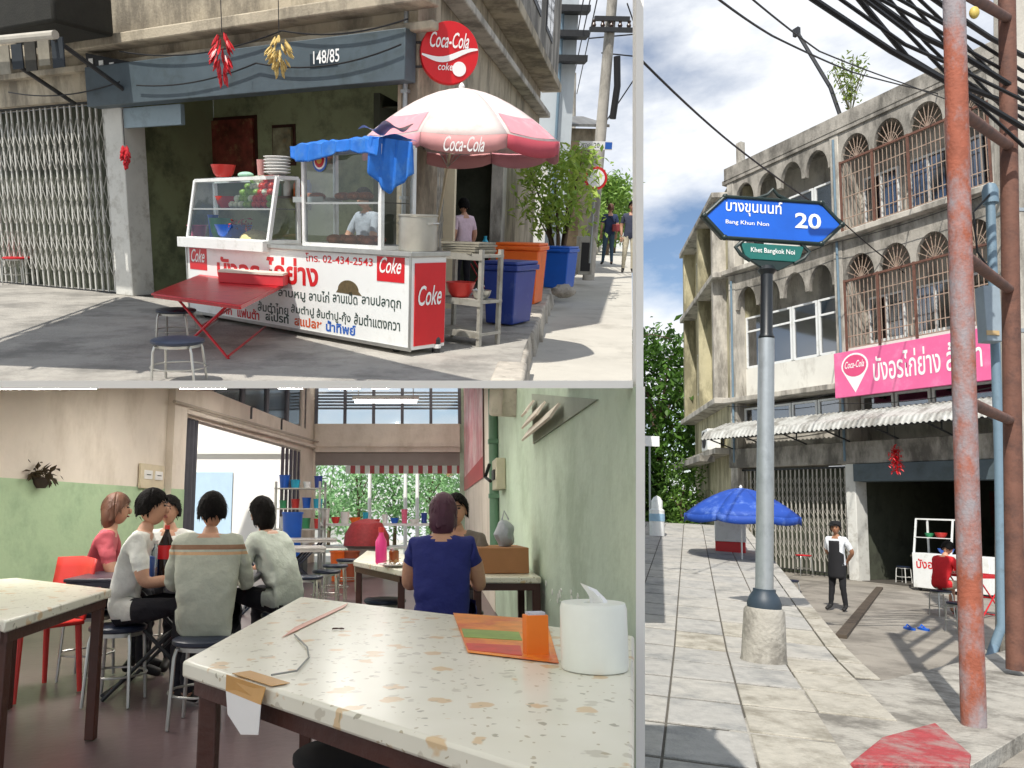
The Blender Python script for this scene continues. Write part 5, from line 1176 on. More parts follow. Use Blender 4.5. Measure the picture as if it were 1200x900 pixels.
for k in range(12):
    m_, cn_ = [(WHITE_PL, 'white'), (RED_PL, 'red'), (WHITE_PL, 'white'), (ORANGE_PL, 'orange'), (CYAN_PL, 'cyan'), (RED_PL, 'red'), (WHITE_PL, 'white'), (BLUE_PL, 'blue'), (PINK_PL, 'pink'), (WHITE_PL, 'white'), (NAVY_PL, 'navy'), (CREAM, 'cream')][k]
    o = MB(); (bowl(o, (0, 0, 0), rq.uniform(.09, .14), rq.uniform(.08, .14), n=14) if k % 2 else bucket(o, (0, 0, 0), rq.uniform(.06, .1), rq.uniform(.18, .34), 14))
    tag(o.build('bowl' if k % 2 else 'tub', m_, None, fr2.M @ T(cx_ - 1.15 + k * .21, cy_ + rq.uniform(-.12, .12), .912)), '%s vessel on the preparation counter, %s from the left' % (cn_, words[k]), 'bowl' if k % 2 else 'tub', 'vessels on the preparation counter')
x, y = at2(430, 14.2); hb_ = thing('red_basket', 'dark red round basket cover standing on the floor before the counter', 'basket', fr2.M @ T(x, y, 0)); MB().lathe([(.42, .55), (.40, .75), (.28, .95), (.1, 1.02), (0, 1.03)], n=22).build('dome', mat('basket_red', '#9c2f33', .6, .25, 20), hb_); MB().lathe([(.3, 0), (.34, .5), (.43, .55), (0, .55)], n=22).build('tub', mat('tub_grey', '#8b8580', .5, .1), hb_)
for px, lab in ((398, 'orange pot on the floor left of the red basket'), (412, 'brown pot on the floor beside the red basket')):
    x, y = at2(px, 13.2); tag(bucket(MB(), (0, 0, 0), .15, .5, 16).build('pot', ORANGE_PL if px == 398 else mat('pot_brown', '#96492c', .5, .1), None, fr2.M @ T(x, y, 0)), lab, 'pot')
# ================================================================== place C (upper left): the grill stall at the corner
fr1 = Frame(1.3, math.atan(208 / 900), R(1.2))
def v1(px): return fr1.ray(px, [py for py in range(100, 500) if fr1.ray(px, py).z < 0][0])
PLAT = mat('worn_concrete', '#a39f97', .9, .16, 1.6, .6, 30, stain=('#6a6863', .48, 1.1))
ROADL = mat('pale_road', '#b9b5ab', .9, .1, 1.0, .4, 40, stain=('#8e8a80', .35, .8))
BEIGE = mat('beige_concrete', '#b3a893', .88, .13, 1.8, .35, 30, stain=('#5d564b', .55, 1.5, .4))
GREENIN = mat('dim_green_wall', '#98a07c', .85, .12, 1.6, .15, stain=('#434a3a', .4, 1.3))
CORR = mat('zinc_sheet', '#7d7d7a', .5, .15, 3, metal=.3, stain=('#5a4f45', .4, 2))
# ground
fp = [fr1.g(px, 448) for px in (-25, 150, 320, 480, 604)]
KP = [(604, 448), (614, 408), (628, 376), (641, 345), (656, 326), (672, 312), (688, 300), (704, 287), (716, 278)]
kerb = [fr1.g(*p) for p in KP]
pl = MB(); far = [Vector((-1, 44, 0)), Vector((-30, 30, 0)), Vector((-14, 14, 0))]
d1 = v1(-1100); f1 = Facade(fr1, fr1.g(150, 346), (-d1.x, -d1.y)); xc = f1.u(488, 362)[0]
_c = f1.L @ Vector((xc - .3, .3, 0)); _dir = v1(738); _dir = Vector((_dir.x / _dir.y, 1, 0))
back = [_c + _dir * t for t in (26, 18, 12, 8, 4, 0)]; ks = kerb + [kerb[-1] + _dir * 3]
poly = fp[:-1] + ks + back + [f1.L @ Vector((-9, .45, 0))]
n_ = len(poly); bmp = bmesh.new(); vv_ = [bmp.verts.new(p) for p in poly]; bmp.faces.new(vv_); bmesh.ops.triangulate(bmp, faces=bmp.faces); bmp.verts.index_update()
pl.add(poly, [tuple(v.index for v in f.verts) for f in bmp.faces]); bmp.free()
plat = tag(pl.build('platform', PLAT, None, fr1.M, smooth=0), kind='structure')
SZ = -.30
st_ = MB(); rl = [fr1.g(px, 449, SZ) for px in (585, 655, 741)]
far_l = Vector((1.0, 140, SZ)); far_r = v1(741); far_r = Vector((far_r.x / far_r.y * 140, 140, SZ))
st_.add([rl[0], rl[2], far_r, Vector((far_r.x - 30, 140, SZ))], [(0, 1, 2, 3)])
tag(st_.build('street', ROADL, None, fr1.M, smooth=0), kind='structure')
STONE = mat('kerb_stone', '#b3aca0', .9, .16, 3, .8, 20, stain=('#6f6a60', .45, 2.5))
kr_ = random.Random(2)
kb = tag(MB().add([kerb[0] - Vector((.1, 0, .05)), kerb[0] - Vector((.1, 0, .3)), kerb[3] - Vector((.1, 0, .3)), kerb[3] - Vector((.1, 0, .05))], [(0, 1, 2, 3)]).build('kerb', STONE, None, fr1.M), kind='structure')
for (a, b) in zip(kerb[:7], kerb[1:8]):
    n = max(1, int((b - a).length / .9)); dv = (b - a) / n; nv = Vector((dv.y, -dv.x, 0)).normalized()
    for i in range(n):
        p, q = a + dv * (i + .02), a + dv * (i + .98); o_ = kr_.uniform(.0, .06); zt2 = kr_.uniform(-.01, .02)
        up_ = Vector((0, 0, zt2)); lo_ = Vector((0, 0, SZ - .02)); j_ = lambda: Vector((kr_.uniform(-.03, .03), kr_.uniform(-.03, .03), 0))
        m = MB().add([p - nv * .22 + lo_, q - nv * .22 + lo_, q + nv * (o_ + .05) + lo_ + j_(), p + nv * (o_ + .05) + lo_ + j_(), p - nv * .22 + up_, q - nv * .22 + up_, q + nv * o_ + up_ + j_(), p + nv * o_ + up_ + j_()], [(3,2,1,0),(4,5,6,7),(0,1,5,4),(1,2,6,5),(2,3,7,6),(3,0,4,7)])
        m.build('kerb_stone', STONE, kb, bevel=.03)
# ---- shophouse ground floor
d1 = v1(-1100); f1 = Facade(fr1, fr1.g(150, 346), (-d1.x, -d1.y))
X = lambda px, py, y=0: f1.u(px, py, y)[0]
Z = lambda px, py, y=0: f1.u(px, py, y)[1]
xc = X(488, 362); xl = X(0, 336) - .6; xo = X(159, 340); xg = X(139, 339)
hs = thing('corner_shophouse', 'old concrete corner shophouse with folding gate and dark open front', 'building', f1.M)
def b1(name, m_, *a, bevel=0, parent=None): return MB().box(*a).build(name, m_, parent or hs, bevel=bevel)
zg1 = Z(80, 120)                                   # top of the folding gate
zh0, zh1 = Z(300, 104), Z(300, 62)                 # steel header
folding_gate(hs, xl, xg - .05, 0.0, zg1, .1, mat('gate_grey', '#c4c3bd', .5, .12, 3, .1, 40, stain=('#6b6257', .3, 4)), .17)
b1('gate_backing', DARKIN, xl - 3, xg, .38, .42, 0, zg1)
b1('pillar', mat('pillar_white', '#d3d3cd'), xg, xo, -.06, .4, 0, Z(149, 124), bevel=.015)
b1('beam', BEIGE, xl, xc + .02, -.10, .4, zg1 + .02, zg1 + 1.05, bevel=.02) if False else None
MB().prism([(xl, -.08, zg1 + .0), (xg, -.08, zg1 + .0), (xg, -.08, zh1 + .02), (xc, -.08, zh1 + .02), (xc, -.08, 6.4), (xl, -.08, 6.4)], (0, .45, 0)).build('upper_wall', BEIGE, hs)
for z, t_, o in ((Z(300, 40), .16, .35), (Z(60, 92), .1, .16)): b1('ledge', BEIGE, xl, xc + .3, -.08 - o, -.079, z, z + t_, bevel=.02)
b1('shutter_header', GREYBLUE, xg - .02, xc - .02, -.34, -.081, zh0 - .12, zh1, bevel=.01)
b1('roller_shutter', mat('shutter_blue', '#8fa3ae', .45, .1, 2, stain=('#5f6c72', .3, 2)), xo, xo + 1.3, -.02, .06, zh0 - .42, zh0 - .122)
b1('shutter_rail', DARKSTEEL, xo, xc - .2, -.03, .07, zh0 - .2, zh0 - .1215) if False else None
letters('148/85', (.42, .16), SIGN_WHITE, hs, (X(386, 76), -.343, Z(386, 81)), bold=.01)
b1('number_plate', INK, X(382, 76), X(414, 76), -.3425, -.3405, Z(386, 86), Z(386, 69))
b1('corner_pillar', BEIGE, X(470, 200), xc, -.05, .5, 0, 6.4, bevel=.02)
d2 = v1(738); Cc = f1.L @ Vector((xc, 0, 0)); f2 = Facade(fr1, Cc, (d2.x, d2.y)); DI = 2.4
def xside(y): q = f1.loc(Cc + f2.a * 1.0); return xc + q.x - xc + (q.x - xc) / q.y * (y - q.y) - .35
xr_ = xside(DI)
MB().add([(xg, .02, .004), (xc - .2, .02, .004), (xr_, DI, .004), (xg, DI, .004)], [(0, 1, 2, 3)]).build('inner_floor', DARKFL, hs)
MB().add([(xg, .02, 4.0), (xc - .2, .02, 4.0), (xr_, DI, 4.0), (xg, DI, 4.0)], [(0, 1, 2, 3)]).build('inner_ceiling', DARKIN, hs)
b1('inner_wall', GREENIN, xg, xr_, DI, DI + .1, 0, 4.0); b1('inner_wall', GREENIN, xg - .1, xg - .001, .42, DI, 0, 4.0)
for (px0, px1, py0, py1, c_, nm) in ((206, 224, 150, 188, '#6c5a44', 'wall_poster'), (236, 296, 142, 204, '#7a3a30', 'framed_picture'), (204, 224, 194, 236, '#b9bdb6', 'calendar'), (318, 340, 150, 190, '#8d8a70', 'wall_notice')):
    xa, xb = X(px0, py0, 2.3), X(px1, py1, 2.3); za, zb = Z(px0, py1, 2.3), Z(px0, py0, 2.3)
    pc = b1(nm, mat('print_' + nm, c_, .5, .6, 4, stain=('#a98a5c', .28, 5)), xa, xb, 2.33, 2.385, za, zb)
    MB().box(xa - .06, xb + .06, 2.382, 2.398, za - .06, zb + .06).build('frame', WOOD, pc)
# side wall along the street
sw1 = thing('side_building', 'side of the corner shophouse along the street with a doorway and upper windows', 'building', f2.M)
def b2(name, m_, *a, bevel=0, parent=None): return MB().box(*a).build(name, m_, parent or sw1, bevel=bevel)
U2 = lambda px, py, y=0: f2.u(px, py, y)
e_ = U2(627, 240)[0]; da, db = U2(527, 250)[0], U2(590, 250)[0]
dz = 3.0
b2('wall', BEIGE, 0.02, U2(500, 250)[0], 0, .3, 0, 6.6); b2('wall', BEIGE, db, e_, 0, .3, 0, 6.6); b2('wall', BEIGE, U2(500, 250)[0], db, 0, .3, dz, 6.6)
b2('ledge', BEIGE, -.3, e_ + .2, -.55, -.001, 4.95, 5.15, bevel=.02); b2('ledge', CONC_L, -.1, e_, -.30, -.001, 4.25, 4.38, bevel=.02); b2('upper_storey', CONC, -.3, e_, -.45, -.002, 5.16, 9)
for k in range(4):
    xw = 1.6 + k * 2.6; w_ = b2('window', DARKSTEEL, xw, xw + 1.5, -.47, -.451, 5.75, 7.6); MB().box(xw + .1, xw + .7, -.478, -.471, 5.85, 7.5).build('pane', WIN_BL, w_); MB().box(xw + .8, xw + 1.4, -.478, -.471, 5.85, 7.5).build('pane', WIN_BL, w_)
folding_gate(sw1, U2(502, 250)[0], da, 0, dz, .12, GATE, .12)
b2('door_post', CREAM, da + .02, da + .15, -.06, .2, 0, dz); b2('door_post', CONC_L, db - .5, db - .002, -.04, .2, 0, dz)
b2('inner_wall', DARKIN, da - .1, db + .5, 1.1, 1.2, 0, dz + .2); b2('inner_floor', DARKFL, da, db, .3, 1.1, .004, .008); b2('inner_wall', DARKIN, db + .01, db + .1, .3, 1.1, 0, dz + .2); b2('inner_ceiling', DARKIN, da, db, .3, 1.1, dz + .001, dz + .02)
# ---- roofing over the front at the top: zinc sheet on steel trusses
rf = thing('zinc_canopy', 'zinc sheet canopy on rusty steel trusses above the forecourt', 'canopy', fr1.M)
zr = 4.35; so = fr1.Rm.transposed() @ sdir; off = Vector((so.x, so.y, 0)) * (zr / so.z)
q4 = [fr1.g(*p) + off for p in ((-60, 425), (575, 449), (478, 428), (150, 348))]
def bil(u, v): a = q4[0].lerp(q4[1], u); b = q4[3].lerp(q4[2], u); return a.lerp(b, v)
def zn(u, v): p = bil(u, v); return Vector((p.x, p.y, zr + .02 * (1 if int(u * 120 + .01) % 4 < 2 else -1)))
MB().grid(zn, 120, 3).build('sheet', CORR, rf, fix=False, smooth=0)
for k in range(6):
    u = k / 5; a, b = bil(u, 0), bil(u, 1); t_ = MB(); up0 = Vector((0, 0, zr - .05)); lo0 = Vector((0, 0, zr - .40))
    t_.bar(a + up0, b + up0, .05).bar(a + lo0, b + lo0, .04)
    for m_ in range(8): t_.bar(a.lerp(b, m_ / 8) + (up0 if m_ % 2 else lo0), a.lerp(b, (m_ + 1) / 8) + (lo0 if m_ % 2 else up0), .03)
    t_.build('truss', RUST_D, rf)
for k in range(5): v = k / 4; MB().bar(bil(0, v) + Vector((0, 0, zr - .03)), bil(1, v) + Vector((0, 0, zr - .03)), .04).build('purlin', RUST_D, rf)
dk = thing('rolled_awning', 'dark rolled awning on pipe arms over the folding gate at the top left', 'awning', f1.M)
ax0, ax1 = X(-5, 60, -1.2), X(88, 60, -1.2); az = Z(40, 30, -1.2)
MB().box(ax0, ax1, -1.5, -.5, az - .1, az + .5).build('tarpaulin', mat('tarp_black', '#26251f', .8, .25, 5, .3), dk, bevel=.05)
MB().tube([(ax0, -1.6, az - .22), (ax1 + .15, -1.6, az - .3)], .06, 10).build('roller', mat('roller_pale', '#b7b2a6', .5, .1), dk)
for x in (ax0 + .3, ax1 - .1): MB().tube([(x, -.1, az - .9), (x, -1.55, az - .25)], .035, 8).build('arm', DARKSTEEL, dk)
for k in range(6):
    x = ax0 + .1 + k * (ax1 - ax0) / 6; MB().box(x, x + (ax1 - ax0) / 6 - .06, -1.42, -1.40, az - .62 - .05 * (k % 2), az - .28).build('flap', mat('flap_%d' % (k % 3), ('#3c3a34', '#8a8578', '#2a3138')[k % 3], .8, .2), dk)
sk = thing('socket_rack', 'black rack of brackets with pale insets under the beam', 'bracket', f1.M)
sx0, sx1 = X(100, 60, -.3), X(150, 80, -.3); sz0 = Z(125, 70, -.3)
MB().prism([(sx0, -.3, sz0 + .14), (sx1, -.3, sz0 - .06), (sx1, -.3, sz0 - .28), (sx0, -.3, sz0 - .10)], (0, .12, 0)).build('plate', CABLE, sk)
for k in range(4): u = (k + .5) / 4; x = sx0 + (sx1 - sx0) * u; z = sz0 + .02 - .19 * u; MB().box(x - .05, x + .05, -.31, -.301, z - .06, z + .05).build('inset', WHITE_PL, sk)
# garlands
def garland(label, px, py, lo, m_, w):
    xg_, zt3 = f1.u(px, py, -.8); t = thing('garland', label, 'garland', f1.M @ T(xg_, -.8, zt3)); MB().tube([(0, 0, .5), (0, 0, 0)], .006, 5).build('string', CABLE, t)
    H = zt3 - f1.u(px, lo, -.8)[1]; rr = random.Random(px)
    for k in range(64):
        a = rr.uniform(0, 6.28); z = -H * (k + .5) / 74; r_ = w * (.3 + .7 * math.sin(math.pi * min(1, (k + 8) / 60)))
        p = Vector((math.cos(a) * r_ * .6, math.sin(a) * r_ * .6, z)); q = p + Vector((math.cos(a) * r_ * .6, math.sin(a) * r_ * .6, -H * .2))
        MB().tube([p, (p + q) / 2 + Vector((0, 0, -.01)), q], [.006, .020, .004], 5).build('pod', m_, t)
    return t
garland('red chilli shaped garland hanging under the beam', 260, 38, 100, REDTIN, .16)
garland('straw coloured dried garland hanging right of the red one', 327, 42, 90, mat('straw', '#c9ae6a', .7, .15), .16)
garland('small red charm hung on the white pillar', 146, 170, 198, REDTIN, .07)
# ---- round sign and parasol
cs_ = fr1.d(526, 63, 10.3); rs_ = 30.5 / 900 * cs_.y * 1.03
rd = thing('round_sign', 'round red advertising sign with white script on a bracket at the corner', 'sign', fr1.M @ T(cs_) @ Matrix.Rotation(R(8), 4, 'Z'))
QX = Matrix.Rotation(R(90), 3, 'X')
MB().lathe([(0, -.05), (rs_, -.05), (rs_*1.02, -.03), (rs_*1.02, .05), (rs_, .07), (0, .07)], (0, 0, 0), 40, QX).build('disc', COKE_RED, rd)
wv = []
for i in range(17): t = i / 16; wv.append((-rs_*.97 + 1.94*rs_*t, -.078, -.04 + .10*rs_*math.sin(t*6.0 + 2.6) + .20*rs_*t))
lo_w = [(x, y, z - rs_*(.06 + .14*math.sin(math.pi*(i/16)))) for i, (x, y, z) in enumerate(wv)]
ok = [i for i in range(17) if wv[i][0]**2 + wv[i][2]**2 < (rs_*.99)**2 or i in (8,)]
wb = MB()
for i, j in zip(ok, ok[1:]): wb.add([wv[i], wv[j], lo_w[j], lo_w[i]], [(0, 1, 2, 3)])
wb.build('wave', SIGN_WHITE, rd, fix=False)
letters('Coca-Cola', (rs_*1.36, rs_*.50), SIGN_WHITE, rd, (-rs_*.70, -.078, rs_*.14), bold=.01, shear=.35)
MB().prism([(rs_*.34 + rs_*.24*math.cos(R(a)), -.074, -rs_*.52 + rs_*.24*math.sin(R(a))) for a in range(0, 360, 15)], (0, -.006, 0)).build('dot', SIGN_WHITE, rd)
letters('coke', (rs_*.52, rs_*.24), SIGN_WHITE, rd, (-rs_*.40, -.078, -rs_*.58), bold=.005, shear=.2)
for z in (.12, -.16): MB().tube([(-rs_*.9, .02, z), (-rs_ - .35, .15, z)], .015, 6).build('arm', DARKSTEEL, rd)
hb1 = fr1.d(541, 104, 9.4)
PKW = mat('canopy_white', '#d8cac5', .75, .06, 3, stain=('#c7a9a2', .35, 2.5)); PKP = mat('canopy_pink', '#d4929b', .75, .08, 3, stain=('#e8bcc0', .3, 3)); PKR = mat('canopy_red', '#b94a58', .75, .08, 3)
PKD = mat('canopy_dusty', '#c78d8c', .75, .08, 3)
base1 = fr1.g(497, 352) - hb1; 
um = parasol(fr1.M @ T(hb1), 'faded pink and white parasol beside the grill cart', PKW, tuple(base1), 1.16, .60, 8, .18, [(PKW, PKP), (PKW, PKD), (PKW, PKR), (PKW, PKP)], CREAM, rot0=R(22.5))
for i in range(8):                                        # pink printed band along the rim of every panel
    a0, a1 = R(22.5) + 2*math.pi*i/8, R(22.5) + 2*math.pi*(i+1)/8
    def band(u, v, a0=a0, a1=a1):
        a = a0 + (a1-a0)*(.06 + .88*u); vv = .74 + .24*v; r = 1.16*vv; sag = math.sin((.06+.88*u)*math.pi)*.06*vv; r *= 1 - .035*math.sin(u*math.pi)*vv
        return Vector((r*math.cos(a), r*math.sin(a), -.60*(vv**1.7) - sag*.5 + .008))
    if i % 2 == 0: MB().grid(band, 6, 3).build('printed_band', PKP, um, fix=False)
am = math.pi * 1.5; rr1 = 1.16 * .965
letters('Coca-Cola', (.42, .15), SIGN_WHITE, um, (-.21, -1.165, -.60 - .19), bold=.008, shear=.4)

# ---- the grill cart
P0, P1 = fr1.g(222, 370), fr1.g(481, 418); fc = Facade(fr1, P0, (P1 - P0))
CL = (P1 - P0).length
ca = thing('grill_cart', 'white grill cart with red Thai lettering and red end panel', 'food cart', fc.M)
W_ = .50; YS = .5; zt1 = fc.u(350, 293)[1]
cw_ = mat('cart_white', '#e9ebe9', .3, .03, 3, stain=('#c9c8c0', .2, 3))
MB().box(0, CL, 0, W_, .06, zt1).build('cabinet', cw_, ca, bevel=.008)
MB().box(-.03, CL + .03, -.04, W_ + .03, zt1 + .001, zt1 + .05).build('worktop', STEEL, ca, bevel=.006)
MB().box(CL + .001, CL + .012, .04, W_ - .02, .1, zt1 - .06).build('end_panel', COKE_RED, ca); MB().box(-.01, CL + .01, -.012, -.001, .05, .085).build('bottom_rail', STEEL, ca)
for x in (.012, CL - .012): MB().box(x - .012, x + .012, -.013, -.001, .086, zt1).build('corner_trim', STEEL, ca)
letters('Coke', (.34, .2), SIGN_WHITE, ca, (CL + .016, .08, .5), bold=.01, shear=.3, rot=Matrix.Rotation(R(90), 3, 'Z'))
for x in (.3, CL - .3):
    for y in (.1, W_ - .1): MB().lathe([(.05, -.02), (.06, -.01), (.06, .01), (.05, .02)], (x, y, .05), 14, Matrix.Rotation(R(90), 3, 'Y')).build('wheel', DARKSTEEL, ca)
def word(s_, x0p, y0p, x1p, y1p, m_, bold=.015, shear=0.0):
    x0, z1_ = fc.u(x0p, y0p); x1, z0_ = fc.u(x1p, y1p); zz1 = fc.u(x1p, y0p + (x1p - x0p) * .10)[1]
    h_ = abs(z1_ - fc.u(x0p, y0p + (y1p - y0p))[1])
    letters(s_, (x1 - x0, h_), m_, ca, (x0, -.0005, fc.u(x0p, y1p)[1]), bold=bold, shear=shear)
INKG = mat('ink_greengrey', '#33463f', .5, .03); INKO = mat('ink_orange', '#cf5a2c', .5, .03); INKB = mat('ink_blue', '#2560b8', .5, .03); INKR = mat('ink_red', '#cc1f24', .5, .03)
word('บังอร', 254, 300, 305, 326, INKR, .03); word('ไก่ย่าง', 312, 300, 373, 330, INKR, .03)
word('โทร. 02-434-2543', 358, 296, 437, 306, INKR, .012)
word('ลาบหมู', 326, 339, 358, 350, INKG); word('ลาบไก่', 362, 339, 386, 352, INKG); word('ลาบเป็ด', 390, 340, 419, 354, INKG); word('ลาบปลาดุก', 424, 344, 470, 360, INKG)
word('ส้มตำไทย', 302, 352, 338, 364, INKG); word('ส้มตำปู', 341, 356, 368, 369, INKG); word('ส้มตำปู-กุ้ง', 371, 361, 411, 375, INKG); word('ส้มตำแตงกวา', 415, 366, 469, 380, INKG)
word('โค้ก', 258, 357, 272, 367, INKR, .03); word('แฟนต้า', 278, 359, 304, 371, INKR, .03); word('สไปรท์', 311, 364, 339, 375, INKG, .03); word('สแปลช', 345, 370, 377, 381, INKO, .03); word('น้ำทิพย์', 382, 375, 417, 388, INKB, .03)
for (a, b, c, d_) in ((222, 290, 243, 317), (442, 300, 474, 332)):
    x0, z1_ = fc.u(a, b); x1, z0_ = fc.u(c, d_); o_ = MB().box(x0, x1, -.004, -.0005, z0_, z1_).build('logo_panel', COKE_RED, ca); w_ = x1 - x0
    letters('Coke', (w_*.8, w_*.4), SIGN_WHITE, o_, (x0 + w_*.1, -.0045, (z0_ + z1_)/2 - w_*.1), bold=.012, shear=.4)
hx_, hz_ = fc.u(408, 334); hen = MB().prism([(hx_ + .17*math.cos(R(a)), -.0025, hz_ - .06 + .11*math.sin(R(a))) for a in range(0, 181, 15)] + [(hx_ - .2, -.0025, hz_ - .09), (hx_ + .22, -.0025, hz_ - .10)], (0, .002, 0)).build('roast_emblem', mat('ink_brown', '#5e5034', .5, .3, 30), ca)
# glass cases on the cart (each a thing standing on the worktop)
ZT = zt1 + .052
def glass_case(label, x0, x1, y0, y1, h_, slant=0.0, mid=None, top=True):
    t = thing('glass_case', label, 'display case', fc.M @ T(0, 0, ZT)); p_ = .045
    C = [(x0, y0), (x1, y0), (x1, y1), (x0, y1)]; up_ = [(x0, y0 + slant), (x1, y0 + slant), (x1, y1), (x0, y1)]
    for i in range(4): MB().bar((*C[i], .0), (*up_[i], h_), p_).build('corner_post', WHITEPAINT, t)
    for z, Q in ((.02, C), (h_, up_)):
        for i in range(4): MB().bar((*Q[i], z), (*Q[(i+1) % 4], z), p_ * .9).build('rail', WHITEPAINT, t)
    for i in range(4):
        a, b = C[i], C[(i+1) % 4]; c2, d2_ = up_[(i+1) % 4], up_[i]
        if i == 2: continue
        MB().add([(*a, .02), (*b, .02), (*c2, h_), (*d2_, h_)], [(0, 1, 2, 3)]).build('pane', CLEAR, t, fix=False)
    if mid:
        yo = slant * mid / h_; MB().box(x0 + .02, x1 - .02, y0 + yo + .03, y1 - .03, mid, mid + .012).build('glass_shelf', CLEAR, t); MB().bar((x0, y0 + yo, mid), (x1, y0 + yo, mid), .02).build('shelf_edge', STEEL, t)
    if top: MB().box(x0, x1, y0 + slant, y1, h_ + .021, h_ + .03).build('top_pane', CLEAR, t)
    return t
lx0, lx1 = fc.u(219, 284)[0], fc.u(313, 289)[0]; lh = fc.u(275, 211, .3)[1] - ZT
glass_case('low slanted glass case full of vegetables on the left of the cart', lx0, lx1, .02, W_ - .04, lh, .15, lh * .52)
bxs = MB().box(lx0 - .08, lx1 + .05, -.10, .0, ZT - .10, ZT + .03); tag(bxs.build('case_sill', WHITEPAINT, None, fc.M, bevel=.006), 'white sill board along the front of the low glass case', 'sill')
rx0, rx1 = fc.u(355, 285)[0], fc.u(444, 290)[0]; rh = fc.u(400, 172)[1] - ZT
glass_case('tall glass case for grilled meat on the right of the cart', rx0, rx1, .03, W_ - .02, rh, 0, rh * .45, False)
# blue tarpaulin over the tall case
tp_ = thing('blue_tarpaulin', 'bright blue tarpaulin bunched over the tall glass case', 'tarpaulin', fc.M @ T(0, 0, ZT + rh)); TB = mat('tarp_blue', '#1d6cc8', .55, .16, 4, .35, 9, stain=('#4f86c4', .4, 5))
def tarp(u, v):
    x = rx0 - .07 + (rx1 - rx0 + .14) * u; tri = lambda q_: abs((q_ % 2) - 1) - .5; w2 = .045 * tri(u * 11 + v * 1.7 + .3 * math.sin(v * 5)) + .03 * tri(u * 6.3 - v * 4)
    if v < .28: t = v / .28; return Vector((x + w2 * .5, -.09 + .02 * math.sin(u * 40) - .02 * (1 - t), -.10 - .04 * math.sin(u * 7) * (1 - t) + t * .15 + w2 * .35))
    t = (v - .28) / .72; return Vector((x, -.07 + t * (W_ + .02), .05 + .03 * math.sin(t * 3.1) + w2 * .7))
to_ = MB().grid(tarp, 90, 30).build('sheet', TB, tp_, fix=False, smooth=25); to_.modifiers.new('t', 'SOLIDIFY').thickness = .003
def flap(u, v): return Vector((rx1 - .04 + .22 * u, -.12 + .42 * u + .05 * (abs((u * 7 + v * .6) % 2 - 1) - .5), .07 - (.10 + .36 * v) * (v ** .7) * (1.15 - .9 * abs(u - .45)) - .04 * u))
fo = MB().grid(flap, 34, 20).build('hanging_flap', TB, tp_, fix=False, smooth=25); fo.modifiers.new('t', 'SOLIDIFY').thickness = .003
MB().grid(lambda u, v: Vector((rx1 - .30 + .45 * u, -.02 + .35 * v, .15 + .03 * math.sin(u * 9 + v * 5) + .03 * u)), 14, 8).build('pale_cloth', mat('cloth_pale', '#c9b4b4', .8, .1), tp_, fix=False)
bd = thing('round_badge', 'round blue and red sticker on the tall glass case', 'sticker', fc.M @ T(fc.u(373, 187)[0], .022, fc.u(373, 187)[1])); rbd = .125
for r_, m_, y in ((rbd, INKB, 0), (rbd*.8, SIGN_WHITE, -.003), (rbd*.65, INKR, -.006), (rbd*.35, mat('badge_gold', '#e0b040', .5, .1), -.009)): MB().lathe([(0, 0), (r_, 0), (r_, .004), (0, .004)], (0, y, 0), 24, QX).build('ring', m_, bd)
sp_x, sp_z = fc.u(425, 190); 
# food and vessels in the cases
def put(name, label, cat, px, py, y, mb, m_, grp=None, dz=0):
    y *= YS; x, z = fc.u(px, py, y); return tag(mb.build(name, m_, None, fc.M @ T(x, y, z + dz)), label, cat, grp)
def putz(name, label, cat, px, py, y, z, mb, m_, grp=None):
    y *= YS; x, _ = fc.u(px, py, y); return tag(mb.build(name, m_, None, fc.M @ T(x, y, z)), label, cat, grp)
Zs = ZT + lh * .52 + .013; Zt = ZT + lh + .031
putz('bowl', 'red bowl with white cloth on top of the low glass case', 'bowl', 262, 203, .55, Zt, bowl(MB(), (0,0,0), .16, .16), RED_PL)
for k in range(6): putz('plate', 'white plate, %s in the stack on top of the low glass case' % ('lowest', 'second from the bottom', 'third from the bottom', 'third from the top', 'second from the top', 'topmost')[k], 'plate', 325, 208, .5, Zt + .035 * k, MB().lathe([(.08, 0), (.16, .03), (.158, .036), (.08, .008), (0, .008)], n=24), WHITE_PL, 'stack of white plates')
putz('cup', 'pinkish cup beside the stack of plates', 'cup', 306, 208, .5, Zt, MB().lathe([(.04, 0), (.05, .19), (.046, .19), (.036, .01), (0, .01)], n=16), mat('cup_pink', '#c9928c', .5, .1))
putz('cloth_pile', 'folded pale green cloth on top of the low glass case', 'cloth', 288, 207, .5, Zt, MB().ball((0, 0, .02), (.12, .09, .04), 12, 8), mat('cloth_mint', '#9dc9b0', .8, .1))
putz('basket', 'red basket of garlic on the glass shelf', 'basket', 266, 240, .5, Zs, bowl(MB(), (0,0,0), .15, .15), RED_PL)
gq = random.Random(4); VG = [(mat('tomato', '#d2402a', .3, .1), 'tomato', 'red tomato'), (mat('lime', '#8fae4a', .35, .12), 'lime', 'green lime'), (mat('eggplant', '#e3e6cf', .35, .06), 'eggplant', 'white round eggplant')]
cntv = {'tomato': 0, 'lime': 0, 'eggplant': 0}
base_x = [fc.u(272, 242, .26)[0], fc.u(321, 242, .26)[0]]
vm = {n_: MB().ball((0, 0, .045), (.05, .05, .045), 12, 8).mesh(n_) for _, n_, _ in VG}
for m_, n_, _ in VG: vm[n_].materials.append(m_)
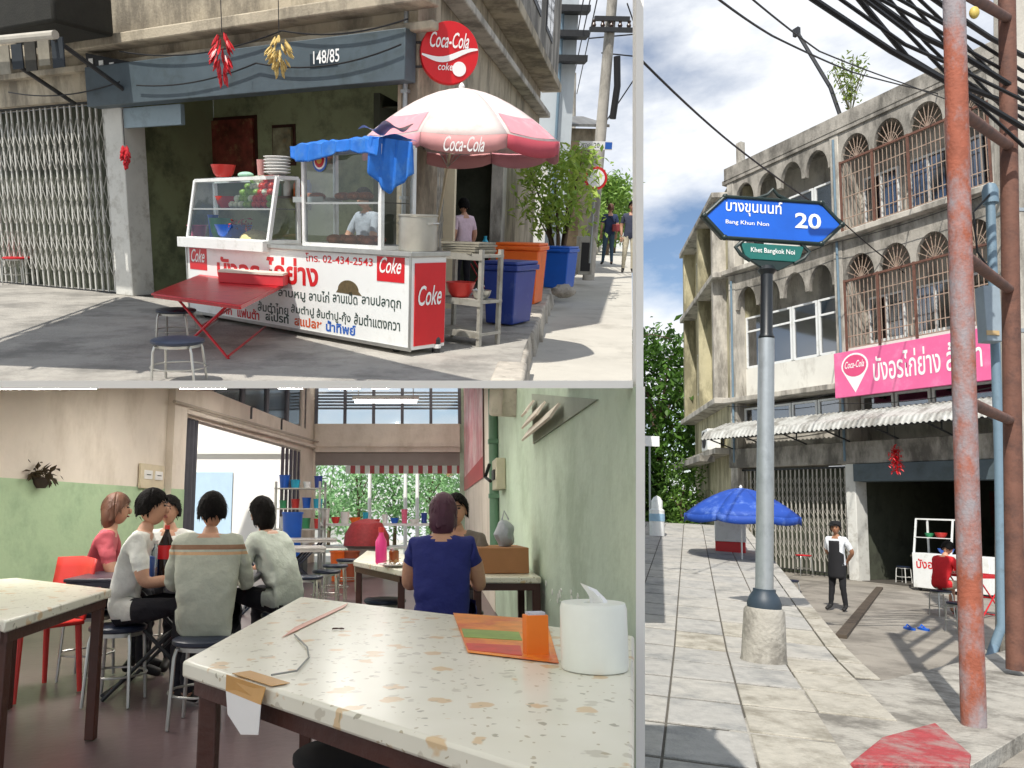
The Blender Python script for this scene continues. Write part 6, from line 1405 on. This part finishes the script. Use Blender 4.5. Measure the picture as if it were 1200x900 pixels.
for row in range(5):
    for k in range(9 - row):
        u = (k + .5 + row * .5) / 9; kind = 0 if u > .5 and gq.random() < .8 else (2 if gq.random() < .45 else 1)
        m_, n_, l_ = VG[kind]; o = bpy.data.objects.new(n_, vm[n_]); COL.objects.link(o)
        o.matrix_basis = fc.M @ T(base_x[0] + (base_x[1] - base_x[0]) * u, .24 + .045 * row + gq.uniform(-.01, .01), Zs + .075 * row); tag(o, '%s in the heap on the glass shelf of the low case' % l_, n_, n_ + ' heap on the glass shelf')
putz('tub', 'pink tub at the bottom left of the low glass case', 'tub', 231, 272, .4, ZT + .005, bucket(MB(), (0,0,0), .13, .18), PINK_PL)
putz('basin', 'blue basin of chillies at the bottom of the low glass case', 'basin', 274, 276, .4, ZT + .005, bowl(MB(), (0,0,0), .24, .20), BLUE_PL)
putz('jug', 'tall blue jug behind the blue basin', 'jug', 250, 262, .6, ZT + .005, bucket(MB(), (0,0,0), .07, .32), BLUE_PL)
putz('bowl', 'green bowl behind the blue basin', 'bowl', 258, 262, .62, ZT + .005, bowl(MB(), (0,0,0), .15, .28), GREEN_PL)
ch = MB(); leaves(ch, [fc.M.inverted() @ fc.M @ Vector((0, 0, 0))], 1, .01, 0)
hp = MB().ball((0, 0, 0), (.26, .18, .14), 16, 10); 
for v in hp.v: v.z = max(0, v.z + .015 * math.sin(v.x * 60) * math.cos(v.y * 50))
putz('noodle_heap', 'heap of shredded papaya at the bottom right of the low glass case', 'food', 300, 278, .35, ZT + .006, hp, mat('papaya', '#cfc08a', .7, .2, 30, .6, 60))
ck_ = MB(); leaves(ck_, [(.1*math.cos(i), .08*math.sin(i), 0) for i in range(6)], 90, .07, .04); putz('chilli_heap', 'heap of red chillies in the blue basin', 'food', 280, 262, .4, ZT + .19, ck_, mat('chilli', '#a8281f', .4, .2))
MEAT = mat('grilled_meat', '#8c4a26', .5, .35, 14, .5, 40); Zm = ZT + rh * .45 + .014
for k, (px, y) in enumerate(((392, .3), (402, .5), (412, .35), (422, .55), (432, .3), (438, .5))):
    hm = MB().ball((0, 0, .05), (.11, .08, .055), 12, 8); hm.ball((.12, .02, .06), (.045, .03, .03), 10, 6)
    putz('grilled_chicken', 'browned grilled chicken piece on the floor of the tall case, %s from the left' % words[k], 'food', px, 284, y, ZT + .03, hm, MEAT, 'grilled chicken pieces')
for k, (px, y) in enumerate(((362, .5), (372, .4), (402, .45), (416, .4), (428, .5))):
    hm = MB().ball((0, 0, .045), (.09, .10, .045), 12, 8); hm.ball((.08, -.06, .04), (.03, .03, .025), 8, 6)
    putz('grilled_meat', 'browned meat piece on the glass shelf of the tall case, %s from the left' % words[k], 'food', px, 238, y, Zm + .02, hm, MEAT, 'meat pieces on the tall case shelf')
tr2 = MB().box(-.26, .26, -.13, .13, 0, .012); tr2.box(-.27, .27, -.14, -.13, 0, .06).box(-.27, .27, .13, .14, 0, .06); putz('tray', 'steel tray on the left of the tall case shelf', 'tray', 372, 240, .48, Zm - .0, tr2, STEEL)
# pot beside the tall case
px_, pz_ = fc.u(484, 295, .35); pr = 21 / 900 * 8.3
pot = thing('stock_pot', 'dull aluminium stock pot at the right end of the cart', 'pot', fc.M @ T(CL - .16, .24, ZT)); 
MB().lathe([(pr*.97, 0), (pr, .02), (pr, .33), (pr*1.05, .34), (pr*1.05, .355), (pr*.96, .355), (pr*.94, .02), (0, .02)], n=28).build('body', mat('dull_alu', '#b7b4aa', .42, .1, 5, metal=.6), pot)
for s in (-1, 1): MB().tube([(s*pr, -.06, .26), (s*(pr+.05), -.04, .27), (s*(pr+.05), .04, .27), (s*pr, .06, .26)], .01, 6).build('handle', STEEL, pot)
# vendor behind the glass
vx, _ = fc.u(428, 230, .95)
person('person in a grey shirt cooking behind the tall glass case', fc.M @ T(vx, .98, .0, R(178)), stand(1.0, dict(el=(-.24,.12,1.10), wl=(-.12,.36,1.08), er=(.24,.12,1.10), wr=(.14,.38,1.10))), cloth('vendor_grey', '#9aa3ae'), DPANT, tilt=R(-15), sleeve=.7)
# ---- red folding table with stools
def gz1(px, py, z): p = fr1.g(px, py, z); return p
tcs = [gz1(177, 346, .56), gz1(282, 360, .56), gz1(346, 328, .56), gz1(252, 316, .56)]; cc = sum(tcs, Vector()) / 4
rt = folding_table(fr1.M @ T(cc.x, cc.y, 0), 'red metal folding table in front of the grill cart', REDPAINT, REDPAINT, corners=[(p.x - cc.x, p.y - cc.y) for p in tcs], h=.58)
fa_, fb_ = gz1(256, 331, .58), gz1(332, 336, .58); fz = .12
fpb = thing('red_box', 'long red paper box with white rim on the red folding table', 'box', fr1.M); dvx = Vector((0, .3, 0))
MB().prism([fa_ + Vector((0, 0, .002)), fb_ + Vector((0, 0, .002)), fb_ + dvx + Vector((0, 0, .002)), fa_ + dvx + Vector((0, 0, .002))], (0, 0, fz)).build('carton', mat('red_card', '#c8373f', .6, .1, 4), fpb, bevel=.006)
MB().prism([fa_ + Vector((0, -.01, fz)), fb_ + Vector((0, -.01, fz)), fb_ + dvx + Vector((0, 0, fz)), fa_ + dvx + Vector((0, 0, fz))], (0, 0, .025)).build('rim', mat('rim_pale', '#d9cdbd', .6, .08), fpb)
for px, py, lab, m_ in ((208, 397, 'navy topped stool nearest the camera by the red table', NAVY), (206, 362, 'navy topped stool behind the nearest one by the red table', NAVY), (183, 293, 'dark stool standing just inside the shop front', NAVY)):
    hs_ = .36 if py > 350 else .46; p = gz1(px, py, hs_); r_ = .21 if py > 350 else .20; stool(fr1.M @ T(p.x, p.y, 0), lab, m_, hs_, r_, 'stools around the grill cart')
p = gz1(20, 301, .52); stool(fr1.M @ T(p.x, p.y, 0), 'red topped stool at the left edge in front of the gate', REDPAINT, .52, .26)
# ---- rack, bins, cabinet, bush
r0, r1_ = fr1.g(506, 398), fr1.g(561, 407); fk = Facade(fr1, r0, (r1_ - r0)); kw_ = (r1_ - r0).length; kh = fk.u(508, 290)[1]
ra = thing('metal_rack', 'worn grey metal rack with shelves beside the cart', 'rack', fk.M); RK = mat('rack_grey', '#a3a097', .5, .14, 5, stain=('#6d675c', .4, 5))
for x in (.02, kw_ - .02):
    for y in (.02, .34): MB().box(x - .022, x + .022, y - .022, y + .022, 0, kh).build('upright', RK, ra)
for z in (.12, kh*.45, kh*.92): MB().box(-.01, kw_ + .01, 0, .36, z, z + .03).build('shelf', RK, ra); MB().box(-.012, kw_ + .012, -.012, -.001, z - .03, z + .04).build('shelf_lip', RK, ra)
tag(bowl(MB(), (0, 0, 0), .17, .17).build('basin', RED_PL, None, fk.M @ T(kw_*.36, .18, kh*.45 + .032)), 'red basin on the middle shelf of the metal rack', 'basin')
tag(bowl(MB(), (0, 0, 0), .11, .10).build('bowl', STEEL, None, fk.M @ T(kw_*.80, .18, kh*.45 + .032)), 'steel bowl beside the red basin on the rack', 'bowl')
for k in range(5):
    tag(MB().box(-.25, .25, -.17, .17, 0, .02).build('board', mat('board_old', '#8f8a7c', .7, .2), None, fk.M @ T(kw_*.5 + .02*(k % 2), .18, kh*.92 + .032 + .026*k, R(4*k - 8))), 'old board, %s in the stack on top of the metal rack' % ('lowest', 'second from the bottom', 'middle', 'second from the top', 'topmost')[k], 'board', 'boards stacked on the rack')
def bin_(label, px0, px1, py0, py1, m_, lidm, depth=.65):
    a, b = fr1.g(px0, py1), fr1.g(px1, py1 - 2); b = fr1.d(px1, py1 - 2, a.y - .25); b.z = 0; fb1 = Facade(fr1, a, (b - a)); w = (b - a).length; h_ = fb1.u(px0 + 3, py0)[1]
    t = thing('plastic_bin', label, 'bin', fb1.M)
    MB().add([(.04, .04, .02), (w-.04, .04, .02), (w-.04, depth-.04, .02), (.04, depth-.04, .02), (0, 0, h_-.09), (w, 0, h_-.09), (w, depth, h_-.09), (0, depth, h_-.09)], [(3,2,1,0),(4,5,6,7),(0,1,5,4),(1,2,6,5),(2,3,7,6),(3,0,4,7)]).build('tub', m_, t, bevel=.02)
    MB().box(-.03, w + .03, -.03, depth + .03, h_ - .089, h_ - .02).build('rim', m_, t, bevel=.012); MB().box(-.015, w + .015, -.015, depth + .015, h_ - .019, h_ + .03).build('lid', lidm, t, bevel=.02)
    MB().box(w*.3, w*.7, -.05, -.031, h_ - .07, h_ - .04).build('handle', lidm, t, bevel=.006)
    return t
bin_('dark blue lidded bin beside the metal rack', 564, 602, 308, 380, NAVY_PL, NAVY_PL)
bin_('orange lidded bin behind the dark blue one', 578, 628, 286, 356, ORANGE_PL, ORANGE_PL, .7)
bin_('bright blue lidded bin in front of the bush', 634, 664, 290, 338, BLUE_PL, BLUE_PL, .7)
cbp = fr1.g(677, 322); cab = thing('metal_cabinet', 'small grey metal cabinet on the kerb beyond the blue bin', 'cabinet', fr1.M @ T(cbp.x, cbp.y, 0)); w_ = 16/900*cbp.y
MB().box(0, w_, 0, .5, .0, fr1.d(677, 277, cbp.y).z).build('case', RK, cab, bevel=.01); MB().box(.06, w_ - .06, -.012, -.001, .1, fr1.d(677, 284, cbp.y).z).build('dark_panel', CABLE, cab)
rk1 = MB().ball((0, 0, .06), (.24, .17, .13), 14, 9)
for v in rk1.v: v *= 1 + .16 * math.sin(v.x * 31 + v.y * 17) * math.cos(v.z * 29 + v.x * 11)
tag(rk1.build('loose_stone', STONE, None, fr1.M @ T(fr1.g(660, 345))), 'loose grey stone on the kerb below the blue bin', 'stone')
jar_ = fr1.g(511, 413); bt = thing('small_bottle', 'small dark bottles standing at the corner of the cart', 'bottle', fr1.M @ T(jar_)); MB().lathe([(.045, 0), (.045, .14), (.015, .18), (.015, .22), (0, .22)], n=12).build('bottle', mat('bottle_dark', '#2a2a2c', .3, .1), bt); MB().lathe([(.05, .05), (.05, .09)], n=12).build('label', WHITE_PL, bt)
bp1 = Vector((3.0, 18.0, 0)); bsh = thing('bush', 'bright yellow green bush leaning over the bins by the street', 'bush', fr1.M @ T(bp1.x, bp1.y, 0))
def bpt(px, py, y): return fr1.d(px, py, y) - Vector((bp1.x, bp1.y, 0))
rb = random.Random(9); cl_ = []
for i in range(70):
    px, py = rb.uniform(616, 690), rb.uniform(185, 262)
    if (px - 602) < (230 - py) * .15: continue
    cl_.append(bpt(px, py, bp1.y + rb.uniform(-1.0, 1.2)))
tk = MB(); 
for c in cl_[::6]: tk.tube([(0, 0, 0), c * .5 + Vector((0, 0, .3)), c], [.05, .03, .01], 6)
tk.build('stems', mat('bark', '#5a4a3a'), bsh); lv = MB(); leaves(lv, cl_, 1700, .19, .20); lv.build('foliage', leafmat('leaf_bright', '#5d8a2a', '#c3d668'), bsh, fix=False, smooth=0)
# ---- person in the side doorway with a small red table
dp_ = fr1.d(543, 285, 13.6); dp_.z = 0
person('person in a pale pink shirt standing with the back turned at the side doorway', fr1.M @ T(dp_.x, dp_.y, .0, R(35)), stand(1.02), cloth('pale_pink', '#d3bcc8'), DPANT, sleeve=.7)
rtp = fr1.d(566, 262, 14.2); folding_table(fr1.M @ T(rtp.x, rtp.y, 0, R(10)), 'small red table beside the person in the side doorway', REDPAINT, REDPAINT, .8, .6, .80)
tag(MB().lathe([(.06, 0), (.06, .2), (.03, .24), (.03, .3), (0, .3)], n=14).build('bottle', CYAN_PL, None, fr1.M @ T(rtp.x + .05, rtp.y, .802)), 'cyan bottle on the small red table in the doorway', 'bottle')
# ---- the street: people, poles, houses, trees
s1p = fr1.g(711, 311, SZ); k_ = (fr1.d(711, 238, s1p.y).z - SZ) / 1.72
sp1 = person('person walking away down the street in a navy shirt with a shoulder bag', fr1.M @ T(s1p.x, s1p.y, SZ, R(-5)), stand(k_, None, dict(al=(-.11,.10,.09), tl=(-.13,.25,.035), ar=(.11,-.12,.11), tr=(.12,.0,.04))), cloth('navy_tee', '#2c3a5c'), cloth('jeans', '#3d5568'), k=k_, sleeve=.7, hairm=mat('brown_hair', '#5b3a28'), shoe=SHOE)
MB().box(.05*k_, .27*k_, -.26*k_, -.14*k_, .95*k_, 1.15*k_).build('shoulder_bag', mat('bag_red', '#8f3a3c', .6, .15), sp1, bevel=.03); MB().tube([(.16*k_, -.14*k_, 1.15*k_), (.0, -.13*k_, 1.32*k_), (-.12*k_, 0, 1.43*k_)], .012, 6).build('bag_strap', BLACK, sp1)
s2p = fr1.g(735, 320, SZ)
person('person in pale trousers at the right edge of the street', fr1.M @ T(s2p.x, s2p.y, SZ, R(170)), stand(.98*k_), cloth('dark_tee', '#3a3f52'), cloth('khaki', '#c6bda6'), k=.98*k_, sleeve=.7)
def pole1(label, pxa, pya, pxb, pyb, y, r, arm=True):
    a, b = fr1.d(pxa, pya, y), fr1.d(pxb, pyb, y); t = thing('utility_pole', label, 'utility pole', fr1.M @ T(b)); v = a - b
    MB().tube([v * -.35, v * .5, v * 1.15], [r*1.15, r, r*.9], 12).build('shaft', CONC_L, t)
    if arm:
        for f_, L_ in ((.88, .62), (.93, .5)): c = v * f_; MB().box(c.x - L_, c.x + L_, -.25, -.13, c.z - .06, c.z + .06).build('cross_arm', DARKSTEEL, t)
        for k in range(5): c = v * .88; x = c.x - .5 + k * .25; MB().lathe([(.05, .06), (.07, .12), (.04, .18), (.06, .24), (0, .28)], (x, -.19, c.z), 10).build('insulator', mat('insulator', '#4a3a34', .3, .1), t)
        c = v * .62; MB().tube([c + Vector((.25, -.2, .8)), c + Vector((.32, -.2, 0)), c + Vector((.25, -.2, -.9))], .10, 8).build('cable_bundle', CABLE, t)
    return t
pole1('tall concrete utility pole with cross arms beside the street', 717, 6, 696, 250, 24, .16)
pole1('thinner far utility pole behind the tall one', 672, 105, 670, 230, 40, .14, False)
for i, (a, b) in enumerate((((692, -2), (668, 110)), ((700, -2), (676, 110)), ((684, -2), (664, 112)), ((745, 90), (705, 150)), ((745, 40), (690, 45)), ((735, 4), (744, 30)), ((744, 66), (705, 62)))):
    wire('thin overhead cable over the street, %s of the seven' % words[i], [(*a, 24), (*b, 36 if i < 3 else 25)], .02, 'cables over the street', fr=fr1)
def house(name, label, px0, px1, py0, y, dep, m_, wins=(), cat='building', roof=None):
    a, b = fr1.d(px0, 250, y), fr1.d(px1, 250, y); zt_ = fr1.d(px0, py0, y).z; t = thing(name, label, cat, fr1.M @ T(a.x, y, SZ))
    w = b.x - a.x; MB().box(0, w, 0, dep, 0, zt_ - SZ).build('wall', m_, t)
    for (u0, u1, v0, v1_) in wins: q_ = MB().box(w*u0, w*u1, -.06, -.001, (zt_-SZ)*v0, (zt_-SZ)*v1_).build('window', DARKSTEEL, t); MB().box(w*u0+.05, w*u1-.05, -.07, -.061, (zt_-SZ)*v0+.05, (zt_-SZ)*v1_-.05).build('pane', WIN_BL, q_)
    if roof: MB().prism([(-.4, -.5, zt_-SZ), (w+.4, -.5, zt_-SZ), (w+.4, dep, zt_-SZ+1.0), (-.4, dep, zt_-SZ+1.0)], (0, 0, .1)).build('roof', roof, t)
    return t, w, zt_ - SZ
tw_, w, H = house('apartment_tower', 'tall pale narrow building rising behind the shophouse', 624, 664, -20, 26, 6, mat('tower_pale', '#c3cbd0', .8, .05, 1.5, stain=('#9aa2a6', .3, .8, .4)))
for f_ in (.74, .82, .90): MB().box(w*.45, w*1.25, -.5, -.001, H*f_, H*f_ + .18).build('bracket_shelf', DARKSTEEL, tw_)
MB().cyl((w*.55, -.12, 0), (w*.55, -.12, H*.92), .05).build('downpipe', BLUEGREY, tw_)
house('shed', 'grey metal roofed shed beyond the tower', 660, 692, 150, 31, 5, BEIGE, roof=CORR); house('brown_pillar_house', 'narrow brown stained building between the tower and the shed', 661, 679, 165, 28, 3, mat('brown_wall', '#9a8568', .85, .15, 2, stain=('#5d4f3e', .5, 1.5)))
house('white_house', 'small white house seen above the bush', 600, 640, 165, 24, 4, WHITEW, ((.2, .4, .3, .6),)); house('far_house', 'pale far house at the end of the street', 680, 745, 225, 60, 6, mat('far_white', '#d5d9da', .8, .05), ((.2, .35, .4, .7), (.55, .7, .4, .7)))
for i, (px, y, h_) in enumerate(((702, 52, 4.6), (714, 46, 4.4), (722, 50, 5.0))):
    c = fr1.d(px, 250, y); tree(['green tree left of the three at the end of the street', 'green tree in the middle of the three at the end of the street', 'green tree right of the three at the end of the street'][i], fr1.M @ T(c.x, c.y, SZ), h_, 1.0, 1500, .36, ('#3f6b28', '#9fbf5c'), .14, .2, 26, .32)
sgp = fr1.d(698, 171, 22); s_g = thing('direction_sign', 'white direction board on the utility pole', 'sign', fr1.M @ T(sgp)); MB().box(-.45, .45, -.03, .03, -.10, .12).build('board', SIGN_WHITE, s_g); MB().box(.25, .44, -.034, -.031, -.08, .10).build('blue_field', INKB, s_g); letters('ซอย 20', (.5, .13), INK, s_g, (-.40, -.032, -.05))
rsp = fr1.d(698, 209, 21); rs2 = thing('round_road_sign', 'round white road sign with red border beside the utility pole', 'sign', fr1.M @ T(rsp)); MB().lathe([(0, 0), (.30, 0), (.30, .03), (0, .03)], n=26, M=QX).build('border', INKR, rs2); MB().lathe([(0, 0), (.23, 0), (.23, .01), (0, .01)], (0, -.031, 0), 26, QX).build('field', SIGN_WHITE, rs2); MB().cyl((0, .04, -2.2), (0, .04, .2), .03).build('post', GALV, rs2)

# ---- loose cables and fittings on the old front
for i, (pa, pb, sg_) in enumerate((((160, 100), (300, 74), .10), ((300, 74), (470, 52), .14), ((10, 108), (140, 96), .12), ((140, 60), (330, 36), .16), ((330, 36), (478, 22), .1))):
    a = f1.u(*pa, -.40); b = f1.u(*pb, -.40); P_ = []
    for k in range(13): t = k / 12; P_.append((a[0] + (b[0] - a[0]) * t, -.40, a[1] + (b[1] - a[1]) * t - sg_ * 4 * t * (1 - t)))
    tag(MB().tube(P_, .011, 5).build('loose_cable', CABLE, None, f1.M), 'black cable sagging along the shop front, %s of the five' % words[i], 'cable', 'cables along the shop front')
pc_ = thing('conduit_pipe', 'grey conduit running down the corner pillar behind the round sign', 'pipe', f1.M)
cxp = X(478, 200); MB().tube([(cxp, -.09, .9), (cxp, -.09, 5.6)], .03, 8).build('pipe_run', GALV, pc_)
for z in (1.6, 2.9, 4.2): MB().box(cxp - .05, cxp + .05, -.125, -.051, z, z + .04).build('clip', GALV, pc_)
shf = thing('wall_shelf', 'wooden shelf of jars on the green wall inside the shop', 'shelf', f1.M); sx_ = X(330, 240, 2.2); sz_1 = Z(330, 232, 2.2)
MB().box(sx_ - .7, sx_ + .7, 2.1, DI - .001, sz_1, sz_1 + .03).build('board', WOOD, shf)
for x in (-.5, .5): MB().box(sx_ + x - .02, sx_ + x + .02, 2.15, DI - .002, sz_1 - .2, sz_1 - .001).build('bracket', DARKSTEEL, shf)
for k in range(6):
    m_, c_ = [(RED_PL, 'red'), (CREAM, 'cream'), (GREEN_PL, 'green'), (WHITE_PL, 'white'), (ORANGE_PL, 'orange'), (BLUE_PL, 'blue')][k]
    tag(MB().lathe([(.07, 0), (.075, .02), (.075, .2), (.05, .24), (.05, .28), (0, .28)], n=14).build('jar', m_, None, f1.M @ T(sx_ - .58 + .23 * k, 2.24, sz_1 + .032)), '%s jar on the wooden shelf inside the shop' % c_, 'jar', 'jars on the shop shelf')
bpy.context.view_layer.update()
